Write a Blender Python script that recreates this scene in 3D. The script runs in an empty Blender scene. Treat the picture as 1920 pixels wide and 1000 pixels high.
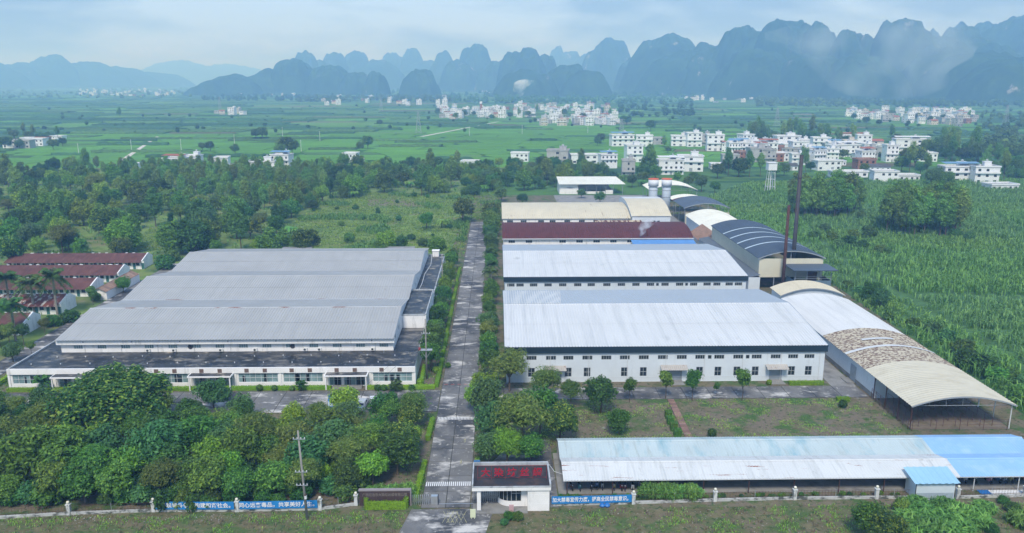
import bpy, math, random
import numpy as np
from mathutils import Vector, Matrix, noise as mnoise

S = bpy.context.scene
COL = S.collection
R = math.radians

# ---------------------------------------------------------------- camera
F, HY, H, YAW = 1500.0, 148.0, 60.0, R(-1.1)
PITCH = math.atan((500 - HY) / F)
cam = bpy.data.cameras.new('camera')
cam.sensor_width = 36; cam.lens = 36 * F / 1920
cam.clip_start = 1; cam.clip_end = 40000
co = bpy.data.objects.new('camera', cam); COL.objects.link(co)
co.location = (0, 0, H); co.rotation_euler = (R(90) - PITCH, 0, YAW)
S.camera = co

# ---------------------------------------------------------------- sky (even overcast) and sun
SUN_EL, SUN_AZ = 51, 8
w = bpy.data.worlds.new('World'); S.world = w; w.use_nodes = True
nt = w.node_tree; nt.nodes.clear()
def wn(t): return nt.nodes.new(t)
sky = wn('ShaderNodeTexSky'); sky.sky_type = 'NISHITA'; sky.sun_disc = False
sky.sun_elevation = R(SUN_EL); sky.sun_rotation = R(180 + SUN_AZ)
sk = wn('ShaderNodeMixRGB'); sk.blend_type = 'MULTIPLY'; sk.inputs[0].default_value = 1
sk.inputs[2].default_value = (.1, .1, .1, 1)
tc = wn('ShaderNodeTexCoord'); mp = wn('ShaderNodeMapping'); mp.inputs['Scale'].default_value = (1, 1, 4.2)
mp.inputs['Location'].default_value = (.35, .1, .2)
nz = wn('ShaderNodeTexNoise'); nz.inputs['Scale'].default_value = 4.2; nz.inputs['Detail'].default_value = 7; nz.inputs['Roughness'].default_value = .55
nz.inputs['Distortion'].default_value = .35
cr = wn('ShaderNodeValToRGB'); e = cr.color_ramp.elements
e[0].position = .42; e[0].color = (.10, .175, .335, 1)
e[1].position = .60; e[1].color = (.235, .34, .53, 1)
mx = wn('ShaderNodeMixRGB'); mx.inputs[0].default_value = .9
bg = wn('ShaderNodeBackground'); bg.inputs['Strength'].default_value = 1.0
out = wn('ShaderNodeOutputWorld')
L = nt.links.new
L(tc.outputs['Generated'], mp.inputs['Vector']); L(mp.outputs[0], nz.inputs['Vector']); L(nz.outputs['Fac'], cr.inputs[0])
L(sky.outputs[0], sk.inputs[1]); L(sk.outputs[0], mx.inputs[1]); L(cr.outputs[0], mx.inputs[2])
L(mx.outputs[0], bg.inputs['Color']); L(bg.outputs[0], out.inputs['Surface'])

sl = bpy.data.lights.new('sun', 'SUN'); sl.energy = 1.5; sl.angle = R(14); sl.color = (1, .95, .88)
so = bpy.data.objects.new('sun', sl); COL.objects.link(so); so.rotation_euler = (R(90 - SUN_EL), 0, R(-SUN_AZ)); so.location = (0, -50, 200)

S.view_settings.view_transform = 'Standard'; S.view_settings.look = 'None'
S.view_settings.exposure = 1.2; S.view_settings.gamma = 1
S.render.engine = 'CYCLES'
S.cycles.use_denoising = True
S.cycles.max_bounces = 6; S.cycles.transparent_max_bounces = 6; S.cycles.volume_bounces = 2
S.cycles.diffuse_bounces = 3; S.cycles.glossy_bounces = 2; S.cycles.transmission_bounces = 3

# ---------------------------------------------------------------- helpers
def ray(px, py):
    u = (px - 960) / F; v = (500 - py) / F
    cp, sp = math.cos(PITCH), math.sin(PITCH)
    d = (u, cp + v * sp, -sp + v * cp)
    c, s = math.cos(YAW), math.sin(YAW)
    return d[0] * c - d[1] * s, d[0] * s + d[1] * c, d[2]
def gp(px, py, z=0):            # surveyed spot on the ground (or at height z)
    d = ray(px, py); t = (z - H) / d[2]
    return d[0] * t, d[1] * t
OFF = {}                        # world position of each parent's root
def tag(o, label=None, cat=None, group=None, kind=None):
    if label: o['label'] = label
    if cat: o['category'] = cat
    if group: o['group'] = group
    if kind: o['kind'] = kind
    return o
def thing(name, label, cat, loc=(0, 0, 0), group=None, rz=0):
    o = bpy.data.objects.new(name, None); COL.objects.link(o)
    o.location = loc; o.rotation_euler = (0, 0, rz); o.empty_display_size = .5
    OFF[o.name] = Vector(loc)
    return tag(o, label, cat, group)
def link(name, me, parent=None, loc=(0, 0, 0), rz=0):
    o = bpy.data.objects.new(name, me); COL.objects.link(o)
    loc = Vector(loc)
    if parent is not None:
        o.parent = parent
        if parent.name in OFF:
            OFF[o.name] = OFF[parent.name]
    o.location = loc; o.rotation_euler = (0, 0, rz)
    return o
def mesh_np(name, V, Q, mat=None, smooth=False):
    V = np.asarray(V, np.float32).reshape(-1, 3); Q = np.asarray(Q, np.int32)
    k = Q.shape[1]
    me = bpy.data.meshes.new(name)
    me.vertices.add(len(V)); me.vertices.foreach_set('co', V.ravel())
    me.loops.add(Q.size); me.loops.foreach_set('vertex_index', Q.ravel())
    me.polygons.add(len(Q)); me.polygons.foreach_set('loop_start', np.arange(0, Q.size, k, dtype=np.int32))
    if smooth: me.polygons.foreach_set('use_smooth', np.ones(len(Q), bool))
    me.update(calc_edges=True)
    if mat: me.materials.append(mat)
    return me
class MB:
    def __init__(s): s.v = []; s.f = []
    def add(s, vs, fs):
        b = len(s.v); s.v += [tuple(p) for p in vs]; s.f += [tuple(i + b for i in f) for f in fs]; return s
    def quad(s, a, b, c, d): return s.add([a, b, c, d], [(0, 1, 2, 3)])
    def box(s, x0, x1, y0, y1, z0, z1):
        return s.add([(x0, y0, z0), (x1, y0, z0), (x1, y1, z0), (x0, y1, z0), (x0, y0, z1), (x1, y0, z1), (x1, y1, z1), (x0, y1, z1)],
                     [(0, 3, 2, 1), (4, 5, 6, 7), (0, 1, 5, 4), (1, 2, 6, 5), (2, 3, 7, 6), (3, 0, 4, 7)])
    def prism(s, prof, a0, a1, axis):     # profile (b,z) list extruded along axis
        n = len(prof)
        if axis == 'x': P = [(a0, b, z) for b, z in prof] + [(a1, b, z) for b, z in prof]
        else: P = [(b, a0, z) for b, z in prof] + [(b, a1, z) for b, z in prof]
        fs = [(i, (i + 1) % n, n + (i + 1) % n, n + i) for i in range(n)] + [tuple(range(n))[::-1], tuple(range(n, 2 * n))]
        return s.add(P, fs)
    def tube(s, p, q, r0, r1=None, n=8, cap=True):
        r1 = r0 if r1 is None else r1
        p, q = Vector(p), Vector(q); d = (q - p).normalized()
        a = d.orthogonal().normalized(); b = d.cross(a)
        vs = []
        for c, r in ((p, r0), (q, r1)):
            for i in range(n):
                t = 2 * math.pi * i / n; vs.append(c + (a * math.cos(t) + b * math.sin(t)) * r)
        fs = [(i, (i + 1) % n, n + (i + 1) % n, n + i) for i in range(n)]
        if cap: fs += [tuple(range(n))[::-1], tuple(range(n, 2 * n))]
        return s.add(vs, fs)
    def path(s, pts, rs, n=7):
        for i in range(len(pts) - 1): s.tube(pts[i], pts[i + 1], rs[i], rs[i + 1], n, i == len(pts) - 2)
        return s
    def lathe(s, prof, cx=0, cy=0, n=20):   # (r,z)
        vs = []; fs = []
        for r, z in prof:
            for i in range(n):
                t = 2 * math.pi * i / n; vs.append((cx + r * math.cos(t), cy + r * math.sin(t), z))
        m = len(prof)
        for j in range(m - 1):
            for i in range(n): fs.append((j * n + i, j * n + (i + 1) % n, (j + 1) * n + (i + 1) % n, (j + 1) * n + i))
        fs += [tuple(range(n))[::-1], tuple(range((m - 1) * n, m * n))]
        return s.add(vs, fs)
    def corr(s, A, B, C, D, pitch=.6, h=.10):   # ribbed sheet: A-B along one eave, D-C along the ridge
        A, B, C, D = map(Vector, (A, B, C, D)); n = max(1, int(round((B - A).length / pitch)))
        N = (B - A).cross(D - A).normalized()
        if N.z < 0: N = -N
        prof = [(0, 0), (.5, 0), (.62, h), (.88, h)]
        vs = []
        for i in range(n):
            for t, k in prof:
                u = (i + t) / n
                vs += [A.lerp(B, u) + N * k, D.lerp(C, u) + N * k]
        vs += [B, C]; m = len(vs) // 2
        return s.add(vs, [(2 * i, 2 * i + 2, 2 * i + 3, 2 * i + 1) for i in range(m - 1)])
    def vault(s, axis, a0, a1, b0, b1, z, rise, pitch=.7, h=.06, seg=12, z1=None, crown=.5):
        n = max(1, int(round(abs(a1 - a0) / pitch))); z1 = z if z1 is None else z1
        us = []
        for i in range(n):
            for t, k in [(0, 0), (.5, 0), (.62, h), (.88, h)]: us.append(((i + t) / n, k))
        us.append((1, 0)); vs = []
        for u, k in us:
            a = a0 + (a1 - a0) * u
            for j in range(seg + 1):
                t = j / seg; b = b0 + (b1 - b0) * t
                zz = z + (z1 - z) * t + rise * (1 - (2 * t - 1) ** 2) + k
                vs.append((a, b, zz) if axis == 'x' else (b, a, zz))
        m = seg + 1
        fs = [(i * m + j, (i + 1) * m + j, (i + 1) * m + j + 1, i * m + j + 1) for i in range(len(us) - 1) for j in range(seg)]
        return s.add(vs, fs)
    def face(s, O, U, z0, z1, wid, ops=(), depth=.18):   # a wall with real openings; outward = right of U
        n = (U[1], -U[0])
        us = sorted({0, wid, *[o[0] for o in ops], *[o[1] for o in ops]}); zs = sorted({z0, z1, *[o[2] for o in ops], *[o[3] for o in ops]})
        P = lambda u, z, d=0: (O[0] + U[0] * u - n[0] * d, O[1] + U[1] * u - n[1] * d, z)
        for i in range(len(us) - 1):
            for j in range(len(zs) - 1):
                um, zm = (us[i] + us[i + 1]) / 2, (zs[j] + zs[j + 1]) / 2
                if any(o[0] < um < o[1] and o[2] < zm < o[3] for o in ops): continue
                s.quad(P(us[i], zs[j]), P(us[i + 1], zs[j]), P(us[i + 1], zs[j + 1]), P(us[i], zs[j + 1]))
        for a, b, c, d in [o[:4] for o in ops]:
            s.quad(P(a, c), P(a, d), P(a, d, depth), P(a, c, depth)); s.quad(P(b, d), P(b, c), P(b, c, depth), P(b, d, depth))
            s.quad(P(a, d), P(b, d), P(b, d, depth), P(a, d, depth)); s.quad(P(b, c), P(a, c), P(a, c, depth), P(b, c, depth))
        return s
    def walls(s, x0, x1, y0, y1, z0, z1, front=(), right=(), back=(), left=()):
        s.face((x0, y0), (1, 0), z0, z1, x1 - x0, front); s.face((x1, y0), (0, 1), z0, z1, y1 - y0, right)
        s.face((x1, y1), (-1, 0), z0, z1, x1 - x0, back); s.face((x0, y1), (0, -1), z0, z1, y1 - y0, left)
        return s
    def mesh(s, name, mat, off=(0, 0, 0), smooth=False):
        me = bpy.data.meshes.new(name); o = Vector(off)
        me.from_pydata([tuple(Vector(v) - o) for v in s.v], [], s.f); me.update()
        if mat: me.materials.append(mat)
        if smooth: me.polygons.foreach_set('use_smooth', [True] * len(me.polygons))
        return me
    def build(s, name, mat, parent=None, smooth=False, **k):
        off = OFF.get(parent.name, Vector()) if parent is not None else Vector()
        return tag(link(name, s.mesh(name, mat, off, smooth), parent), **k)

# ---------------------------------------------------------------- materials
MATS = {}
def nodes_of(name):
    m = bpy.data.materials.new(name); m.use_nodes = True; m.node_tree.nodes.clear(); return m, m.node_tree
def mat(name, col, var=.12, ns=.6, rough=.75, spec=.25, stains=(), bump=0, bs=8, metal=0, orand=0, pos=True, streak=None):
    """base colour with soft mottling; stains = (colour, lo, hi, (sx,sy,sz), detail)"""
    if name in MATS: return MATS[name]
    m, t = nodes_of(name); N = t.nodes.new; Lk = t.links.new
    o = N('ShaderNodeOutputMaterial'); b = N('ShaderNodeBsdfPrincipled')
    b.inputs['Roughness'].default_value = rough; b.inputs['Specular IOR Level'].default_value = spec; b.inputs['Metallic'].default_value = metal
    Lk(b.outputs[0], o.inputs[0])
    g = N('ShaderNodeNewGeometry'); tcn = N('ShaderNodeTexCoord'); src = g.outputs['Position'] if pos else tcn.outputs['Object']
    def nz(scale, det=5, rg=.6):
        mpn = N('ShaderNodeMapping'); mpn.inputs['Scale'].default_value = scale if hasattr(scale, '__len__') else (scale,) * 3
        Lk(src, mpn.inputs['Vector']); n = N('ShaderNodeTexNoise'); n.inputs['Scale'].default_value = 1; n.inputs['Detail'].default_value = det; n.inputs['Roughness'].default_value = rg
        Lk(mpn.outputs[0], n.inputs['Vector']); return n.outputs['Fac']
    def ramp(v, lo, hi):
        r = N('ShaderNodeMapRange'); r.inputs['From Min'].default_value = lo; r.inputs['From Max'].default_value = hi; Lk(v, r.inputs['Value']); return r.outputs[0]
    def mix(f, a, c):
        x = N('ShaderNodeMixRGB'); Lk(f, x.inputs[0])
        for i, q in ((1, a), (2, c)):
            if hasattr(q, 'links'): Lk(q, x.inputs[i])
            else: x.inputs[i].default_value = (*q, 1)
        return x.outputs[0]
    c = mix(ramp(nz(ns, 6), .3, .7), [v * (1 - var) for v in col], [min(1, v * (1 + var)) for v in col])
    for st in stains:
        c = mix(ramp(nz(st[3], st[4] if len(st) > 4 else 6, .65), st[1], st[2]), c, st[0])
    if orand:
        oi = N('ShaderNodeObjectInfo'); hs = N('ShaderNodeHueSaturation')
        mr = N('ShaderNodeMapRange'); mr.inputs['To Min'].default_value = 1 - orand; mr.inputs['To Max'].default_value = 1 + orand
        Lk(oi.outputs['Random'], mr.inputs['Value']); Lk(mr.outputs[0], hs.inputs['Value']); Lk(c, hs.inputs['Color']); c = hs.outputs[0]
    Lk(c, b.inputs['Base Color'])
    if bump:
        bp = N('ShaderNodeBump'); bp.inputs['Strength'].default_value = bump; bp.inputs['Distance'].default_value = .1
        Lk(nz(bs, 6), bp.inputs['Height']); Lk(bp.outputs[0], b.inputs['Normal'])
    MATS[name] = m; return m
def leafmat(name, col, tip=None, var=.45, hue=.03, trans=.34):
    if name in MATS: return MATS[name]
    m, t = nodes_of(name); N = t.nodes.new; Lk = t.links.new
    tip = tip or [c * 1.5 for c in col]
    o = N('ShaderNodeOutputMaterial'); g = N('ShaderNodeNewGeometry'); oi = N('ShaderNodeObjectInfo')
    x = N('ShaderNodeValToRGB'); el = x.color_ramp.elements
    el[0].color = (*[c * (1 - var) for c in col], 1); el[1].color = (*tip, 1); el[1].position = 1
    q = el.new(.55); q.color = (*col, 1)
    Lk(g.outputs['Random Per Island'], x.inputs[0])
    hs = N('ShaderNodeHueSaturation')
    for s_, lo, hi in (('Hue', .5 - hue, .5 + hue), ('Value', .72, 1.28)):
        mr = N('ShaderNodeMapRange'); mr.inputs['To Min'].default_value = lo; mr.inputs['To Max'].default_value = hi
        if s_ == 'Value':
            k = N('ShaderNodeMath'); k.operation = 'MULTIPLY'; k.inputs[1].default_value = 7.31; fr = N('ShaderNodeMath'); fr.operation = 'FRACT'
            Lk(oi.outputs['Random'], k.inputs[0]); Lk(k.outputs[0], fr.inputs[0]); Lk(fr.outputs[0], mr.inputs['Value'])
        else: Lk(oi.outputs['Random'], mr.inputs['Value'])
        Lk(mr.outputs[0], hs.inputs[s_])
    Lk(x.outputs[0], hs.inputs['Color'])
    d = N('ShaderNodeBsdfPrincipled'); d.inputs['Roughness'].default_value = .55; d.inputs['Specular IOR Level'].default_value = .25
    tr = N('ShaderNodeBsdfTranslucent'); ms = N('ShaderNodeMixShader'); ms.inputs[0].default_value = trans
    Lk(hs.outputs[0], d.inputs['Base Color']); Lk(hs.outputs[0], tr.inputs['Color']); Lk(d.outputs[0], ms.inputs[1]); Lk(tr.outputs[0], ms.inputs[2]); Lk(ms.outputs[0], o.inputs[0])
    MATS[name] = m; return m
RUST = (.16, .06, .035); MOULD = (.12, .13, .13)
white_wall = mat('white_wall', (.80, .80, .80), .06, .4, .8, stains=[((.30, .31, .31), .56, .85, (.9, .9, .14))])
blue_wall = mat('pale_blue_wall', (.60, .66, .71), .05, .3, .6, stains=[((.42, .46, .48), .58, .9, (.9, .9, .10))])
cream_wall = mat('cream_wall', (.60, .58, .46), .06, .3, .7, stains=[((.38, .33, .22), .6, 1, (.5, .5, .1))])
roof_grey = mat('grey_roof_sheet', (.37, .375, .37), .08, .12, .5, .3, stains=[((.33, .335, .33), .48, .75, (.9, .05, .05)), ((.38, .40, .40), .6, .8, (.08, .2, .2)), ((.20, .14, .11), .70, .78, (.5, .12, .3))])
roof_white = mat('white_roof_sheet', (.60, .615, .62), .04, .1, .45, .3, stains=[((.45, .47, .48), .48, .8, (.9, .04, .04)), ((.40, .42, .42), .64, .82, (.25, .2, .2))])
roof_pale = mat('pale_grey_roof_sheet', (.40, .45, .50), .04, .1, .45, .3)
roof_brown = mat('brown_roof_sheet', (.105, .030, .026), .2, .3, .7, .2, stains=[((.30, .20, .17), .70, .82, (1.5, 1.5, 1.5)), ((.06, .022, .02), .5, .8, (1.2, .12, .1))])
roof_faded = mat('faded_brown_roof_sheet', (.135, .060, .050), .25, .4, .75, .2, stains=[((.24, .15, .12), .58, .75, (1.0, .3, .3)), ((.07, .035, .03), .5, .75, (1.4, .15, .2))])
roof_cream = mat('cream_roof_sheet', (.58, .53, .40), .07, .2, .6, .25, stains=[((.40, .35, .25), .55, .9, (.6, .1, .1))])
roof_ivory = mat('ivory_roof_sheet', (.70, .70, .62), .05, .15, .6, .25, stains=[((.55, .52, .42), .5, .85, (.2, .2, .2))])
roof_warm = mat('warm_ivory_roof_sheet', (.54, .51, .41), .06, .2, .6, .25, stains=[((.42, .38, .28), .5, .8, (.2, .5, .2)), ((.35, .30, .22), .62, .8, (.6, .12, .2))])
roof_rusty = mat('rust_patched_roof_sheet', (.50, .46, .36), .08, .3, .7, .2, stains=[((.17, .115, .09), .46, .56, (1.7, 2.9, .6), 2)])
roof_dark = mat('dark_blue_roof_sheet', (.050, .072, .105), .08, .15, .45, .35)
roof_slate = mat('slate_roof_sheet', (.075, .105, .145), .08, .15, .5, .3)
roof_blue = mat('light_blue_roof_sheet', (.27, .47, .72), .06, .2, .5, .3, stains=[((.45, .60, .78), .5, .9, (.3, .3, .3))])
roof_aqua = mat('weathered_white_roof_sheet', (.46, .545, .56), .06, .2, .5, .3, stains=[((.26, .42, .48), .52, .72, (.35, .14, .2)), ((.33, .37, .35), .55, .8, (1.6, .15, .2)), ((.56, .60, .60), .6, .8, (.12, .3, .3))])
roof_blotch = mat('rust_blotched_white_sheet', (.60, .62, .62), .05, .2, .5, .3, stains=[((.44, .46, .46), .5, .75, (1.3, .12, .2)), ((.36, .37, .36), .62, .75, (.5, .5, .3)), ((.26, .10, .06), .62, .67, (.14, 2.2, .6))])
roof_flake = mat('flaking_brown_white_sheet', (.17, .06, .045), .2, .5, .7, .2, stains=[((.62, .60, .56), .52, .60, (.9, .35, .4)), ((.3, .14, .1), .6, .7, (2, 1, 1))])
roof_tan = mat('tan_tile', (.30, .20, .15), .2, .8, .8, .15, stains=[((.17, .10, .08), .5, .75, (1.2, 1.2, 1.2))], orand=.18)
bitumen = mat('black_bitumen', (.030, .034, .040), .25, .3, .45, .4, stains=[((.17, .16, .145), .50, .62, (.14, .4, .4)), ((.012, .016, .022), .5, .58, (.25, .25, .3)), ((.32, .28, .22), .58, .68, (.3, .4, .5)), ((.10, .12, .14), .6, .66, (1.2, .6, .6))])
navy = mat('navy_fascia', (.012, .028, .042), .1, .5, .5, .35)
glass = mat('dark_glass', (.018, .028, .034), .3, .4, .12, .5)
glass_pale = mat('pale_curtained_glass', (.20, .30, .32), .35, .5, .2, .5)
frame_w = mat('white_window_frame', (.6, .63, .65), .05)
frame_d = mat('dark_window_frame', (.10, .11, .12), .05)
concrete = mat('worn_concrete', (.165, .163, .16), .25, .25, .7, .3,
               stains=[((.065, .068, .075), .46, .58, (.10, .07, .1), 6), ((.56, .54, .51), .535, .64, (.16, .32, .3), 10), ((.38, .37, .35), .60, .66, (1.1, .8, .5), 8)], bump=.3, bs=3, orand=.12)
concrete_grey = mat('grey_concrete', (.25, .25, .24), .2, .4, .85, .2, stains=[((.10, .10, .10), .52, .75, (.3, .3, .3)), ((.14, .15, .09), .6, .8, (.5, .5, .5))])
joint = mat('road_joint_dirt', (.055, .055, .045), .3, 1.5, .95)
paint_w = mat('white_road_paint', (.72, .73, .74), .1, 2, .7, stains=[((.3, .3, .3), .6, .8, (3, 3, 1))])
paint_y = mat('yellow_road_paint', (.45, .42, .18), .1, 2, .7, stains=[((.22, .22, .2), .42, .56, (2, 2, 1))])
steel = mat('stainless_steel', (.55, .58, .60), .1, 1, .3, .5, metal=.7)
grey_metal = mat('grey_metal', (.30, .33, .36), .1, 1, .5, .3)
rust_metal = mat('rusty_metal', (.085, .042, .034), .3, 1.5, .8, .2)
dark_metal = mat('dark_painted_metal', (.05, .052, .06), .15, 1, .6, .3)
ac_white = mat('air_conditioner_white', (.7, .72, .72), .05)
green_door = mat('green_door_paint', (.05, .16, .15), .1, 1, .6)
bark = mat('bark', (.13, .105, .08), .3, 3, .9, .1)
palm_bark = mat('palm_bark', (.27, .25, .22), .2, 2, .9, .1)

# ================================================================ the setting: ground, roads, yards
def sheet(name, pts, z, m, **k):
    b = MB(); b.add([(x, y, z) for x, y in pts], [tuple(range(len(pts)))])
    k.setdefault('kind', 'structure'); return b.build(name, m, **k)
field_m = mat('field_green', (.075, .17, .04), .25, .004, .9, .1,
              stains=[((.035, .095, .035), .48, .56, (.003, .012, 1), 4), ((.085, .17, .035), .56, .62, (.004, .016, 1), 4), ((.11, .12, .05), .66, .72, (.006, .02, 1), 4), ((.03, .075, .03), .6, .7, (.05, .15, 1), 5)])
site_m = mat('compound_earth_and_grass', (.145, .13, .078), .3, .35, .95, .1,
             stains=[((.17, .14, .105), .42, .58, (.16, .16, .1), 8), ((.065, .12, .035), .48, .60, (.22, .22, .1), 8), ((.30, .29, .27), .66, .71, (.35, .5, .2), 9), ((.04, .07, .025), .55, .63, (1.3, 1.3, .5), 6), ((.26, .23, .18), .60, .68, (1.9, 1.9, .5), 5)], bump=.6, bs=2.5)
verge_m = mat('verge_earth_and_weeds', (.14, .125, .070), .3, .5, .95, .1,
              stains=[((.16, .13, .09), .50, .66, (.25, .4, .1), 8), ((.075, .12, .04), .46, .60, (.25, .3, .1), 8), ((.32, .32, .31), .67, .73, (.4, .6, .2), 9), ((.045, .075, .028), .54, .62, (1.3, 1.3, .5), 6), ((.27, .24, .19), .60, .68, (1.9, 1.9, .5), 5)], bump=.6, bs=2.5)
scrub_m = mat('scrub_ground', (.15, .22, .06), .35, .12, .95, .1,
              stains=[((.20, .18, .10), .52, .68, (.05, .09, .1), 8), ((.07, .13, .045), .5, .64, (.09, .09, .1), 8)], bump=.6, bs=2)
cane_soil = mat('cane_soil', (.07, .15, .055), .3, .3, .95, .1)
dirt_m = mat('bare_dirt', (.21, .175, .135), .2, .4, .95, .1, stains=[((.10, .10, .06), .5, .7, (.4, .4, .1))])

def ground_sheet():
    g = MB()
    g.quad((-14000, -2000, 0), (14000, -2000, 0), (14000, 22000, 0), (-14000, 22000, 0))
    g.build('ground', field_m, kind='structure')
ground_sheet()
sheet('compound_ground', [(-106, 103.6), (95, 103.6), (104, 300), (104, 420), (-16, 420), (-16, 262), (-106, 262)], .02, site_m)
sheet('verge_ground', [(-160, 60), (160, 60), (160, 103.6), (-160, 103.6)], .02, verge_m)
sheet('forest_floor', [(-330, 262), (-16, 262), (-16, 450), (80, 560), (-380, 560)], .024, scrub_m)
sheet('forest_floor', [(-240, 103.7), (-106.1, 103.7), (-106.1, 261.9), (-330, 261.9)], .024, scrub_m)
sheet('cane_ground', [(95.2, 104), (200, 104), (420, 470), (104.2, 470), (104.2, 290)], .024, cane_soil)

def slabs(root_name, x0, x1, y0, y1, nx, ny, z=.10):
    root = sheet(root_name, [(x0, y0), (x1, y0), (x1, y1), (x0, y1)], .05, joint)
    dx, dy = (x1 - x0) / nx, (y1 - y0) / ny; g = .06
    b = MB(); b.box(-dx / 2 + g, dx / 2 - g, -dy / 2 + g, dy / 2 - g, -.06, 0); me = b.mesh('slab', concrete)
    rg = random.Random(5)
    for i in range(nx):
        for j in range(ny):
            link('slab', me, root, (x0 + dx * (i + .5), y0 + dy * (j + .5), z + rg.uniform(-.008, .008)))
    return root
slabs('entrance_road', -11.1, -4.0, 104, 340, 2, 50)
slabs('front_yard_pavement', -102, -11.2, 138.2, 148.6, 18, 2)
slabs('warehouse_yard_pavement', -3.9, 71.8, 143.4, 149.4, 15, 1)
slabs('side_lane', -108.5, -103.2, 110, 262, 1, 30)
sheet('apron', [(-14.8, 90), (-3.0, 90), (-.6, 103.7), (-12.4, 103.7)], .05, concrete)
sheet('bike_shed_floor', [(9.0, 107.6), (85.2, 107.6), (85.2, 121), (9.0, 121)], .05, concrete_grey)
sheet('gatehouse_yard', [(-3.9, 103.9), (8.8, 103.9), (8.8, 126), (3, 126), (-3.9, 112)], .045, concrete)
sheet('shed_lane', [(66.9, 149.5), (71.9, 149.5), (72.6, 270), (70, 270)], .045, concrete_grey)
sheet('works_yard', [(53, 300), (79, 300), (79, 420), (30, 420), (30, 352), (70, 352)], .045, concrete_grey)
sheet('drying_shed_floor', [(72.6, 128.8), (90.2, 128.8), (90.2, 200), (72.6, 200)], .06, dirt_m)
sheet('dirt_track', [gp(690, 372), gp(800, 378), gp(800, 388), gp(690, 386)], .06, dirt_m)
sheet('field_road', [gp(222, 303), gp(232, 303), gp(298, 257), gp(292, 257)], .35, mat('pale_track', (.55, .52, .47), .1, .2, .9))
sheet('field_road', [gp(786, 257), gp(794, 257), gp(936, 229), gp(932, 229)], .35, MATS['pale_track'])
b = MB()
fp = sheet('brick_footpath', [(32.0, 121.5), (33.4, 121.5), (33.9, 143.3), (32.5, 143.3)], .05, joint)
pav = MB(); pav.box(-.62, .62, -.27, .27, -.04, 0); pme = pav.mesh('paver', mat('red_paver', (.24, .15, .12), .2, 1, .9, orand=.25))
for j in range(36): link('paver', pme, fp, (32.75 + j * .6 * .023, 121.9 + j * .6, .085))
# painted markings
def crossing(y, x0, x1, lbl, wid=1.3, n=22):
    r = thing('zebra_crossing', lbl, 'crossing', ((x0 + x1) / 2, y, .11))
    st = (x1 - x0) / n; b = MB(); b.box(-st * .27, st * .27, -wid / 2, wid / 2, 0, .006); me = b.mesh('stripe', paint_w)
    for i in range(n): link('stripe', me, r, (x0 + st * (i + .5) - (x0 + x1) / 2, 0, .003))
crossing(110.9, -11.0, -4.1, 'white striped crossing on the road just inside the gate')
crossing(135.0, -10.9, -4.1, 'white striped crossing on the road between the tall roadside trees', 1.2, 26)
r = thing('yellow_hatching', 'yellow crosshatch painted on the apron before the gatehouse', 'road marking', (-5.6, 101.6, .055))
for k in range(5):
    b = MB(); b.add([(-2.2 + k * .6, -1.6, 0), (-2.12 + k * .6, -1.6, 0), (-1.27 + k * .6, 1.6, 0), (-1.35 + k * .6, 1.6, 0)], [(0, 1, 2, 3)]); link('stripe', b.mesh('stripe', paint_y), r)
    b = MB(); b.add([(-1.2 + k * .6, -1.6, .004), (-1.12 + k * .6, -1.6, .004), (-2.17 + k * .6, 1.6, .004), (-2.25 + k * .6, 1.6, .004)], [(0, 1, 2, 3)]); link('stripe', b.mesh('stripe', paint_y), r)
for x, y in ((-5.6, 125.8), (-5.9, 118.2)):
    b = MB(); b.box(x - .12, x + .12, y - .8, y + .8, .112, .118)
    b.build('yellow_lane_dash', paint_y, label='short yellow dash painted on the entrance road', cat='road marking', group='yellow dashes on the entrance road')
r = thing('red_line_marking', 'broken red line painted across the road before the long white factory', 'road marking', (-7.5, 151.6, .11))
for k in range(5):
    b = MB(); b.box(-3.2 + k * 1.3, -2.5 + k * 1.3, -.08, .08, 0, .006); link('dash', b.mesh('dash', mat('red_paint', (.45, .10, .08), .1, 1)), r)

# ================================================================ vegetation prototypes
def unit(a): return a / np.maximum(np.linalg.norm(a, axis=-1, keepdims=True), 1e-6)
def leaf_quads(P, N, size, asp, rg):
    n = len(P); N = unit(N); t = unit(np.cross(N, unit(rg.normal(size=(n, 3))))); u = np.cross(N, t)
    s = size * rg.uniform(.65, 1.35, (n, 1)); a = t * s; c = u * s * asp
    V = np.stack([P - a, P - c * .9 + a * .05, P + a, P + c * .9 + a * .05], 1)
    return V.reshape(-1, 3), np.arange(4 * n).reshape(n, 4)
def crown_np(seed, rx, rz, zc, ncl, per, leaf, asp=.55, clump=.34, up=.5, droop=0, lump=.25, flat=1.0, low=-.55):
    rg = np.random.default_rng(seed)
    d = unit(rg.normal(size=(ncl * 3, 3))); d = d[d[:, 2] > low][:ncl]; k = len(d)
    rad = rg.uniform(.45, 1, (k, 1)) ** .6 * (1 + rg.uniform(-lump, lump, (k, 1)))
    Cn = d * rad * np.array([rx, rx, rz]) * (1 - clump * .8) + np.array([0, 0, zc])
    rc = rx * clump * rg.uniform(.7, 1.3, (k, 1, 1))
    e = unit(rg.normal(size=(k, per, 3)) + np.array([0, 0, .45])); P = Cn[:, None] + e * rc * rg.uniform(.55, 1.08, (k, per, 1)) * np.array([1, 1, flat])
    N = e + np.array([0, 0, up]) + rg.normal(size=e.shape) * .45
    P = P.reshape(-1, 3); P[:, 2] -= droop * rg.uniform(0, 1, len(P)) * .4
    return leaf_quads(P, N.reshape(-1, 3), leaf, asp, rg)
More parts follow.
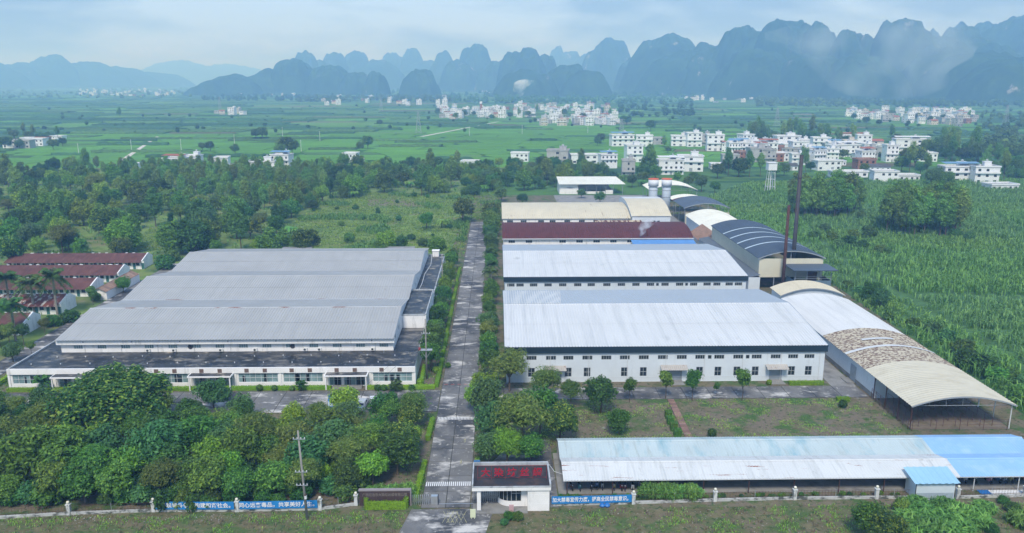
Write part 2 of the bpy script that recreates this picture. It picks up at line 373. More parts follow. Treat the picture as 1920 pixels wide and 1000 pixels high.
def core_np(rx, rz, zc, seed, n=9):   # dim inner mass of twigs so that the crown is not see-through everywhere
    rg = np.random.default_rng(seed + 999); th = np.linspace(0, 2 * np.pi, n, endpoint=False); V = []
    ks = [-.8, -.45, 0, .45, .8]
    for k in ks:
        r = math.sqrt(max(0, 1 - k * k)) * rx
        for t in th: V.append((r * math.cos(t) * rg.uniform(.8, 1.1), r * math.sin(t) * rg.uniform(.8, 1.1), zc + k * rz))
    Q = [(j * n + i, j * n + (i + 1) % n, (j + 1) * n + (i + 1) % n, (j + 1) * n + i) for j in range(len(ks) - 1) for i in range(n)]
    return np.array(V), np.array(Q)
def join(*vq):
    V = []; Q = []; o = 0
    for v, q in vq: V.append(v); Q.append(q + o); o += len(v)
    return np.concatenate(V), np.concatenate(Q)
def trunk_mesh(seed, h, r, zc, rx, m, limbs=5):
    rg = random.Random(seed); b = MB()
    b.path([(0, 0, -.1), (rg.uniform(-.1, .1), rg.uniform(-.1, .1), h * .5), (0, 0, h)], [r, r * .8, r * .62])
    for i in range(limbs):
        a = 6.283 * i / limbs + rg.uniform(-.4, .4); z0 = h * rg.uniform(.7, 1)
        b.path([(0, 0, z0), (math.cos(a) * rx * .3, math.sin(a) * rx * .3, z0 + (zc - z0) * .6 + .3), (math.cos(a) * rx * .62, math.sin(a) * rx * .62, zc + rg.uniform(-.2, .6) * rx * .4)], [r * .5, r * .32, r * .12], 5)
    return b.mesh('trunk', m, smooth=True)
LM = dict(
    dark=leafmat('dark_green_leaves', (0.062, 0.150, 0.035), (0.129, 0.273, 0.040)),
    mid=leafmat('mid_green_leaves', (0.100, 0.228, 0.039), (0.221, 0.396, 0.055)),
    fresh=leafmat('fresh_green_leaves', (0.166, 0.327, 0.037), (0.332, 0.536, 0.055)),
    olive=leafmat('olive_leaves', (0.144, 0.232, 0.046), (0.268, 0.334, 0.076)),
    blue=leafmat('blue_green_leaves', (0.078, 0.192, 0.059), (0.140, 0.294, 0.091)),
    euc=leafmat('eucalyptus_leaves', (0.167, 0.317, 0.079), (0.286, 0.498, 0.096)),
    lime=leafmat('lime_hedge_leaves', (0.204, 0.382, 0.028), (0.330, 0.533, 0.039), .3, .01),
    tip=leafmat('dark_leaves_with_pale_tips', (0.062, 0.159, 0.035), (0.310, 0.416, 0.060)),
    palm=leafmat('palm_fronds', (0.078, 0.169, 0.042), (0.133, 0.258, 0.060)),
    banana=leafmat('banana_leaves', (0.133, 0.308, 0.055), (0.221, 0.435, 0.086)),
    cane=leafmat('cane_leaves', (0.159, 0.376, 0.083), (0.296, 0.578, 0.126), .4, .012),
    cane2=leafmat('pale_cane_leaves', (0.183, 0.377, 0.104), (0.311, 0.540, 0.159), .4, .012),
    reed=leafmat('reed_leaves', (0.162, 0.361, 0.073), (0.298, 0.556, 0.126), .4, .015),
    grass=leafmat('grass_blades', (0.255, 0.468, 0.067), (0.512, 0.667, 0.124), .4, .03),
    dry=leafmat('dry_weeds', (0.282, 0.226, 0.142), (0.433, 0.358, 0.226), .4, .02))
def crown_mesh(mk, *vq): return mesh_np('crown', *join(*vq), LM[mk])
PR = {}      # kind -> list of (trunk mesh, crown mesh); unit: crown radius about 1 at scale 1 -> real sizes below
def proto(kind, mk, seed, rx, rz, zc, th, tr, ncl, per, leaf, bk=None, **k):
    PR.setdefault(kind, []).append((trunk_mesh(seed, th, tr, zc, rx, bk or bark), crown_mesh(mk, crown_np(seed, rx, rz, zc, ncl, per, leaf, **k), core_np(rx * .55, rz * .55, zc, seed))))
for s in range(3):
    proto('broad', ['dark', 'mid', 'blue'][s], 10 + s, 3.4, 2.9, 4.3, 2.6, .20, 52, 95, .26)
    proto('dense', ['dark', 'blue', 'mid'][s], 20 + s, 3.0, 2.9, 3.6, 1.8, .18, 60, 90, .22, clump=.3)
    proto('feather', ['olive', 'mid', 'olive'][s], 30 + s, 3.2, 2.7, 4.6, 3.2, .16, 40, 110, .24, asp=.3, clump=.4, up=.8, flat=.6, lump=.35)
    proto('fresh', ['fresh', 'mid', 'fresh'][s], 40 + s, 2.7, 2.6, 3.8, 2.4, .14, 36, 110, .25, asp=.45, clump=.38)
    proto('euc', 'euc', 50 + s, 1.9, 5.2, 8.2, 6.0, .14, 46, 80, .30, asp=.28, clump=.42, up=.2, droop=1.2, lump=.3, low=-.9)
    proto('ball', ['mid', 'dark', 'mid'][s], 60 + s, 2.0, 1.9, 3.0, 1.9, .11, 46, 80, .16, clump=.28, lump=.08)
    proto('small', ['mid', 'olive', 'blue'][s], 70 + s, 1.5, 1.7, 3.4, 2.6, .08, 26, 70, .20, asp=.45, clump=.42, lump=.3)
    proto('bush', ['mid', 'dark', 'blue'][s], 80 + s, 1.7, 1.2, 1.0, .4, .10, 34, 70, .20, clump=.38)
    proto('pine', 'dark', 90 + s, 2.0, 3.6, 4.6, 2.0, .15, 60, 70, .2, asp=.2, clump=.3, low=-.9)
for s in range(4): proto('wood', ['mid', 'dark', 'mid', 'fresh'][s], 110 + s, 4.0, 4.0, 4.2, 1.6, .22, 74, 85, .30, clump=.30, lump=.3, low=-.85)
for s in range(3): proto('copse', 'euc', 120 + s, 2.7, 5.8, 7.4, 5.0, .16, 84, 70, .34, asp=.36, clump=.36, up=.5, lump=.25, low=-.92)
proto('great', 'tip', 100, 9.0, 5.6, 6.0, 3.0, .5, 190, 105, .36, asp=.5, clump=.17, lump=.12, up=.9)
proto('mango', 'tip', 101, 4.3, 3.8, 4.9, 2.2, .25, 80, 85, .30, asp=.5, clump=.26, up=.8)
proto('mango', 'tip', 102, 4.0, 3.4, 4.5, 2.2, .25, 70, 85, .28, asp=.5, clump=.27, up=.8)
proto('willow', 'fresh', 103, 3.0, 3.0, 4.0, 2.5, .16, 60, 90, .34, asp=.16, clump=.34, up=.2, droop=1.6)
proto('lime', 'lime', 104, 1.6, 1.5, 1.8, .8, .08, 30, 80, .17, clump=.35)

def frond_np(rg, L, az, el, nleaf, ll, lw, curve):
    P = []; d = np.array([math.cos(az), math.sin(az), 0]); side = np.array([-d[1], d[0], 0])
    V = []; Q = []
    for i in range(nleaf):
        t = (i + .7) / nleaf; s = L * t; z = math.sin(el) * s - curve * s * s; r = math.cos(el) * s
        c = d * r + np.array([0, 0, z]); l = ll * (1 - abs(t - .45) * .9)
        for sg in (-1, 1):
            tip = c + side * sg * l * .8 + d * l * .35 + np.array([0, 0, -l * (.25 + .3 * rg.random())])
            w = d * lw * .5; k = len(V); V += [c - w, c + w, tip + w * .3, tip - w * .3]; Q.append((k, k + 1, k + 2, k + 3))
    return np.array(V), np.array(Q)
def palm(kind, seed, h, nf, L, ll, tr, bk, el0=.9, curve=.14):
    rg = np.random.default_rng(seed); b = MB(); b.path([(0, 0, -.1), (0, 0, h * .5), (0, 0, h)], [tr, tr * 1.1, tr * .7], 8)
    fr = []
    for i in range(nf):
        v, q = frond_np(rg, L * rg.uniform(.85, 1.1), i * 2.4 + rg.uniform(-.2, .2), rg.uniform(-.6, el0), 12, ll, .30, curve)
        fr.append((v + np.array([0, 0, h]), q))
    PR.setdefault(kind, []).append((b.mesh('trunk', bk, smooth=True), mesh_np('crown', *join(*fr), LM['palm'])))
palm('palm', 1, 6.5, 26, 2.7, 1.1, .19, palm_bark, 1.25, .20); palm('palm', 2, 6.5, 24, 2.8, 1.1, .19, palm_bark, 1.25, .19)
palm('fanpalm', 3, 2.2, 22, 1.7, .8, .15, bark, 1.1, .22); palm('fanpalm', 4, 2.0, 24, 1.8, .8, .15, bark, 1.1, .2)
def banana(seed):
    rg = np.random.default_rng(seed); b = MB(); vq = []
    for k in range(4):
        x, y = rg.uniform(-.9, .9, 2); h = rg.uniform(1.4, 2.2); b.tube((x, y, 0), (x, y, h), .13, .09, 6)
        for i in range(7):
            az = i * .9 + rg.uniform(0, .5); d = np.array([math.cos(az), math.sin(az), 0]); sd = np.array([-d[1], d[0], 0]); L_ = rg.uniform(1.5, 2.2); V = []
            for j in range(5):
                t = j / 4; c = np.array([x, y, h]) + d * L_ * t * .8 + np.array([0, 0, L_ * (.75 * t - .85 * t * t)]); w_ = .30 * math.sin(math.pi * (t * .85 + .12))
                V += [c - sd * w_, c + sd * w_]
            vq.append((np.array(V), np.array([(2 * j, 2 * j + 1, 2 * j + 3, 2 * j + 2) for j in range(4)])))
    PR.setdefault('banana', []).append((b.mesh('stem', LM['banana']), mesh_np('foliage', *join(*vq), LM['banana'])))
banana(1); banana(2)
def blades_np(P, h, spread, nb, rg, w=.10, lean=.5):
    """arching blades from points P"""
    n = len(P); P = np.repeat(P, nb, 0); m = len(P)
    az = rg.uniform(0, 6.283, m); hh = h * rg.uniform(.6, 1.15, m); ln = rg.uniform(.1, 1, m) * lean * hh
    d = np.stack([np.cos(az), np.sin(az), np.zeros(m)], 1); sd = np.stack([-d[:, 1], d[:, 0], np.zeros(m)], 1)
    off = np.concatenate([rg.normal(size=(m, 2)) * spread, np.zeros((m, 1))], 1); b0 = P + off
    mid = b0 + d * ln[:, None] * .35 + np.stack([0 * hh, 0 * hh, hh * .75], 1); tip = b0 + d * ln[:, None] + np.stack([0 * hh, 0 * hh, hh * rg.uniform(.6, 1.0, m)], 1)
    V = np.stack([b0 - sd * w * .4, b0 + sd * w * .4, mid + sd * w, mid - sd * w, tip + sd * w * .15, tip - sd * w * .15], 1).reshape(-1, 3)
    i = np.arange(m)[:, None] * 6
    return V, np.concatenate([i + np.array([0, 1, 2, 3]), i + np.array([3, 2, 4, 5])], 0)
def blade_clump(kind, seed, r, h, n, nb, mk, w=.07, lean=.7):
    rg = np.random.default_rng(seed); a = rg.uniform(0, 6.283, n); q = np.sqrt(rg.uniform(0, 1, n)) * r
    P = np.stack([np.cos(a) * q, np.sin(a) * q, np.zeros(n)], 1)
    V, Q = blades_np(P, h, .1, nb, rg, w, lean)
    s = 1 - .45 * (np.hypot(V[:, 0], V[:, 1]) / (r + .8)).clip(0, 1) ** 2; V[:, 2] *= s
    PR.setdefault(kind, []).append((None, mesh_np('foliage', V, Q, LM[mk])))
blade_clump('reed', 5, 2.0, 2.6, 110, 6, 'reed', .11); blade_clump('reed', 6, 1.7, 2.3, 100, 6, 'cane', .11)

TREES = []
RG = random.Random(11)
def tree(kind, x, y, s, label, group=None, name=None, var=None, cat='tree', sz=None):
    """one tree: an Empty at its foot with trunk and crown"""
    tm, cm = PR[kind][RG.randrange(len(PR[kind])) if var is None else var % len(PR[kind])]
    o = bpy.data.objects.new(name or 'broadleaf_tree', None); COL.objects.link(o)
    o.location = (x, y, 0); o.rotation_euler = (0, 0, RG.uniform(0, 6.28)); sz = s * RG.uniform(.9, 1.12) if sz is None else sz
    o.scale = (s, s, sz); o.empty_display_size = .3
    tag(o, label, cat, group); TREES.append((x, y))
    for me in (tm, cm):
        if me is not None:
            c = bpy.data.objects.new(me.name.split('.')[0], me); COL.objects.link(c); c.parent = o
    return o
def scatter(n, inside, x0, x1, y0, y1, dmin, seed, avoid=()):
    rg = random.Random(seed); P = []; t = 0; cell = {}
    while len(P) < n and t < n * 60:
        t += 1; x, y = rg.uniform(x0, x1), rg.uniform(y0, y1)
        if not inside(x, y): continue
        k = (int(x // dmin), int(y // dmin))
        if any((q[0] - x) ** 2 + (q[1] - y) ** 2 < dmin * dmin for i in (-1, 0, 1) for j in (-1, 0, 1) for q in cell.get((k[0] + i, k[1] + j), ())): continue
        cell.setdefault(k, []).append((x, y)); P.append((x, y))
    return P
def poly(pts):
    def f(x, y):
        c = False; j = len(pts) - 1
        for i in range(len(pts)):
            (xi, yi), (xj, yj) = pts[i], pts[j]
            if (yi > y) != (yj > y) and x < (xj - xi) * (y - yi) / (yj - yi) + xi: c = not c
            j = i
        return c
    return f
def tufts(name, P, h, mk, nb=6, spread=.18, w=.08, lean=.5, seed=3, label=None, cat='grass', kind='stuff', z=0):
    rg = np.random.default_rng(seed); P = np.array([(x, y, z) for x, y in P]); sc = rg.uniform(.7, 1.25, len(P))
    V, Q = blades_np(P, h, spread, nb, rg, w, lean)
    V[:, 2] = z + (V[:, 2] - z) * np.tile(np.repeat(sc, nb)[:, None], (1, 6)).ravel()
    return tag(link(name, mesh_np(name, V, Q, LM[mk])), label, cat, kind=kind)
def rand_pts(n, inside, x0, x1, y0, y1, seed, dens=None):
    rg = np.random.default_rng(seed); P = []
    while len(P) < n:
        for x, y in zip(rg.uniform(x0, x1, n), rg.uniform(y0, y1, n)):
            if inside(x, y) and (dens is None or rg.random() < dens(x, y)): P.append((x, y))
            if len(P) >= n: break
    return P

def hedge(x0, y0, x1, y1, w_, h, label, group=None, mk='lime', seed=1, name='hedge'):
    """clipped hedge: leaf faces over a solid core, with the line of the hedge from one end to the other"""
    A, B = np.array([x0, y0]), np.array([x1, y1]); L_ = np.linalg.norm(B - A); d = (B - A) / L_; s = np.array([-d[1], d[0]])
    rg = np.random.default_rng(seed); b = MB()
    c = [A + s * w_ * .42, A - s * w_ * .42, B - s * w_ * .42, B + s * w_ * .42]
    o = thing(name, label, 'hedge', (x0, y0, 0), group)
    b.add([(*p, 0) for p in c] + [(*p, h * .92) for p in c], [(0, 1, 5, 4), (1, 2, 6, 5), (2, 3, 7, 6), (3, 0, 4, 7), (4, 5, 6, 7)]); b.build('core', LM[mk], o)
    n = int(L_ * (w_ + 2 * h) * 42); u = rg.uniform(0, L_, n); q = rg.uniform(-(w_ / 2 + h), w_ / 2 + h, n)
    top = np.abs(q) < w_ / 2; v = np.where(top, q, np.sign(q) * w_ / 2); z = np.where(top, h, h - (np.abs(q) - w_ / 2)) + rg.normal(size=n) * .05
    P = np.concatenate([(A + u[:, None] * d + (v + rg.normal(size=n) * .04)[:, None] * s), z[:, None]], 1)
    N = np.where(top[:, None], np.array([0, 0, 1.]), np.concatenate([np.sign(v)[:, None] * s, np.full((n, 1), .3)], 1)) + rg.normal(size=(n, 3)) * .5
    V, Q = leaf_quads(P - np.array([x0, y0, 0]), N, .11, .6, rg)
    link('foliage', mesh_np('foliage', V, Q, LM[mk]), o); return o

# ================================================================ building kit
WIN = {}
def window(parent, w_, h_, cx, cy, cz, rz=0, nv=2, nh=1, fm=None, gm=None, depth=.10, name='window', bar=.07):
    """a framed window set back in its opening; the panes are a sub-part. (cx,cy) on the wall face, cz = sill"""
    fm = fm or frame_w; gm = gm or glass
    key = (round(w_, 2), round(h_, 2), nv, nh, fm.name, gm.name, depth, bar)
    if key not in WIN:
        b = MB(); y0, y1 = depth - .05, depth + .03
        for x in (-w_ / 2, w_ / 2 - bar): b.box(x, x + bar, y0, y1, 0, h_)
        for z in (0, h_ - bar): b.box(-w_ / 2 + bar, w_ / 2 - bar, y0, y1, z, z + bar)
        for i in range(1, nv): x = -w_ / 2 + w_ * i / nv; b.box(x - bar / 2, x + bar / 2, y0 + .004, y1, bar, h_ - bar)
        for i in range(1, nh): z = h_ * i / nh; b.box(-w_ / 2 + bar, w_ / 2 - bar, y0 + .008, y1, z - bar / 2, z + bar / 2)
        p = MB(); p.quad((-w_ / 2, depth + .02, 0), (w_ / 2, depth + .02, 0), (w_ / 2, depth + .02, h_), (-w_ / 2, depth + .02, h_))
        WIN[key] = (b.mesh('window', fm), p.mesh('pane', gm))
    a, p = WIN[key]; off = OFF.get(parent.name, Vector())
    o = link(name, a, parent, Vector((cx, cy, cz)) - off, rz); link('pane', p, o); return o
def front_windows(root, x0, y, ops, **k):
    for a, b, c, d in ops: window(root, b - a, d - c, x0 + (a + b) / 2, y, c, 0, **k)
def side_windows(root, x, y0, ops, **k):          # on a wall facing +x
    for a, b, c, d in ops: window(root, b - a, d - c, x, y0 + (a + b) / 2, c, R(90), **k)
def left_windows(root, x, y1, ops, **k):          # on a wall facing -x
    for a, b, c, d in ops: window(root, b - a, d - c, x, y1 - (a + b) / 2, c, R(-90), **k)
def gable_roof(root, x0, x1, y0, y1, ze, zr, m, m2=None, pitch=.6, yr=None, over=.4, lap=True):
    """two ribbed slopes, ridge along x, plus ridge cap; the front slope in two overlapping lengths"""
    yr = (y0 + y1) / 2 if yr is None else yr
    rf = MB(); ym, zm = (y0 - over + yr) / 2, (ze + zr) / 2
    sl = (zr - ze) / (yr - y0); zf = ze - over * sl; zm = (zf + zr) / 2
    if lap:
        rf.corr((x0 - over, y0 - over, zf), (x1 + over, y0 - over, zf), (x1 + over, ym + .15, zm + .15 * sl), (x0 - over, ym + .15, zm + .15 * sl), pitch)
        rf.corr((x0 - over, ym, zm + .03), (x1 + over, ym, zm + .03), (x1 + over, yr, zr + .03), (x0 - over, yr, zr + .03), pitch)
    else: rf.corr((x0 - over, y0 - over, zf), (x1 + over, y0 - over, zf), (x1 + over, yr, zr), (x0 - over, yr, zr), pitch)
    o = rf.build('roof', m, root)
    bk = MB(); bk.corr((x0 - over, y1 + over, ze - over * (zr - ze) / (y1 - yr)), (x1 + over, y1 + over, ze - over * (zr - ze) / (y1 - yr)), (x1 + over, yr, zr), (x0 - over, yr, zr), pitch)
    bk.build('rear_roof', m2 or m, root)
    rc = MB(); rc.prism([(yr - .28, zr - .02), (yr, zr + .14), (yr + .28, zr - .02)], x0 - over - .02, x1 + over + .02, 'x'); rc.build('ridge_cap', m, o)
    return o
def gable_walls(b, x0, x1, y0, y1, ze, zr, yr=None):
    yr = (y0 + y1) / 2 if yr is None else yr
    for x in (x0, x1):
        b.add([(x, y0, ze), (x, y1, ze), (x, yr, zr)], [(0, 1, 2) if x == x1 else (2, 1, 0)])
def downpipe(root, x, y, z0, z1, m=None): b = MB(); b.tube((x, y, z0), (x, y, z1), .06, n=6); return b.build('downpipe', m or frame_w, root)
def ac_unit(x, y, z, label, group):
    t = thing('air_conditioner', label, 'air conditioner', (x, y, z), group)
    b = MB(); b.box(-.42, .42, -.32, 0, 0, .62); link('casing', b.mesh('casing', ac_white), t)
    b = MB(); b.lathe([(.22, 0), (.24, .02), (.1, .03)], 0, 0, 14)
    o = link('fan_grille', b.mesh('fan_grille', dark_metal), t, (-.1, -.325, .31)); o.rotation_euler = (R(90), 0, 0)
    for s in (-.3, .3): b = MB(); b.box(s - .03, s + .03, -.3, -.02, -.12, 0); link('bracket', b.mesh('bracket', grey_metal), t)

# ---------------------------------------------------------------- long white factory with three grey roofs (left of the road)
X0, X1 = -91.5, -22.0
t = thing('silk_factory', 'long white factory with three ridged grey roofs and low black-roofed annex', 'factory', (-57, 206, 0))
# annex front range
AX0, AX1, AY0, AY1 = -96.8, -16.6, 151.3, 161.3
nb = 9; bw = (AX1 - AX0) / nb; ops = []; kinds = []
for i in range(nb):
    u = i * bw
    if i in (1, 4, 7): ops += [(u + .8, u + 3.2, .15, 2.75), (u + 3.7, u + bw - .7, .15, 2.75)]; kinds += ['e', 'e']
    else: ops += [(u + .6, u + bw - .5, .95, 2.85)]; kinds += ['w']
rops = [(2 + k * 4.2, 4.4 + k * 4.2, 1.1, 2.7) for k in range(5)]
b = MB(); b.walls(AX0, AX1, AY0, AY1, 0, 4.0, front=ops)
b.walls(AX0, -91.5, AY1, 206, 0, 4.0)
b.walls(-22, AX1, AY1, 177, 0, 4.0, right=[o for o in rops if o[1] < 15]); b.walls(-22, -16.4, 177, 199.5, 0, 7.0, right=[(3, 5, 4.6, 5.6), (10, 12, 4.6, 5.6), (17, 19, 4.6, 5.6)]); b.walls(-22, -16.7, 199.5, 253, 0, 4.6, right=[(k * 7 + 3, k * 7 + 5.4, 1.4, 2.9) for k in range(7)])
b.build('annex_wall', white_wall, t)
for (a, c, z0, z1), k in zip(ops, kinds):
    wn_ = max(3, int((c - a) / 1.1)); window(t, c - a, z1 - z0, AX0 + (a + c) / 2, AY0, z0, 0, wn_, 2, frame_w, glass_pale, .14, bar=.06)
    rg = random.Random(int(a * 10))
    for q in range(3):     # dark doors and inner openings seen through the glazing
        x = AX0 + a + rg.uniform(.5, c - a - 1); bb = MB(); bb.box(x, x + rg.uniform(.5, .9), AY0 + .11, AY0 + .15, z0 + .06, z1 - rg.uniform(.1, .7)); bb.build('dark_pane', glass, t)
side_windows(t, AX1, AY1, [o for o in rops if o[1] < 15], nv=3)
side_windows(t, -16.4, 177, [(3, 5, 4.6, 5.6), (10, 12, 4.6, 5.6), (17, 19, 4.6, 5.6)]); side_windows(t, -16.7, 199.5, [(k * 7 + 3, k * 7 + 5.4, 1.4, 2.9) for k in range(7)])
for i in range(nb + 1):
    x = AX0 + i * bw; pb = MB(); pb.box(x - .22, x + .22, AY0 - .16, AY0 - .003, 0, 3.0); pb.build('pilaster', white_wall, t)
pb = MB(); pb.box(AX0 - .2, AX1 + .2, AY0 - .3, AY0 - .004, 3.0, 4.15); pb.build('parapet', white_wall, t)
for i in range(nb):                                   # brown square vents on the parapet
    if i < 2: continue
    for q in range(2):
        x = AX0 + i * bw + 2.4 + q * 3.6; vb = MB(); vb.box(x - .42, x + .42, AY0 - .33, AY0 - .303, 3.15, 3.95); vb.build('vent_panel', mat('brown_panel', (.16, .11, .09), .15, 2), t)
for i in (1, 4, 7):                                   # entrance canopies
    x = AX0 + i * bw; cb = MB(); cb.box(x + .2, x + bw - .2, AY0 - 2.2, AY0 - .31, 2.8, 3.05); c_ = cb.build('canopy', white_wall, t)
    cb = MB(); cb.box(x + .4, x + bw - .4, AY0 - 2.0, AY0 - .35, 3.052, 3.10); cb.build('canopy_roofing', bitumen, c_)
    for q in (.5, bw - .5): cb = MB(); cb.box(x + q - .1, x + q + .1, AY0 - 2.1, AY0 - 1.9, 0, 2.8); cb.build('post', white_wall, t)
    for q in range(3): cb = MB(); cb.box(x + 1.5, x + bw - 1.5, AY0 - 1.0 - q * .35, AY0 - .17, 0, .36 - q * .12); cb.build('step', concrete_grey, t)
for (a, c, d, e_, z) in ((AX0, AX1, AY0, AY1, 4.0), (AX0, -91.5, AY1, 206, 4.0), (-22, AX1, AY1, 177, 4.0), (-22, -16.4, 177, 199.5, 7.0), (-22, -16.7, 199.5, 253, 4.6)):
    rb = MB(); rb.box(a + .05, c - .05, d + .05, e_ - .05, z - .3, z - .02 if z == 4.0 else z + .01); rb.build('flat_roof', bitumen, t)
pb = MB()
for a, c, d, e_, z in ((AX0, AX0 + .3, AY0, 206, 4.0), (-16.75, AX1 + .03, AY1, 176.9, 4.0), (-16.95, -16.68, 199.6, 253, 4.6), (-22, -16.7, 252.8, 253.05, 4.6), (-16.6, -16.37, 177.05, 199.4, 7.0), (-22, -16.62, 199.25, 199.53, 7.0), (-22, -16.62, 176.97, 177.2, 7.0)):
    pb.box(a - .002, c + .002, d, e_, z - .1, z + .28)
pb.build('parapet', mat('stained_parapet', (.42, .45, .47), .2, .6, stains=[((.14, .15, .16), .5, .7, (.5, .5, .5))]), t)
rg = random.Random(3)
vm = MB(); vm.lathe([(.09, 0), (.09, .16), (.12, .18), (.02, .26)], 0, 0, 8); vme = vm.mesh('roof_vent', frame_w)
for k in range(26):
    x = AX0 + 3 + k * 2.9; link('roof_vent', vme, t, Vector((x, (154.2, 158.3)[k % 2] + rg.uniform(-.3, .3), 3.98)) - OFF[t.name])
# main hall
ev = 7.2; rdg = 9.5
fw = [(2.6 + k * 4.92, 4.5 + k * 4.92, 4.75, 5.6) for k in range(14)]
b = MB(); b.face((X0, AY1), (1, 0), 3.9, ev, X1 - X0, fw)
sops = [(3 + k * 6.4, 4.6 + k * 6.4, 5.3, 6.4) for k in range(14)]
b.face((X1, AY1), (0, 1), 0, ev, 89.2, sops); b.face((X1, 250.5), (-1, 0), 0, ev, X1 - X0); b.face((X0, 250.5), (0, -1), 0, ev, 89.2)
for k in range(3):
    y = 160.5 + 30 * k
    y0 = AY1 if k == 0 else y
    for x in (X0, X1): b.add([(x, y0, ev), (x, y + 30, ev), (x, y + 15, rdg)], [(0, 1, 2)])
b.build('hall_wall', white_wall, t)
for q in fw: window(t, 1.9, .85, X0 + (q[0] + q[1]) / 2, AY1, q[2], 0, 4, 1, frame_w, glass_pale, .1)
side_windows(t, X1, AY1, sops, nv=2)
b = MB(); b.box(X0 - .5, X1 + .35, AY1 - .85, AY1 - .01, 5.95, 7.05); fa = b.build('fascia', white_wall, t)
b = MB(); b.box(X0 - .4, X1 + .3, AY1 - 1.0, AY1 - .86, 6.98, 7.14); b.build('gutter', dark_metal, fa)
for k in range(7): b = MB(); b.box(X0 + 5 + k * 10, X0 + 5.25 + k * 10, AY1 - .88, AY1 - .853, 6.45, 6.65); b.build('drain_hole', dark_metal, fa)
for k in range(3):
    y = 160.5 + 30 * k; rf = MB(); bk = MB()
    yf = y - .7 if k == 0 else y; zf = ev - .1 if k == 0 else ev
    for q in range(2):
        ya, yb = yf + (y + 15 - yf) * q / 2, yf + (y + 15 - yf) * (q + 1) / 2; za, zb = zf + (rdg - zf) * q / 2, zf + (rdg - zf) * (q + 1) / 2
        rf.corr((X0 - .4, ya, za + .03 * q), (X1 + .3, ya, za + .03 * q), (X1 + .3, yb, zb + .03 * q), (X0 - .4, yb, zb + .03 * q), .62, .07)
    o = rf.build('roof', roof_grey, t)
    bk.corr((X0 - .4, y + 30, ev), (X1 + .3, y + 30, ev), (X1 + .3, y + 15, rdg), (X0 - .4, y + 15, rdg), .62, .07); bk.build('rear_roof', roof_grey, t)
    rc = MB(); rc.prism([(y + 14.7, rdg), (y + 15, rdg + .16), (y + 15.3, rdg)], X0 - .42, X1 + .32, 'x'); rc.build('ridge_cap', mat('rust_stained_ridge', (.40, .42, .43), .1, .5, stains=[((.22, .10, .07), .56, .62, (.12, .4, .4))]) if k == 0 else roof_grey, o)
    rc = MB(); rc.prism([(y + 29.6, ev + .02), (y + 30.4, ev + .02), (y + 30.4, ev + .1), (y + 29.6, ev + .1)], X0 - .42, X1 + .32, 'x'); rc.build('valley_gutter', mat('rust_stained_ridge', (.4, .4, .4)) if k == 0 else roof_grey, o)
for k, x in enumerate((-73.4, -68, -58.2, -51, -40.5, -37.5, -26.3)):
    ac_unit(x, AY1 - .02, 4.12, 'white air conditioner on the upper wall of the grey-roofed factory', 'air conditioners along the factory wall')
for x in (-64.6, -43.2):
    b = MB(); b.lathe([(.45, 0), (.5, .08), (.42, .1), (.2, .06)], 0, 0, 18); o = link('exhaust_fan', b.mesh('exhaust_fan', dark_metal), t, Vector((x, AY1 - .004, 5.1)) - OFF[t.name]); o.rotation_euler = (R(90), 0, 0)
for k in range(9): downpipe(t, X0 + 4.9 + k * 7.6, AY1 - .08, 4.0, 5.95)
# roof housing and pipe on the rear annex
b = MB(); b.box(-20.6, -18.6, 250.2, 252.2, 4.6, 6.4); b.box(-20.8, -18.4, 250, 252.4, 6.4, 6.55); b.build('roof_housing', white_wall, t)
b = MB(); b.path([(-21.2, 203, 4.75), (-20.8, 215, 4.8), (-21.0, 226, 4.8), (-20.2, 238, 4.8), (-20.6, 247, 4.8), (-21.2, 252, 4.8)], [.09] * 6, 6); b.build('hose', frame_w, t)
for x, w_ in ((-52.5, 9), (-87, 9)):
    t2 = thing('rear_outhouse', 'low white outhouse with flat roof behind the grey-roofed factory', 'outhouse', (x + 20, 262, 0), 'outhouses behind the factory')
    b = MB(); b.walls(x + 20 - w_ / 2, x + 20 + w_ / 2, 260, 265, 0, 4.6); b.build('wall', white_wall, t2); b = MB(); b.box(x + 19.6 - w_ / 2, x + 20.4 + w_ / 2, 259.7, 265.3, 4.6, 4.85); b.build('roof', concrete_grey, t2)

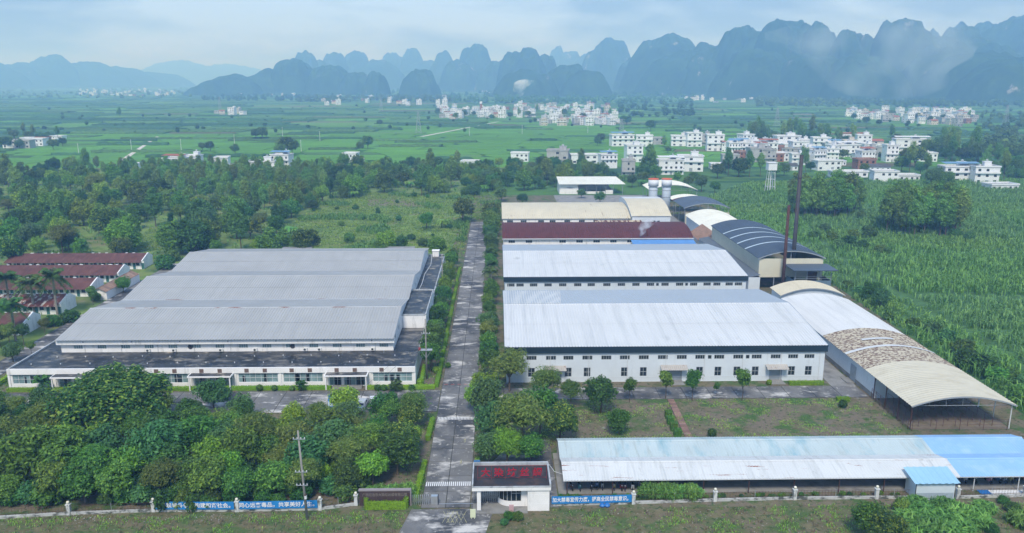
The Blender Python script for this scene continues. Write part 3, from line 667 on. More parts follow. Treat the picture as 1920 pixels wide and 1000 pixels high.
# ---------------------------------------------------------------- white warehouses A and B (right of the road)
def px_to_x(px, y, z): # where a wall feature seen at px stands on the wall y
    d = ray(px, 400); return d[0] / d[1] * y
def warehouse(label, x0, x1, y0, y1, ze, zr, upx, lpx, small, doors, split=None, base=0):
    t = thing('white_warehouse', label, 'warehouse', ((x0 + x1) / 2, (y0 + y1) / 2, 0))
    ops = []; wl = []
    def px2u(px, z): 
        d = ray(px, 600); return d[0] / d[1] * y0 - x0
    for p in upx: u = px2u(p, 5); ops.append((u - 1.02, u + 1.02, 4.75, 5.65)); wl.append((ops[-1], 4))
    for p in small: u = px2u(p, 5); ops.append((u - .4, u + .4, 4.75, 5.6)); wl.append((ops[-1], 1))
    for p in lpx: u = px2u(p, 2); ops.append((u - .7, u + .7, 1.15, 3.1)); wl.append((ops[-1], 2))
    dl = []
    for p, w_ in doors: u = px2u(p, 1); dl.append((u - w_ / 2, u + w_ / 2, 0.02, 2.9)); ops.append(dl[-1])
    sd = [(5 + k * 7, 7 + k * 7, 4.6, 5.5) for k in range(5)]
    b = MB(); b.walls(x0, x1, y0, y1, 0, ze, front=ops, left=sd, right=sd); gable_walls(b, x0, x1, y0, y1, ze, zr, y0 + (y1 - y0) * .52); b.build('wall', blue_wall, t)
    for o, n in wl:
        window(t, o[1] - o[0], o[3] - o[2], x0 + (o[0] + o[1]) / 2, y0, o[2], 0, n, 2 if n == 2 else 1, mat('grey_window_frame', (.33, .36, .38), .1), glass, .12, bar=.08)
    left_windows(t, x0, y1, sd); side_windows(t, x1, y0, sd)
    for a, c, z0, z1 in dl:
        db = MB(); db.box(x0 + a + .02, x0 + c - .02, y0 + .12, y0 + .16, .02, 2.88); d_ = db.build('door', mat('grey_shutter', (.30, .34, .37), .1, 1), t)
        db = MB()
        for k in range(12): db.box(x0 + a + .05, x0 + c - .05, y0 + .10, y0 + .12, .1 + k * .23, .14 + k * .23)
        db.build('shutter_ribs', MATS['grey_shutter'], d_)
        cb = MB(); xa, xb = x0 + a - .9, x0 + c + .9
        cb.corr((xa, y0 - 1.7, 3.0), (xb, y0 - 1.7, 3.0), (xb, y0 - .02, 3.55), (xa, y0 - .02, 3.55), .4, .05); cb.build('canopy', mat('stained_canopy_sheet', (.42, .40, .37), .1, .6, .7, stains=[((.17, .07, .05), .60, .68, (2.2, .8, .8))]), t)
        for xx in (xa + .1, xb - .1): cb = MB(); cb.tube((xx, y0 - 1.5, 3.02), (xx, y0 - .02, 2.3), .04, n=5); cb.build('canopy_strut', frame_w, t)
        cb = MB(); cb.add([(x0 + a, y0 - .01, .02), (x0 + c, y0 - .01, .02), (x0 + c + .3, y0 - 2, .02), (x0 + a - .3, y0 - 2, .02), (x0 + a, y0 - .01, .3), (x0 + c, y0 - .01, .3)], [(2, 3, 4, 5), (3, 0, 4), (1, 2, 5)]); cb.build('ramp', concrete_grey, t)
    b = MB(); b.box(x0 - .35, x1 + .35, y0 - .42, y0 - .012, ze - 1.38, ze - .08); b.build('fascia', navy, t)
    b = MB(); b.box(x0 - .03, x1 + .03, y0 - .05, y0 - .006, 0, .1)
    b.box(x0 + .02, x1 - .02, y0 - .04, y0 - .004, .95, 1.02); b.build('plinth_trim', frame_w, t)
    for k in range(9): downpipe(t, x0 + 1 + k * (x1 - x0 - 2) / 8, y0 - .08, 0, ze - 1.4)
    for x in (x0 - .42, x1 + .36):   # blue verge trim
        yr = y0 + (y1 - y0) * .52; b = MB()
        b.add([(x, y0 - .4, ze - .35), (x, yr, zr - .2), (x, yr, zr + .14), (x, y0 - .4, ze + .02), (x + .06, y0 - .4, ze - .35), (x + .06, yr, zr - .2), (x + .06, yr, zr + .14), (x + .06, y0 - .4, ze + .02)], [(0, 1, 2, 3), (7, 6, 5, 4), (3, 2, 6, 7), (0, 3, 7, 4)])
        b.add([(x, yr, zr - .2), (x, y1 + .4, ze - .35), (x, y1 + .4, ze + .02), (x, yr, zr + .14), (x + .06, yr, zr - .2), (x + .06, y1 + .4, ze - .35), (x + .06, y1 + .4, ze + .02), (x + .06, yr, zr + .14)], [(0, 1, 2, 3), (7, 6, 5, 4), (3, 2, 6, 7)])
        b.build('verge_trim', mat('blue_trim', (.05, .13, .22), .1), t)
    yr = y0 + (y1 - y0) * .52
    if split:
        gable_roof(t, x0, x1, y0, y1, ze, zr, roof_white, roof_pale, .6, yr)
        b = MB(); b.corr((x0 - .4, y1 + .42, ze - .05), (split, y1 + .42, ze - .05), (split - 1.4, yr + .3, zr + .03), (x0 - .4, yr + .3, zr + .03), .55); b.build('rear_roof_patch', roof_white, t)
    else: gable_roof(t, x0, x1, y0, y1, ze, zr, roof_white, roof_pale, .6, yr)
    return t
warehouse('big white-roofed warehouse with two rows of windows facing the lawn', 1.8, 66.4, 152.6, 196, 7.7, 10.0,
          [997, 1034, 1067, 1103, 1139, 1174, 1210, 1246, 1282, 1317, 1353, 1389, 1424, 1460, 1493, 1524], [997, 1067, 1103, 1174, 1210, 1317, 1352, 1388, 1423, 1492, 1524], [1335, 1407], [(1043, 2.4), (1267, 3.6), (1462, 2.6)], 16)
warehouse('white-roofed warehouse with one visible window row behind the big white-roofed one', 2.1, 68.2, 211.2, 254, 7.6, 9.9,
          [958, 975, 1000, 1027, 1054, 1082, 1107, 1136, 1163, 1190, 1217, 1244, 1271, 1297, 1322, 1340, 1363, 1380], [], [1230, 1284], [])

# ---------------------------------------------------------------- brown and cream vaulted workshops
t = thing('brown_vaulted_workshop', 'white workshop with a rusty brown barrel roof and blue lean-to', 'workshop', (35, 286, 0))
def pxu(px, y0, x0): d = ray(px, 450); return d[0] / d[1] * y0 - x0
ops = [(pxu(920 + p * .25, 273, 2.3) - 1.15, pxu(920 + p * .25, 273, 2.3) + 1.15, 4.3, 5.3) for p in (158, 287, 540, 667, 795, 921, 1049)]
b = MB(); b.walls(2.3, 68, 273, 300, 0, 6, front=ops)
for x in (2.3, 68): b.add([(x, 273 + 27 * j / 12, 6 + 2.6 * (1 - (j / 6 - 1) ** 2)) for j in range(13)], [tuple(range(13))])
b.build('wall', white_wall, t)
for a, c, z0, z1 in ops: window(t, c - a, z1 - z0, 2.3 + (a + c) / 2, 273, z0, 0, 3, 1)
b = MB(); b.vault('x', 1.9, 68.6, 272.4, 300.6, 5.95, 2.7, .75, .07, 12); b.build('roof', roof_brown, t)
b = MB(); b.box(1.9, 68.6, 272.1, 272.38, 5.75, 6.0); b.build('gutter', frame_w, t)
b = MB(); b.vault('y', 272.3, 300.7, 68.5, 68.9, 5.9, .05, 2, .0, 2); 
b = MB(); b.corr((46.5, 267.4, 4.9), (68.4, 267.4, 4.9), (68.4, 272, 5.5), (46.5, 272, 5.5), .6, .05); b.build('lean_to_roof', mat('bright_blue_sheet', (.10, .26, .55), .1, .5, .5), t)

t = thing('cream_vaulted_workshop', 'workshop with a weathered cream barrel roof and taller curved end bay', 'workshop', (35, 331, 0))
ops = [(pxu(920 + p * .25, 313.5, 2.5) - 1.2, pxu(920 + p * .25, 313.5, 2.5) + 1.2, 4.2, 5.3) for p in (145, 247, 377, 463, 572, 681, 789)]
b = MB(); b.walls(2.5, 53.5, 313.5, 349, 0, 6, front=ops)
b.add([(2.5, 313.5 + 35.5 * j / 12, 6 + 3 * (1 - (j / 6 - 1) ** 2)) for j in range(13)], [tuple(range(13))])
b.build('wall', white_wall, t)
for a, c, z0, z1 in ops: window(t, c - a, z1 - z0, 2.5 + (a + c) / 2, 313.5, z0, 0, 3, 1)
b = MB(); b.vault('x', 2.0, 53.4, 312.9, 349.6, 5.95, 3.1, .9, .09, 12)
b.build('roof', mat('cream_roof_with_rusty_ribs', (.58, .53, .40), .07, .2, .6, .25, stains=[((.20, .11, .07), .66, .72, (1.1, .12, .2), 3)]), t)
b = MB(); b.walls(53.5, 68.6, 311, 346, 0, 7.2, front=[(8.4, 11, 3.2, 5.4)])
pr = [(311 + 35 * j / 12, 7.2 + 4.0 * (1 - (1 - j / 7) ** 2) if j <= 7 else 11.2 - 1.5 * ((j - 7) / 5) ** 2) for j in range(13)]
for x in (53.5, 68.6): b.add([(x, y, z) for y, z in pr] + [(x, 346, 7.2)], [tuple(range(14))])
b.build('end_bay_wall', blue_wall, t); window(t, 2.6, 2.2, 53.5 + 9.7, 311, 3.2, 0, 2, 2)
for nm, x_, y_, m_ in (('end_bay_roof', 0, 7, roof_cream), ('end_bay_crown', 7, 12, roof_white)):
    b = MB()
    for j in range(x_, y_):
        (ya, za), (yb, zb) = pr[j], pr[j + 1]; b.corr((53.1, ya - (.4 if j == 0 else 0), za + .03), (69, ya - (.4 if j == 0 else 0), za + .03), (69, yb, zb + .03), (53.1, yb, zb + .03), .8, .06)
    b.build(nm, m_, t)
b = MB(); b.vault('x', 38.5, 57, 306.8, 312.2, 4.3, .5, .95, .14, 6, z1=5.4)
b.build('rusty_canopy', mat('rust_striped_sheet', (.50, .42, .30), .1, .4, .7, stains=[((.14, .06, .04), .48, .54, (1.0, .1, .1), 2)]), t)
b = MB(); b.box(38.5, 57, 306.5, 306.8, 4.0, 4.35); b.build('canopy_edge', mat('blue_edge', (.15, .30, .50), .1), t)
for x in (39, 45, 51, 56.5): b = MB(); b.tube((x, 307, 0), (x, 307, 4.2), .09, n=6); b.build('post', grey_metal, t)

# open white shed behind
t = thing('open_white_shed', 'white shed with open middle bay standing among trees behind the workshops', 'shed', (50, 430, 0))
b = MB(); b.walls(33.5, 43.5, 424, 440, 0, 5.4, front=[(4, 7.2, 3.1, 3.6)]); b.walls(58, 62, 424, 440, 0, 2.2); b.face((43.5, 439.5), (1, 0), 0, 5.4, 18.5); b.face((43.5, 425), (1, 0), 0, 1.4, 14.5)
b.build('wall', white_wall, t)
b = MB(); b.corr((33, 422, 5.5), (68.5, 422, 5.5), (66, 441, 7.4), (33, 441, 7.4), .9, .07); b.build('roof', roof_ivory, t)
for x in (48, 53, 58, 62, 67): b = MB(); b.tube((x, 423, 0), (x, 423, 5.5), .11, n=6); b.build('post', grey_metal, t)

# twin scrubber towers
for i, x in enumerate((70.6, 76.6)):
    t = thing('scrubber_tower', ['pale grey round tower with wide orange-rimmed drum, beside the cream end bay', 'pale grey round tower with orange-rimmed drum, farther from the cream end bay'][i], 'tower', (x, 358, 0))
    b = MB(); b.lathe([(1.95, 0), (1.95, 12.2), (1.75, 12.6), (1.75, 12.9)], x, 358, 24); b.build('shaft', mat('tower_grey', (.50, .57, .64), .06, .3, .5), t, True)
    b = MB(); b.lathe([(2.3, 12.9), (2.3, 16.0)], x, 358, 28); b.build('drum', mat('tower_white', (.66, .70, .74), .05, .3, .5), t, True)
    b = MB(); b.lathe([(2.4, 16.0), (2.4, 16.3), (1.6, 16.32), (1.6, 16.05)], x, 358, 28); b.build('rim', mat('orange_rim', (.62, .16, .07), .1, .5), t)
    b = MB(); b.tube((x - 2.1, 357, 0), (x - 2.1, 357, 12.8), .14, n=6); b.build('pipe', grey_metal, t)
    for z in (4, 8, 11): b = MB(); b.lathe([(2.02, z), (2.06, z + .05), (2.06, z + .2), (2.02, z + .25)], x, 358, 24); b.build('band', grey_metal, t)

# ---------------------------------------------------------------- vaulted sheds down the right side
def arched_shed(name, label, x0, x1, y0, y1, ze, rise, roofs, wall_m, wall_from=0, walls='lrfb', posts=0, fz=0, cat='shed', pitch=.8):
    t = thing(name, label, cat, ((x0 + x1) / 2, (y0 + y1) / 2, 0)); b = MB()
    arc = lambda y: [(x0 + (x1 - x0) * j / 12, y, ze + rise * (1 - (j / 6 - 1) ** 2)) for j in range(13)]
    if 'l' in walls: b.face((x0, y1), (0, -1), wall_from, ze, y1 - y0)
    if 'r' in walls: b.face((x1, y0), (0, 1), wall_from, ze, y1 - y0)
    if 'f' in walls: b.face((x0, y0), (1, 0), fz, ze, x1 - x0); b.add(arc(y0), [tuple(range(13))])
    if 'w' in walls: b.face((x0, y0), (1, 0), fz, ze - .15, x1 - x0)
    if 'b' in walls: b.face((x1, y1), (-1, 0), 0, ze, x1 - x0); b.add(arc(y1), [tuple(range(13))])
    if b.v: b.build('wall', wall_m, t)
    for i, (ya, yb, m_) in enumerate(roofs):
        r_ = MB(); r_.vault('y', ya - (.6 if ya == y0 else 0), yb + (.4 if yb == y1 else 0), x0 - .5, x1 + .5, ze, rise + .05, pitch, .07, 14); r_.build('roof', m_, t)
        e_ = MB()
        for j in range(14):
            t0, t1 = j / 14, (j + 1) / 14
            for yy in (ya - (.6 if ya == y0 else 0),):
                P = lambda q, dz: (x0 - .5 + (x1 - x0 + 1) * q, yy - .003, ze + (rise + .05) * (1 - (2 * q - 1) ** 2) + dz)
                e_.quad(P(t0, -.22), P(t1, -.22), P(t1, .05), P(t0, .05))
        if i == 0: e_.build('roof_edge', grey_metal, t)
    if posts:
        for k in range(posts):
            y = y0 + (y1 - y0) * k / max(1, posts - 1)
            for x in (x0, x1): p = MB(); p.tube((x, y, 0), (x, y, ze), .10, n=6); p.build('post', grey_metal, t)
            a = arc(y)
            tb = MB(); tb.path([(p_[0], p_[1], p_[2] - .12) for p_ in a], [.06] * 13, 5); tb.tube((x0, y, ze - .1), (x1, y, ze - .1), .05, n=5)
            for j in range(2, 11, 2): tb.tube((a[j][0], y, ze - .1), (a[j][0], y, a[j][2] - .12), .035, n=4)
            tb.build('truss', grey_metal, t)
    return t
tg = arched_shed('dark_vaulted_shed', 'tall cream-walled shed with dark blue barrel roof and four pale skylight strips', 75.8, 94.4, 224, 276, 9.6, 2.1, [(224, 276, roof_dark)], cream_wall, 3.2, 'lrbw', 0, 3.9)
for k, y in enumerate((236, 244, 252, 260)):
    b = MB(); b.vault('y', y, y + .9, 75.3, 94.9, 9.72, 2.15, .9, .0, 14); b.build('skylight_strip', mat('pale_skylight', (.45, .55, .62), .05), tg)
b = MB(); b.box(75.6, 75.78, 223.9, 276, 9.35, 9.6); b.build('eave_band', dark_metal, tg)
for x in (75.9, 80.5, 85, 89.8, 94.3): b = MB(); b.tube((x, 224.3, 0), (x, 224.3, 11.2 if x not in (75.9, 94.3, 80.5, 89.8) else 9.6), .12, n=6); b.build('post', grey_metal, tg)
b = MB(); b.walls(72.4, 75.7, 222, 280, 0, 4.4); b.build('lean_to_wall', blue_wall, tg); b = MB(); b.corr((72.1, 280, 4.3), (72.1, 222, 4.3), (75.75, 222, 5.0), (75.75, 280, 5.0), .7); b.build('lean_to_roof', roof_slate, tg)

t = thing('boiler_house', 'blue-grey ribbed steel box with open gallery and flat slate roof under the stacks', 'boiler house', (89, 220, 0))
b = MB()
for (A, B_) in (((83.8, 217), (94.2, 217)), ((94.2, 217), (94.2, 223.5)), ((83.8, 223.5), (83.8, 217))): b.corr((A[0], A[1], 0), (B_[0], B_[1], 0), (B_[0], B_[1], 4.6), (A[0], A[1], 4.6), .5, .05)
b.build('wall', mat('blue_grey_steel', (.13, .20, .27), .12, .4, .6), t)
b = MB(); b.box(82.9, 95.3, 215.4, 223.6, 7.7, 7.95); b.build('roof', roof_slate, t)
for x in (83.9, 87.3, 90.7, 94.1): b = MB(); b.tube((x, 217.1, 4.6), (x, 217.1, 7.7), .1, n=6); b.build('post', grey_metal, t)
for z in (5.2, 5.8): b = MB(); b.tube((83.9, 217, z), (94.1, 217, z), .05, n=5); b.build('rail', grey_metal, t)
b = MB(); b.lathe([(1.4, 0), (1.4, 6.4), (.5, 7.2)], 90, 220.5, 16); b.build('boiler', rust_metal, t)
def stack(x, y, h, r_, m_, label):
    t = thing('smokestack', label, 'smokestack', (x, y, 0))
    b = MB(); b.lathe([(r_ * 1.25, 0), (r_ * 1.1, h * .4), (r_, h)], x, y, 14); b.build('shaft', m_, t, True)
    for k in range(1, 6):
        z = h * k / 6; b = MB(); b.lathe([(r_ * 1.2, z), (r_ * 1.25, z + .1), (r_ * 1.2, z + .2)], x, y, 14); b.build('flange', m_, t)
    b = MB(); b.lathe([(r_ * 1.02, h), (r_ * 1.02, h + .02), (r_ * .8, h + .03), (r_ * .8, h - .4)], x, y, 14); b.build('mouth', dark_metal, t)
stack(86.2, 225.6, 39, .52, mat('dark_stack_steel', (.060, .058, .066), .2, .5, .6, stains=[((.11, .05, .04), .5, .7, (.4, .4, .08))]), 'tallest dark steel smokestack beside the boiler house')
stack(82.2, 221.5, 25.4, .40, rust_metal, 'shorter rust-brown smokestack beside the dark vaulted shed')
arched_shed('white_vaulted_shed', 'white barrel-roofed shed between the cream wall and dark vaulted shed', 77.6, 95, 279, 322, 5.6, 2.4, [(279, 322, roof_ivory)], blue_wall)
t = thing('tiled_side_roof', 'sloping brown-tan tiled roof beside the white barrel-roofed shed', 'roof', (76, 285, 0))
b = MB(); b.corr((73.0, 298, 3.0), (73.0, 272, 3.0), (77.9, 272, 6.4), (77.9, 298, 6.4), .5, .08); b.build('roof', roof_tan, t); b = MB(); b.walls(73.3, 77.4, 272.3, 297.8, 0, 3.0); b.build('wall', white_wall, t)
arched_shed('slate_vaulted_shed', 'open slate-roofed barrel shed with a cream front wall', 79, 97.5, 331, 352, 7.2, 2.0, [(331, 352, roof_slate)], cream_wall, 0, '', 3)
b = MB(); b.box(79, 97.4, 329.6, 329.9, 0, 5.4); b.build('cream_screen_wall', cream_wall, label='plain cream wall in front of the slate-roofed barrel shed', cat='wall')
arched_shed('small_vaulted_shed', 'small brown and white barrel roof behind the slate-roofed shed', 82, 97, 362, 376, 5.2, 1.4, [(362, 368, roof_brown), (368, 376, roof_ivory)], blue_wall, 0, '', 2)
arched_shed('far_white_vault', 'open white barrel-roofed shed behind the twin round towers', 76, 99, 392, 412, 6.4, 2.6, [(392, 412, roof_ivory)], blue_wall, 0, '', 3)
arched_shed('tan_vaulted_shed', 'short tan barrel roof between the boiler house and long arched shed', 74, 90, 199.5, 207, 5.2, 1.9, [(199.5, 207, roof_cream)], blue_wall)
tj = arched_shed('long_arched_shed', 'long arched shed with white, rust-patched and cream roof lengths, open at its near end', 72.4, 90.0, 128.9, 196.5, 4.6, 1.7,
    [(128.9, 146.5, roof_warm), (146.5, 155.4, roof_rusty), (155.4, 167.5, roof_rusty), (167.5, 196.5, roof_white)], blue_wall, 0, '', 0)
for p_, m_ in ((0, 0),):
    b = MB(); b.face((72.4, 196), (0, -1), 0, 4.5, 53); b.face((90, 143), (0, 1), 0, 4.5, 53); b.face((90, 196.5), (-1, 0), 0, 4.6, 17.6); b.face((72.4, 143), (1, 0), 0, 4.55, 17.6); b.build('wall', blue_wall, tj)
b = MB(); b.face((72.36, 196), (0, -1), 0, .9, 53); b.build('plinth', concrete_grey, tj)
for y in (151, 166, 183):
    b = MB(); b.box(72.28, 72.34, y, y + 2.4, .2, 3.4); b.build('door', mat('grey_shutter', (.3, .34, .37)), tj)
    b = MB(); b.box(70.6, 72.2, y - .3, y + 2.8, .02, .22); b.build('step', concrete_grey, tj)
b = MB(); b.vault('y', 155.0, 156.0, 71.85, 90.55, 4.72, 1.76, .95, 0, 14); b.build('skylight_strip', roof_white, tj)
b = MB()
for j in range(4, 9):
    f = lambda q: (71.9 + 18.6 * q, 4.6 + 1.75 * (1 - (2 * q - 1) ** 2) + .16)
    (xa, za), (xb, zb) = f(j / 14), f((j + 1) / 14); b.quad((xa, 159.6, za), (xb, 159.6, zb), (xb, 160.6, zb), (xa, 160.6, za))
b.build('skylight_strip', roof_white, tj)
for k, y in enumerate((129, 133.6, 138.3, 143)):
    arc = [(72.4 + 17.6 * j / 12, y, 4.6 + 1.7 * (1 - (j / 6 - 1) ** 2)) for j in range(13)]
    for x in (72.4, 90.0): p = MB(); p.tube((x, y, 0), (x, y, 4.6), .10, n=6); p.build('post', frame_w if x > 80 else rust_metal, tj)
    tb = MB(); tb.path([(p_[0], p_[1], p_[2] - .14) for p_ in arc], [.06] * 13, 5); tb.tube((72.4, y, 4.45), (90, y, 4.45), .05, n=5)
    for j in range(2, 11, 2): tb.tube((arc[j][0], y, 4.45), (arc[j][0], y, arc[j][2] - .14), .035, n=4)
    tb.build('truss', grey_metal, tj)
# drying racks inside the open end
for i in range(7):
    x = 74.4 + i * 2.2; t = thing('drying_rack', 'rusty iron drying rack row standing under the open end of the arched shed', 'rack', (x, 136, 0), 'drying racks in the open shed')
    for k in range(6): b = MB(); b.tube((x, 130 + k * 2.3, 0), (x, 130 + k * 2.3, 1.7), .05, n=5); b.build('upright', rust_metal, t)
    b = MB(); b.tube((x, 130, 1.65), (x, 141.5, 1.65), .045, n=5); b.build('rail', rust_metal, t)
b = thing('wire_fence', 'rusty post and wire fence round the open end of the arched shed', 'fence', (72, 136, 0))
for k in range(9): q = MB(); q.tube((72.0, 129 + k * 1.75, 0), (72.0, 129 + k * 1.75, 2.1), .05, n=5); q.build('post', rust_metal, b)
for k in range(5): q = MB(); q.tube((72.4 + k * 4.2, 128.3, 0), (72.4 + k * 4.2, 128.3, 2.1), .05, n=5); q.build('post', rust_metal, b)
for z in (.5, 1.1, 1.7, 2.05): q = MB(); q.path([(72, 143, z), (72, 128.3, z), (89.5, 128.3, z)], [.02] * 3, 4); q.build('wire', rust_metal, b)

# ---------------------------------------------------------------- motorbike shed along the front
t = thing('bike_shed', 'long twin-gabled open shed roofed in white and blue sheets, sheltering motorbikes', 'shed', (47, 114, 0))
for (xa, xb, mf, mb_, tagn) in ((9.6, 68.6, roof_blotch, roof_aqua, 0), (68.55, 84.8, roof_blue, roof_blue, 1)):
    dz = .03 * tagn
    for (y0, yr, y1, m_) in ((107.0, 111.0, 113.9, mf), (113.7, 118.2, 120.8, mb_)):
        b = MB(); b.corr((xa, y0, 2.55 + dz), (xb, y0, 2.55 + dz), (xb, yr, 3.45 + dz), (xa, yr, 3.45 + dz), .45, .045); o = b.build('roof', m_, t)
        b = MB(); b.corr((xa, y1, 2.75 + dz), (xb, y1, 2.75 + dz), (xb, yr, 3.45 + dz), (xa, yr, 3.45 + dz), .45, .045); b.build('rear_roof', m_, t)
        b = MB(); b.prism([(yr - .22, 3.44 + dz), (yr, 3.56 + dz), (yr + .22, 3.44 + dz)], xa, xb, 'x'); b.build('ridge_cap', m_, o)
    b = MB(); b.box(xa, xb, 107.0, 107.06, 2.42 + dz, 2.54 + dz); b.build('eave_beam', frame_w, t)
for k in range(12):
    x = 10.2 + k * 6.75
    for y in (107.4, 113.8, 120.3): b = MB(); b.tube((x, y, 0), (x, y, 2.55), .07, n=6); b.build('post', rust_metal if k < 9 else frame_w, t)
    b = MB(); b.tube((x, 107.2, 2.5), (x, 120.5, 2.55), .05, n=5); b.build('beam', rust_metal, t)
b = MB(); b.box(9.7, 84.7, 120.9, 121.05, 0, 2.2); b.build('rear_wall', concrete_grey, t)

t = thing('blue_roofed_hut', 'small pale hut with light blue ribbed roof in front of the bike shed', 'hut', (63.8, 106.4, 0))
b = MB(); b.walls(60.9, 66.6, 104.9, 107.9, 0, 2.9); b.add([(60.9, 104.9, 2.9), (60.9, 107.9, 2.9), (60.9, 107.9, 3.5)], [(0, 1, 2)]); b.add([(66.6, 104.9, 2.9), (66.6, 107.9, 2.9), (66.6, 107.9, 3.5)], [(0, 1, 2)]); b.face((66.6, 107.9), (-1, 0), 2.9, 3.5, 5.7); b.build('wall', mat('pale_hut_panel', (.58, .66, .72), .05, .5), t)
b = MB(); b.corr((60.4, 104.4, 2.88), (67.1, 104.4, 2.88), (67.1, 108.2, 3.62), (60.4, 108.2, 3.62), .95, .08); b.build('roof', mat('sky_blue_sheet', (.30, .52, .68), .05, .3, .5), t)
b = MB(); b.corr((61.0, 104.87, 0), (66.5, 104.87, 0), (66.5, 104.87, 1.2), (61.0, 104.87, 1.2), .3, .03); b.build('lower_cladding', mat('grey_blue_cladding', (.35, .43, .50), .05), t)
b = MB(); b.tube((60.85, 104.85, 0), (60.85, 104.85, 2.85), .06, n=6); b.build('downpipe', dark_metal, t)

# ---------------------------------------------------------------- dormitory rows and tiled house at far left
def dorm(x0, x1, y0, y1, m_, label, nwin):
    t = thing('dormitory_row', label, 'dormitory', ((x0 + x1) / 2, (y0 + y1) / 2, 0))
    L_ = x1 - x0; st = L_ / nwin; ops = []; dr = []
    for k in range(nwin):
        u = st * k + .6; ops.append((u, u + 1.1, 1.2, 2.2)); dr.append((u + 1.7, u + 2.6, .03, 2.1))
    b = MB(); b.walls(x0, x1, y0, y1, 0, 2.75, front=ops + dr); yr = y0 + (y1 - y0) * .62; gable_walls(b, x0, x1, y0, y1, 2.75, 4.3, yr); b.build('wall', white_wall, t)
    for q in ops: window(t, 1.1, 1.0, x0 + (q[0] + q[1]) / 2, y0, q[2], 0, 2, 1, frame_d, glass)
    for q in dr: d_ = MB(); d_.box(x0 + q[0] + .02, x0 + q[1] - .02, y0 + .1, y0 + .14, .03, 2.08); d_.build('door', green_door, t)
    b = MB(); sl = 1.55 / (yr - y0)
    b.corr((x0 - .3, y0 - 1.2, 2.78 - 1.2 * sl), (x1 - .25, y0 - 1.2, 2.78 - 1.2 * sl), (x1 - .25, yr, 4.33), (x0 - .3, yr, 4.33), .5, .07); b.build('roof', m_, t)
    b = MB(); b.corr((x0 - .3, y1 + .4, 2.7), (x1 - .25, y1 + .4, 2.7), (x1 - .25, yr, 4.33), (x0 - .3, yr, 4.33), .5, .07); b.build('rear_roof', m_, t)
    b = MB(); b.add([(x1 - .26, y0 - .1, 2.9), (x1 - .26, yr, 4.55), (x1 - .26, y1 + .1, 2.95), (x1 + .06, y0 - .1, 2.9), (x1 + .06, yr, 4.55), (x1 + .06, y1 + .1, 2.95), (x1 - .26, y0 - .1, 2.6), (x1 - .26, y1 + .1, 2.6), (x1 + .06, y0 - .1, 2.6), (x1 + .06, y1 + .1, 2.6)], [(0, 1, 4, 3), (1, 2, 5, 4), (3, 4, 5, 9, 8), (7, 2, 1, 0, 6), (0, 3, 8, 6)]); b.build('gable_coping', white_wall, t)
    rg = random.Random(int(y0)); 
    for k in range(int(L_ / 2.2)):
        if rg.random() < .6: x = x0 + 1 + k * 2.2; b = MB(); b.box(x, x + rg.uniform(.5, 1.2), yr - .2, yr + .2, 4.36, 4.46); b.build('ridge_tile', white_wall, t)
dorm(-158, -114.5, 254, 262, roof_faded, 'rearmost white dormitory row with brown ribbed roof by the grassy slope', 16)
dorm(-160, -114.5, 237, 245, roof_faded, 'second dormitory row from the grassy slope, brown roof', 15)
dorm(-158, -114.8, 220.5, 228.5, roof_faded, 'third brown-roofed dormitory row, level with the tan tiled house', 14)
dorm(-150, -114.0, 203, 211, roof_flake, 'white dormitory row with flaking brown and white roof behind the palms', 12)
dorm(-150, -113.5, 185.5, 193, roof_faded, 'short brown-roofed dormitory row beside the side lane and hedge', 12)
t = thing('tiled_house', 'low white house with tan tiled roof beside the side lane', 'house', (-110.6, 227, 0))
b = MB(); b.walls(-112.6, -108.6, 217, 238, 0, 2.5); b.build('wall', white_wall, t)
b = MB(); b.add([(-112.6, 217, 2.5), (-108.6, 217, 2.5), (-110.6, 217, 3.5)], [(0, 1, 2)]); b.build('gable', white_wall, t)
me1 = MB(); me1.box(-1.3, 1.3, -.34, .34, -.04, .04); me_t = me1.mesh('tile_course', roof_tan)
for k in range(31):
    for s in (-1, 1):
        o = link('tile_course', me_t, t, (s * 1.05, -10.2 + k * .68, 2.98 + (k % 2) * .02)); o.rotation_euler = (0, s * R(26), 0)
for z, s in ((1.2, .35), (1.2, .35)): pass
window(t, .7, .5, -111.2, 217, 1.3, 0, 1, 1, frame_d, glass, -.02)

# ================================================================ gatehouse, gate, fences, banners
def text_mesh(body, size, m, ext=.02, bold=.0, sx=1):
    c = bpy.data.curves.new('lettering', 'FONT'); c.body = body; c.size = size; c.extrude = ext; c.align_x = 'CENTER'; c.align_y = 'CENTER'; c.offset = bold; c.resolution_u = 3
    o = bpy.data.objects.new('lettering', c); COL.objects.link(o); bpy.context.view_layer.update()
    me = bpy.data.meshes.new_from_object(o.evaluated_get(bpy.context.evaluated_depsgraph_get()))
    bpy.data.objects.remove(o); bpy.data.curves.remove(c)
    me.materials.clear(); me.materials.append(m); me.name = 'lettering'; return me
def lettering(body, size, m, parent, loc, width=None, **k):
    o = link('lettering', text_mesh(body, size, m, **k), parent, Vector(loc) - OFF[parent.name]); o.rotation_euler = (R(90), 0, 0)
    if width: o.scale = (width / max(.01, o.dimensions.x), 1, 1)
    return o
red = mat('red_sign_letters', (.36, .012, .03), .08, 1, .5)
t = thing('gatehouse', 'white gatehouse with dark flat roof carrying red lettering', 'gatehouse', (2, 106, 0))
b = MB(); b.walls(4.2, 7.3, 103.0, 109.4, 0, 3.3)
for z in (1.1, 2.5): b.box(4.25, 7.25, 102.985, 103.02, z, z + .03)
b.build('wall', white_wall, t)
b = MB(); n = 10; pts = [(-.0 + 1.9 * (1 - math.cos(math.pi / 2 * i / n)), 105.6 - 1.5 * math.sin(math.pi / 2 * i / n)) for i in range(n + 1)] + [(4.2, 104.1)]
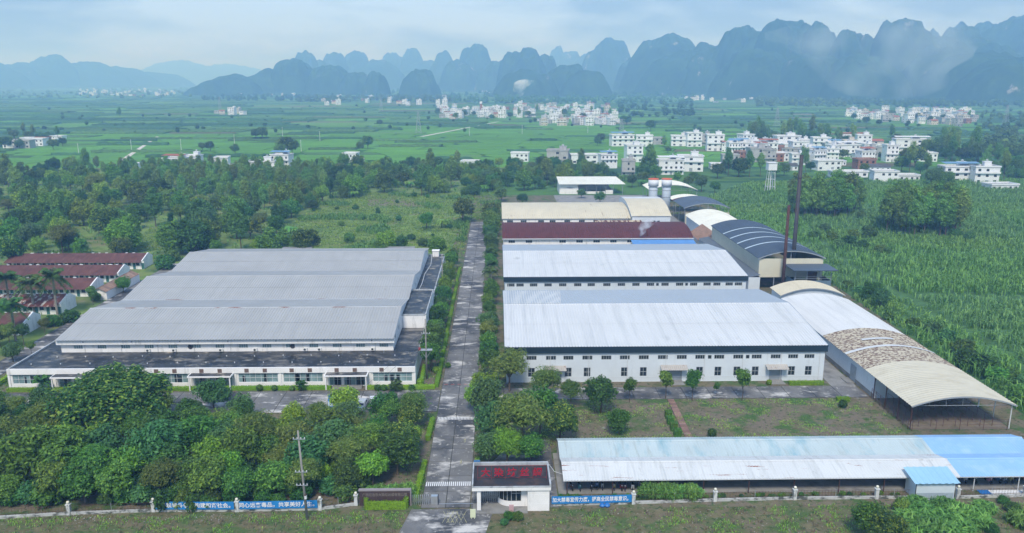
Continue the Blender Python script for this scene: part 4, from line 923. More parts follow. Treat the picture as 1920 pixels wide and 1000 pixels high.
for i in range(len(pts) - 1):
    (xa, ya), (xb, yb) = pts[i], pts[i + 1]; b.quad((xa, ya, 0), (xb, yb, 0), (xb, yb, 1.0), (xa, ya, 1.0)); b.quad((xa, ya, 2.75), (xb, yb, 2.75), (xb, yb, 3.3), (xa, ya, 3.3))
b.quad((0, 105.6, 0), (0, 109.4, 0), (0, 109.4, 3.3), (0, 105.6, 3.3)); b.quad((0, 109.4, 0), (4.2, 109.4, 0), (4.2, 109.4, 3.3), (0, 109.4, 3.3)); b.box(3.3, 4.2, 104.09, 104.15, 1.0, 2.75)
b.build('guard_room_wall', white_wall, t)
b = MB()
for i in range(len(pts) - 1):
    (xa, ya), (xb, yb) = pts[i], pts[i + 1]
    if xb > 3.4: xb = 3.3
    b.quad((xa + .05, ya + .06, 1.0), (xb + .05, yb + .06, 1.0), (xb + .05, yb + .06, 2.75), (xa + .05, ya + .06, 2.75))
gw = b.build('guard_window', glass, t)
b = MB()
for xx, yy in [pts[0], pts[3], pts[6], pts[8], (1.9, 104.1), (2.6, 104.1), (3.3, 104.1)]: b.box(xx - .03, xx + .03, yy - .01, yy + .05, 1.0, 2.75)
b.box(1.9, 3.3, 104.07, 104.12, 2.2, 2.26); b.build('window_mullion', frame_w, gw)
b = MB(); b.box(-3.7, 7.5, 102.8, 109.7, 3.3, 3.75); rf = b.build('roof_slab', white_wall, t)
b = MB(); b.box(-3.6, 7.4, 103.02, 109.6, 3.752, 3.80); b.build('roofing', mat('dark_roof_felt', (.035, .032, .034), .3, .6, .6, stains=[((.075, .05, .045), .45, .6, (.4, .4, .4)), ((.02, .03, .045), .55, .7, (.3, .3, .3))]), rf)
b = MB(); b.box(-3.7, 7.5, 109.5, 109.72, 3.75, 4.3); b.box(-3.72, -3.5, 102.82, 109.5, 3.75, 4.3); b.box(7.3, 7.52, 102.82, 109.5, 3.75, 4.3); b.box(-3.5, 7.3, 102.82, 103.0, 3.75, 3.95); b.build('parapet', mat('stained_parapet', (.42, .45, .47)), rf)
b = MB(); b.box(-3.0, -2.45, 103.1, 103.6, 0, 3.3); b.build('column', white_wall, t)
b = MB(); b.box(-3.6, 4.2, 102.3, 105, .02, .16); b.build('step', concrete_grey, t)
b = MB(); b.path([(7.4, 109.6, 4.2), (8.4, 109, 3.0), (9.8, 108.8, 2.6)], [.03] * 3, 5); b.build('cable', frame_w, t)
ts = thing('roof_sign', 'red five-character sign on a thin red frame on the gatehouse roof', 'sign', (2, 105.2, 3.8))
for i, ch in enumerate('大染坊丝绸'): lettering(ch, 1.4, red, ts, (-1.75 + i * 1.86, 104.9, 5.0), ext=.04, bold=.022)
rm = mat('red_frame_paint', (.22, .035, .04), .1)
for z in (4.1, 5.95):
    b = MB(); b.tube((-2.9, 105.22, z), (7.0, 105.22, z), .03, n=5); b.build('rail', rm, ts)
for k in range(6): b = MB(); b.tube((-2.9 + k * 1.98, 105.22, 3.8), (-2.9 + k * 1.98, 105.22, 5.85), .03, n=5); b.tube((-2.9 + k * 1.98, 105.22, 5.7), (-2.9 + k * 1.98, 106.8, 3.8), .025, n=5); b.build('upright', rm, ts)
b = MB(); b.box(1.55, 2.2, 102.0, 102.2, .1, 1.5); o = b.build('notice_stand', mat('pink_board', (.55, .36, .38), .05), label='pink notice board stand in front of the guard room window', cat='notice board')
b = MB(); b.box(-3.9, -3.15, 101.0, 101.12, .25, 1.5); b.box(-3.8, -3.7, 101.02, 101.1, 0, .25); b.box(-3.35, -3.25, 101.02, 101.1, 0, .25)
b.build('notice_board', mat('pale_yellow_board', (.62, .66, .45), .05), label='pale yellow notice board beside the gatehouse column', cat='notice board')
for x, z, lab, m_, y in ((-3.4, 1.6, 'green and white sign board by the crossing between roadside trees', 'green_board', 133.4), (-3.3, 1.7, 'blue and white sign board by the road behind the gatehouse', 'blue_board', 115.5)):
    ts = thing('road_sign', lab, 'sign', (x, y, 0)); b = MB(); b.tube((x - .3, y, 0), (x - .3, y, z), .03, n=5); b.tube((x + .3, y, 0), (x + .3, y, z), .03, n=5); b.build('post', grey_metal, ts)
    b = MB(); b.box(x - .5, x + .5, y - .04, y, z - 1.2, z); b.build('panel', paint_w, ts); b = MB(); b.box(x - .5, x + .5, y - .05, y - .041, z - .45, z); b.build('header', mat(m_, (.03, .20, .17) if m_[0] == 'g' else (.03, .17, .42), .05), ts)
# folding gate
def folding_gate(x0, x1, y, label, box):
    t = thing('folding_gate', label, 'gate', ((x0 + x1) / 2, y, 0)); n = int((x1 - x0 - (1.0 if box else 0)) / .28)
    for k in range(n):
        x = x0 + k * .28; b = MB()
        for yy in (y - .22, y + .22): b.tube((x, yy, .08), (x, yy, 1.45), .03, n=5); b.tube((x, yy, .25), (x + .28, yy, 1.25), .014, n=4); b.tube((x, yy, 1.25), (x + .28, yy, .25), .014, n=4)
        b.tube((x, y - .22, 1.45), (x, y + .22, 1.45), .035, n=5); b.build('gate_section', steel, t)
    if box:
        b = MB(); b.box(x1 - 1.05, x1 - .12, y - .3, y + .3, .12, 1.42); b.build('drive_unit', steel, t); b = MB(); b.box(x1 - .12, x1, y - .32, y + .32, .1, 1.5); b.build('end_plate', dark_metal, t)
        for s in (-.2, .2): b = MB(); b.lathe([(.09, 0), (.09, .08)], 0, 0, 10); o = link('wheel', b.mesh('wheel', dark_metal), t, (x1 - .6 - OFF[t.name].x, s, .1)); o.rotation_euler = (R(90), 0, 0)
folding_gate(-12.3, -8.6, 105.1, 'open stainless folding gate beside the brown name wall', True)
folding_gate(-3.5, .3, 105.8, 'folded stainless gate stacked under the gatehouse portico', False)
b = MB(); b.box(-8.6, -3.5, 105.0, 105.1, .11, .125); b.build('gate_rail', steel, label='thin steel gate rail laid across the road', cat='rail')
t = thing('name_wall', 'dark brown stone name wall with faded company lettering behind a clipped hedge', 'wall', (-16.3, 105.2, 0))
granite = mat('brown_granite', (.070, .046, .048), .15, 1.2, .5, .3, orand=.12)
for i in range(9):
    for j in range(3):
        b = MB(); dx = 7.3 / 9; x = -19.95 + i * dx; b.box(x + .006, x + dx - .006, 104.85, 105.3, j * .78 + .006, (j + 1) * .78 - .006); b.build('stone_panel', granite, t)
b = MB(); b.box(-20.05, -12.55, 104.8, 105.4, 2.34, 2.5); b.build('coping', mat('grey_coping', (.28, .25, .26), .1), t)
b = MB(); b.box(-19.94, -12.66, 104.9, 105.25, 0, 2.33); b.build('core', joint, t); b = MB(); b.box(-12.64, -12.5, 104.8, 105.4, 0, 2.34); b.build('end_trim', MATS['grey_coping'], t)
faint = mat('faded_letters', (.19, .165, .15), .2, 2, .6)
lettering('广西河池市大染坊丝绸有限公司', .52, faint, t, (-16.3, 104.84, 1.72), 6.4, ext=.01, bold=.008)
hedge(-18.9, 104.0, -13.2, 104.0, .7, 1.15, 'bright green clipped hedge in front of the brown name wall', seed=3)
for x in (-18.9, -13.2): hedge(x, 104.0, x, 104.75, .6, 1.5, 'taller clipped hedge end beside the brown name wall', 'hedge ends at the name wall', seed=int(-x))
# fence with ball-topped posts
post_m = mat('mouldy_white_post', (.58, .60, .60), .1, 1.5, .85, stains=[((.16, .17, .16), .52, .66, (1.5, 1.5, .6))])
plinth_m = mat('mouldy_white_plinth', (.46, .47, .46), .15, 1, .85, stains=[((.09, .10, .09), .48, .6, (.8, .8, 1.5))])
def fence_post(x, y, label, group):
    t = thing('fence_post', label, 'post', (x, y, 0), group); b = MB(); b.box(-.24, .24, -.24, .24, 0, 1.55); link('shaft', b.mesh('shaft', post_m), t)
    b = MB(); b.box(-.32, .32, -.32, .32, 1.55, 1.66); link('cap', b.mesh('cap', post_m), t)
    b = MB(); b.lathe([(.06, 1.66), (.08, 1.72), (.19, 1.82), (.22, 1.95), (.17, 2.08), (.02, 2.14)], 0, 0, 12); link('ball', b.mesh('ball', mat('cream_ball', (.72, .70, .58), .1), smooth=True), t)
def fence_run(pts, label, rods=True):
    t = thing('boundary_fence', label, 'fence', (pts[0][0], pts[0][1], 0))
    for (xa, ya), (xb, yb) in zip(pts, pts[1:]):
        d = Vector((xb - xa, yb - ya, 0)); L_ = d.length; d /= L_; s = Vector((-d.y, d.x, 0)) * .14; A = Vector((xa, ya, 0)) + d * .26; B = Vector((xb, yb, 0)) - d * .26
        b = MB(); b.add([A - s, B - s, B + s, A + s] + [v + Vector((0, 0, .42)) for v in (A - s, B - s, B + s, A + s)], [(0, 1, 5, 4), (1, 2, 6, 5), (2, 3, 7, 6), (3, 0, 4, 7), (4, 5, 6, 7)]); b.build('plinth', plinth_m, t)
        b = MB(); n = int(L_ / .45)
        for k in range(n): p = A.lerp(B, (k + .5) / n); b.tube(p + Vector((0, 0, .42)), p + Vector((0, 0, 1.45)), .012, n=4)
        for z in (.6, 1.4): b.tube(A + Vector((0, 0, z)), B + Vector((0, 0, z)), .02, n=4)
        if rods: b.build('wire_mesh', rust_metal, t)
        m_ = A.lerp(B, .5); b = MB(); b.tube(m_, m_ + Vector((0, 0, 1.6)), .035, n=5); b.build('stay', grey_metal, t)
FL = [(-84, 101), (-60.6, 103.3), (-49.0, 103.9), (-37.1, 103.7), (-25.4, 103.9), (-20.5, 105.1)]
FRt = [(19.6, 104.7), (31.6, 105.2), (43.4, 105.5), (55.5, 105.5), (60.6, 105.4)]
FR2 = [(67.4, 105.3), (77.7, 105.7), (89, 106)]
fence_run(FL, 'low mouldy wall with wire mesh below the tree grove'); fence_run(FRt, 'low mouldy wall with wire mesh before the bike shed, from banner to hut'); fence_run(FR2, 'low mouldy wall with wire mesh beyond the blue-roofed hut'); fence_run([(7.6, 104.4), (19.4, 104.7)], 'low mouldy plinth under the blue banner beside the gatehouse', False)
for p in FL[1:]: fence_post(*p, 'white ball-topped fence post standing along the tree grove', 'fence posts along the grove')
for p in FRt[:-1]: fence_post(*p, 'white ball-topped fence post standing before the bike shed', 'fence posts before the bike shed')
for p in FR2[:2]: fence_post(*p, 'white ball-topped fence post beyond the blue-roofed hut', 'fence posts beyond the hut')
ban = mat('blue_banner', (.02, .21, .55), .08, .6, .6, stains=[((.03, .28, .60), .5, .8, (.5, .5, 1))]); wl = mat('white_banner_letters', (.78, .80, .82), .03)
def banner(x0, y0, x1, y1, z0, z1, body, label, width):
    t = thing('banner', label, 'banner', ((x0 + x1) / 2, (y0 + y1) / 2, 0)); a = math.atan2(y1 - y0, x1 - x0); b = MB(); n = 24; L_ = math.hypot(x1 - x0, y1 - y0)
    V = []; rg = random.Random(int(x0)); 
    for i in range(n + 1):
        w_ = .02 * math.sin(i * 1.3) + rg.uniform(-.01, .01); sg = .03 * math.sin(math.pi * i / n) 
        V += [(-L_ / 2 + L_ * i / n, w_, z0 + rg.uniform(-.01, .01)), (-L_ / 2 + L_ * i / n, w_, z1 - sg), (-L_ / 2 + L_ * i / n, w_ + .015, z0), (-L_ / 2 + L_ * i / n, w_ + .015, z1 - sg)]
    b.add(V, [(4 * i, 4 * i + 4, 4 * i + 5, 4 * i + 1) for i in range(n)] + [(4 * i + 2, 4 * i + 3, 4 * i + 7, 4 * i + 6) for i in range(n)]); o = link('cloth', b.mesh('cloth', ban), t); o.rotation_euler = (0, 0, a)
    l_ = link('lettering', text_mesh(body, (z1 - z0) * .66, wl, ext=.004, bold=.012), t, (0, -.07, (z0 + z1) / 2)); l_.rotation_euler = (R(90), 0, a); l_.scale = (width / max(.1, l_.dimensions.x), 1, 1)
banner(-48.6, 103.62, -37.45, 103.4, .5, 1.72, '参与禁毒斗争，构建和谐社会。', 'blue cloth banner half covered by branches, left of the joining fence post', 10.7)
banner(-36.7, 103.4, -25.7, 103.62, .5, 1.72, '同心远离毒品，共享美好人生。', 'blue cloth banner behind the tall concrete pole, with white slogan', 10.6)
banner(7.7, 104.1, 19.3, 104.42, .45, 1.65, '加大禁毒宣传力度，提高全民禁毒意识。', 'blue cloth banner with white slogan right beside the gatehouse', 11.0)
t = thing('blue_bundle', 'crumpled blue plastic bundle hanging below the gatehouse-side banner', 'bundle', (15.4, 104.1, 0)); 
for k, x in enumerate((15.0, 15.7)): b = MB(); b.lathe([(.1, .05), (.38, .12), (.44, .3), (.3, .48), (.08, .55)], x, 103.95, 9); b.build('bag', mat('blue_plastic', (.03, .16, .45), .2, 3, .4), t)
# concrete utility poles
pole_m = mat('concrete_pole', (.27, .26, .24), .12, 1, .9)
def cross_arms(t, x, y, zs, dirx=1):
    for z, L_ in zs:
        b = MB(); b.box(x - L_ / 2, x + L_ / 2, y - .26, y - .19, z, z + .09); a = b.build('cross_arm', grey_metal, t)
        for k in range(4):
            xx = x - L_ / 2 + .1 + (L_ - .2) * k / 3; b = MB(); b.lathe([(.03, z + .09), (.07, z + .14), (.04, z + .2), (.07, z + .25), (.02, z + .34)], xx, y - .225, 8); b.build('insulator', frame_w, a)
def pole(x, y, h, label, zs, lean=0):
    t = thing('utility_pole', label, 'pole', (x, y, 0)); b = MB(); b.tube((x, y, 0), (x + lean, y, h), .19, .12, 12); b.build('shaft', pole_m, t, True); cross_arms(t, x + lean * .7, y, zs); return t
t = pole(-26.7, 101.4, 13.4, 'tall concrete utility pole standing before the blue banner', [(12.2, 1.7), (7.3, 1.7), (5.3, 1.6)], -.5)
b = MB(); b.lathe([(.2, 3.2), (.2, 3.7)], -26.75, 101.4, 12); b.build('painted_band', paint_w, t); b = MB(); b.lathe([(.2, 3.72), (.2, 3.9)], -26.75, 101.4, 12); b.build('painted_band', rust_metal, t)
t = pole(-14.5, 154.8, 12.9, 'concrete utility pole at the factory corner carrying a small platform', [(9.8, 1.8), (6.2, 2.6)])
b = MB(); b.box(-15.7, -13.3, 154.3, 155.4, 6.3, 6.4); b.build('platform', grey_metal, t); b = MB(); b.tube((-14.5, 154.7, 4.6), (-15.6, 154.7, 6.3), .04, n=5); b.tube((-14.5, 154.7, 4.6), (-13.4, 154.7, 6.3), .04, n=5); b.build('brace', grey_metal, t)
b = MB(); b.box(-16.0, -15.6, 154.4, 154.9, 6.4, 6.9); b.build('switch_box', mat('red_box', (.3, .06, .06), .1), t)
pole(-15.6, 222, 11.5, 'slender concrete pole beside the rear black roof of the factory', [(10.6, 1.2)])
# wires between poles
def wire(A, B, sag, label, n=10):
    b = MB(); A, B = Vector(A), Vector(B); P = [A.lerp(B, i / n) - Vector((0, 0, sag * 4 * (i / n) * (1 - i / n))) for i in range(n + 1)]; b.path(P, [.018] * (n + 1), 4)
    b.build('power_line', dark_metal, label=label, cat='wire', group='power lines between the poles')
for dx in (-.7, .7): wire((-27.1 + dx, 101.2, 12.45), (-14.5 + dx, 154.6, 10.1), 1.2, 'thin dark power line strung from the fence pole to the factory corner pole'); 
for dx in (-.7, .7): wire((-14.5 + dx, 154.6, 10.1), (-15.6 + dx * .6, 221.8, 10.8), 1.0, 'thin dark power line strung along the side of the factory')

# ---------------------------------------------------------------- motorbikes
tyre = mat('tyre_rubber', (.02, .02, .022), .1)
def bike(x, y, rz, m_, label):
    t = thing('motorbike', label, 'motorbike', (x, y, .05), 'motorbikes under the shed', rz)
    def part(b, nm, mm, p=t): return link(nm, b.mesh(nm, mm), p)
    for yy in (-.62, .62):
        b = MB(); b.lathe([(.15, -.05), (.27, -.06), (.3, 0), (.27, .06), (.15, .05)], 0, 0, 14); o = part(b, 'wheel', tyre); o.location = (0, yy, .3); o.rotation_euler = (0, R(90), 0)
        b = MB(); b.lathe([(.02, -.035), (.14, -.03), (.14, .03), (.02, .035)], 0, 0, 10); link('rim', b.mesh('rim', grey_metal), o)
    b = MB(); b.prism([(.35, .35), (.75, .55), (.8, .78), (.2, .72), (-.1, .45), (-.35, .38), (-.3, .28), (.2, .26)], -.16, .16, 'x'); part(b, 'body', m_)
    b = MB(); b.prism([(.8, .80), (.1, .75), (.05, .82), (.4, .88), (.78, .88)], -.14, .14, 'x'); part(b, 'seat', tyre)
    b = MB(); b.prism([(-.38, .35), (-.5, .85), (-.42, 1.0), (-.34, .95), (-.3, .4)], -.22, .22, 'x'); part(b, 'leg_shield', m_)
    b = MB(); b.tube((-.33, -.44, 1.02), (.33, -.44, 1.02), .025, n=6); b.tube((0, -.62, .3), (0, -.42, 1.0), .035, n=6); hb = part(b, 'handlebar', dark_metal)
    for s in (-.28, .28): b = MB(); b.tube((s, -.44, 1.02), (s * 1.15, -.42, 1.24), .012, n=4); b.box(s * 1.15 - .06, s * 1.15 + .06, -.44, -.41, 1.22, 1.30); link('mirror', b.mesh('mirror', dark_metal), hb)
    b = MB(); b.lathe([(.02, 0), (.09, .02), (.09, .06)], 0, 0, 10); o = part(b, 'headlamp', frame_w); o.location = (0, -.56, .9); o.rotation_euler = (R(90), 0, 0)
cols = dict(red=(.20, .025, .03), blue=(.03, .12, .30), black=(.02, .02, .022), white=(.6, .62, .64), silver=(.35, .37, .39), maroon=(.11, .03, .05), yellow=(.5, .42, .10), pink=(.5, .22, .25), teal=(.04, .22, .26), orange=(.45, .14, .05), brown=(.14, .07, .05))
rg = random.Random(8)
bl = [(1070, 'brown'), (1085, 'teal'), (1108, 'black'), (1119, 'blue'), (1128, 'silver'), (1149, 'yellow'), (1162, 'red'), (1170, 'maroon'), (1184, 'white'), (1202, 'pink')]
for i, (px, cn) in enumerate(bl):
    x, y = gp(px, 913); bike(x, y - .6 + rg.uniform(-.3, .3), R(rg.uniform(-14, 14)), mat(cn + '_bike_paint', cols[cn], .08, 2, .3, .5), f'{cn} motorbike parked under the white end of the shed near the gatehouse')
for i, (px, cn) in enumerate([(1801, 'white'), (1816, 'black'), (1844, 'pink'), (1862, 'blue'), (1873, 'silver'), (1886, 'yellow'), (1899, 'maroon'), (1912, 'orange')]):
    x, y = gp(px, 898); bike(x, y - .9 + rg.uniform(-.3, .3), R(rg.uniform(-14, 14)), mat(cn + '_bike_paint', cols[cn], .08, 2, .3, .5), f'{cn} motorbike parked under the blue end of the shed past the hut')
# a sheet of plastic and boards on the ground past the hut
t = thing('plastic_sheeting', 'white and blue plastic sheeting spread on the ground past the hut', 'sheeting', (78, 104.2, 0))
b = MB(); b.box(73.2, 84, 106.4, 107.4, .06, .14); b.build('white_sheet', paint_w, t); b = MB(); b.box(71.6, 73.4, 106.3, 107.5, .06, .13); b.build('blue_sheet', MATS['blue_plastic'], t)

# ---------------------------------------------------------------- cars in the front yard
def car(x, y, rz, m_, label, van=False):
    t = thing('parked_car', label, 'car', (x, y, .1), 'cars parked in the front yard', rz)
    def part(b, nm, mm, p=t, **k): return link(nm, b.mesh(nm, mm, **k), p)
    hz = 1.75 if van else 1.45; pr = [(-2.1, .3), (-2.15, .65), (-2.0, .88), (-1.05, .98), (-.45, hz), (1.35, hz), (1.95, 1.0), (2.1, .9), (2.12, .35)] if not van else [(-2.0, .3), (-2.05, .8), (-1.75, 1.0), (-1.2, hz), (1.9, hz), (2.0, 1.0), (2.0, .3)]
    b = MB(); n = len(pr)
    for (u, ww) in ((0, .80), (1, .80)): pass
    V = []
    for sx in (-1, 1):
        for yy, zz in pr: V.append((sx * (.86 if zz < 1.0 else .70), yy, zz))
    b.add(V, [(i, (i + 1) % n, n + (i + 1) % n, n + i) for i in range(n)] + [tuple(range(n))[::-1], tuple(range(n, 2 * n))]); part(b, 'body', m_)
    b = MB(); ya, yb = (-1.0, -.5) if not van else (-1.68, -1.22); b.quad((-.74, ya - .02, 1.02), (.74, ya - .02, 1.02), (.64, yb - .02, hz - .06), (-.64, yb - .02, hz - .06)); part(b, 'windscreen', glass)
    b = MB(); yc, yd = (1.93, 1.42) if not van else (2.01, 1.93); b.quad((-.7, yc + .02, 1.04), (.7, yc + .02, 1.04), (.62, yd + .02, hz - .07), (-.62, yd + .02, hz - .07)); part(b, 'rear_window', glass)
    for s in (-1, 1):
        for (p, q) in ((-.75, .25), (.33, 1.4)):
            b = MB(); b.quad((s * .845, p, 1.03), (s * .845, q, 1.03), (s * .715, q - (.1 if q > 1 else 0), hz - .09), (s * .715, p + .25 if p < 0 else p, hz - .09)); part(b, 'side_window', glass)
        for yy in (-1.3, 1.3):
            b = MB(); b.lathe([(.18, -.1), (.3, -.11), (.32, 0), (.3, .11), (.18, .1)], 0, 0, 16); o = part(b, 'wheel', tyre); o.location = (s * .78, yy, .32); o.rotation_euler = (0, R(90), 0)
            b = MB(); b.lathe([(.02, -.115), (.18, -.11), (.18, .11), (.02, .115)], 0, 0, 10); link('rim', b.mesh('rim', grey_metal), o)
        b = MB(); b.box(s * .62 - .16, s * .62 + .16, -2.17, -2.08, .62, .76); part(b, 'headlight', frame_w); b = MB(); b.box(s * .66 - .12, s * .66 + .12, 2.0, 2.13, .7, .86); part(b, 'tail_light', red)
gx, gy = gp(622, 768); car(gx, gy + .6, R(10), mat('blue_car_paint', (.02, .15, .35), .05, 1, .25, .5), 'blue van parked in the yard beside the leafy grove', True)
gx, gy = gp(702, 764); car(gx, gy + .6, R(14), mat('white_car_paint', (.7, .72, .74), .03, 1, .25, .5), 'white car parked nearest the round trees by the road')
gx, gy = gp(684, 766); car(gx - .6, gy - .2, R(-6), mat('silver_car_paint', (.42, .45, .47), .03, 1, .25, .5), 'silver car beside the white one, half hidden by trees')
# dog-sized topiary and hedges come with the planting

# ================================================================ planting in the compound
hedge(-96.5, 149.7, -71, 149.7, .9, .75, 'bright clipped hedge along the factory front, at its far end from the road', seed=21)
hedge(-66.5, 149.7, -58.5, 149.7, .9, .75, 'bright clipped hedge between two factory entrances, beside the great tree', seed=22)
hedge(-55.5, 149.7, -33.0, 149.7, .9, .75, 'bright clipped hedge between the middle and road-side factory entrances', seed=23)
hedge(-25.8, 149.7, -12.4, 149.7, .9, .75, 'bright clipped hedge turning the factory corner to the road', seed=24)
YS = [(150.2, 166), (168.5, 184), (186, 206), (208, 232), (236, 252)]
NM = ['at the factory corner', 'by the first pair of round trees', 'beside the tall black-roofed block', 'along the middle of the rear annex', 'at the far end of the rear annex']
for (a, c), n_ in zip(YS, NM): hedge(-12.2, a, -12.0, c, .8, .8, 'bright clipped hedge lining the road ' + n_, seed=int(a))
hedge(-15.4, 151, -15.6, 162, .7, .7, 'short bright hedge between factory corner and concrete pole', seed=31)
hedge(-12.1, 105.8, -11.7, 118, .8, .7, 'bright hedge strip along the road just inside the folding gate', seed=32)
hedge(-11.9, 126, -11.7, 134, .8, .9, 'bright hedge strip along the road below the second crossing', seed=33)
hedge(-3.4, 112.5, -3.3, 118.5, .7, .7, 'short bright hedge on the road edge behind the gatehouse', seed=34)
hedge(58.6, 150.3, 65.6, 150.3, .9, .8, 'bright clipped hedge at the corner of the big white warehouse', seed=35)
hedge(-100.2, 152, -101.0, 210, .9, .9, 'long bright hedge beside the left side lane', seed=36)
hedge(-106, 108, -102.5, 146, .9, .9, 'bright hedge beside the side lane near the grove', seed=38)
for (px, py, s, lb) in ((862, 0, 0, ''),): pass
def ball(x, y, s, label, mk='lime', group=None):
    t = thing('topiary_ball', label, 'topiary', (x, y, 0), group); rg = np.random.default_rng(abs(int(x * 7 + y))); d = unit(rg.normal(size=(420, 3)))
    V, Q = leaf_quads(d * s * rg.uniform(.93, 1.03, (420, 1)) + np.array([0, 0, s]), d + rg.normal(size=d.shape) * .4, .12, .6, rg); V2, Q2 = core_np(s * .9, s * .9, s, 3)
    link('foliage', mesh_np('foliage', *join((V, Q), (V2, Q2)), LM[mk]), t); b = MB(); b.tube((0, 0, 0), (0, 0, s), .05, n=5); link('stem', b.mesh('stem', bark), t)
for (px, py, s, lb, mk) in ((818, 700, .75, 'lime topiary ball in the bed at the factory corner', 'lime'), (788, 722, .7, 'lime topiary ball beside the corner pole', 'lime'), (930, 712, .8, 'bright topiary ball under the trees right of the road', 'lime'), (1580, 765, .8, 'dark topiary ball at the lawn corner near the arched shed', 'dark'), (1335, 820, .8, 'dark topiary ball on the lawn behind the bike shed', 'dark'), (840, 690, .6, 'small round bush in the bed beside the road hedge', 'mid'), (1442, 722, .55, 'small lime ball beside the warehouse end door', 'lime')):
    x, y = gp(px, py); ball(x, y, s, lb, mk)
for k, (px, py) in enumerate(((1253, 784), (1257, 795), (1263, 807), (1270, 819))):
    x, y = gp(px, py); hedge(x - .6, y, x + .6, y, 1.2, 1.5, ['first clipped block bush beside the brick footpath, nearest the warehouse', 'second clipped block bush beside the brick footpath', 'third clipped block bush beside the brick footpath', 'last clipped block bush beside the brick footpath, nearest the bike shed'][k], mk='mid', seed=60 + k, name='clipped_bush')
x, y = gp(1580, 752); hedge(x - 1.2, y, x + 1.2, y, 1, .8, 'short bright hedge block at the lawn corner by the concrete lane', seed=70)
# the grove left of the gate
grove = poly([(-100, 105.3), (-22, 106.3), (-14, 113), (-14, 131), (-58, 131), (-60, 136), (-100, 136)])
tree('great', -67, 131, 1.12, 'great dome-shaped dark tree with pale leaf tips rising over the grove', name='great_tree', var=0, sz=.95)
GL = dict(broad='dense dark broadleaf tree in the grove behind the fence', dense='round dense tree in the grove behind the fence', feather='olive feathery tree in the grove behind the fence', fresh='bright green tree in the grove behind the fence', mango='dark tree with pale leaf tips in the grove behind the fence')
def grove_label(k, x, y, s):
    lk = dict(broad='dark broadleaf tree', dense='round dense tree', feather='olive feathery tree', fresh='bright green tree', mango='pale-tipped dark tree')[k]
    sz = 'tall ' if s > 1.08 else 'low ' if s < .8 else ''
    pl = ('beside the great dome-shaped tree' if math.hypot(x + 67, y - 131) < 14 else 'by the name wall end of the grove' if x > -26 and y < 118 else 'along the road edge of the grove' if x > -22 else 'behind the bush-covered banner' if y < 113 and -50 < x < -37 else 'behind the banner at the concrete pole' if y < 113 and x > -37
          else 'along the yard edge of the grove' if y > 123 and x > -58 else 'by the side lane end of the grove' if x < -84 else 'over the bare mesh fence' if y < 113 else 'in the middle of the grove')
    return sz + lk + ' ' + pl
gt = [p for p in scatter(105, grove, -100, -12, 106, 137, 4.0, 4) if math.hypot(p[0] + 66, p[1] - 131) > 7 and not (-36 < p[0] < -26 and p[1] > 133) ]
for x, y in gt:
    k = RG.choices(['broad', 'dense', 'feather', 'fresh', 'mango'], [3, 2, 5, 2.4, .8])[0]; s = RG.uniform(.92, 1.25) * (.8 if y < 110 else 1.0 if y < 122 else .72 if x > -58 else .85) * (.85 if k == 'mango' else 1)
    tree(k, x, y, s, grove_label(k, x, y, s), 'trees of the grove behind the fence', name={'feather': 'feathery_tree'}.get(k, 'grove_tree'))
for i, (x, y) in enumerate(scatter(70, grove, -98, -20, 105.2, 114, 2.3, 9)): tree('bush', x, y, RG.uniform(.9, 1.4), 'leafy shrub under the grove trees ' + ('beside the name wall' if x > -26 else 'behind the banners' if x > -50 else 'along the bare mesh fence' if x > -75 else 'toward the side lane'), 'shrubs under the grove', name='shrub', cat='shrub')
x, y = gp(572, 925); tree('lime', x + 1, y + 3, 1.1, 'bright lime-green bush at the grove edge by the name wall', name='lime_bush', cat='shrub')
for k, (px, py, s) in enumerate(((608, 905, 1.2), (655, 915, 1.2))): x, y = gp(px, py); tree('lime', x, y, s * .8, 'yellow-green bush beside the tall reeds', 'yellow-green bushes at the reeds', name='lime_bush', cat='shrub')
for k in range(6): tree('reed', -18.6 + k * 1.05, 107.2 + (k % 2) * .6, .62, 'tall reed clump growing behind the brown name wall', 'reeds behind the name wall', name='reed_clump', cat='reeds', sz=.85)
for x, s in ((-47.5, 1.2), (-45.2, 1.0), (-43.6, 1.1), (-41.5, .9), (-31.6, .8)): tree('bush', x, 104.9, s, 'bush hanging over the top of a blue banner', 'bushes hanging over the banners', name='shrub', cat='shrub')
x, y = gp(405, 765); tree('dense', x, y - 1, 1.05, 'round dark blue-green tree beside the factory middle entrance', var=1)
for k, (px, s) in enumerate(((80, 1.0), (302, .9), (565, .75), (742, .8))):
    x, y = gp(px, 733); tree('fanpalm', x, y, s, ['fan palm before the far end of the factory front', 'fan palm rising behind the great tree', 'small fan palm at the factory hedge by the middle entrance', 'small fan palm at the factory hedge near the road corner'][k], name='fan_palm', cat='palm')
for px, s in ((487, .5), (515, .45), (708, .5), (720, .5), (772, .5), (548, .4)): x, y = gp(px, 733); ball(x, y, s * 1.3, 'small clipped bush in the hedge line of the factory front', 'mid', 'clipped bushes at the factory front')
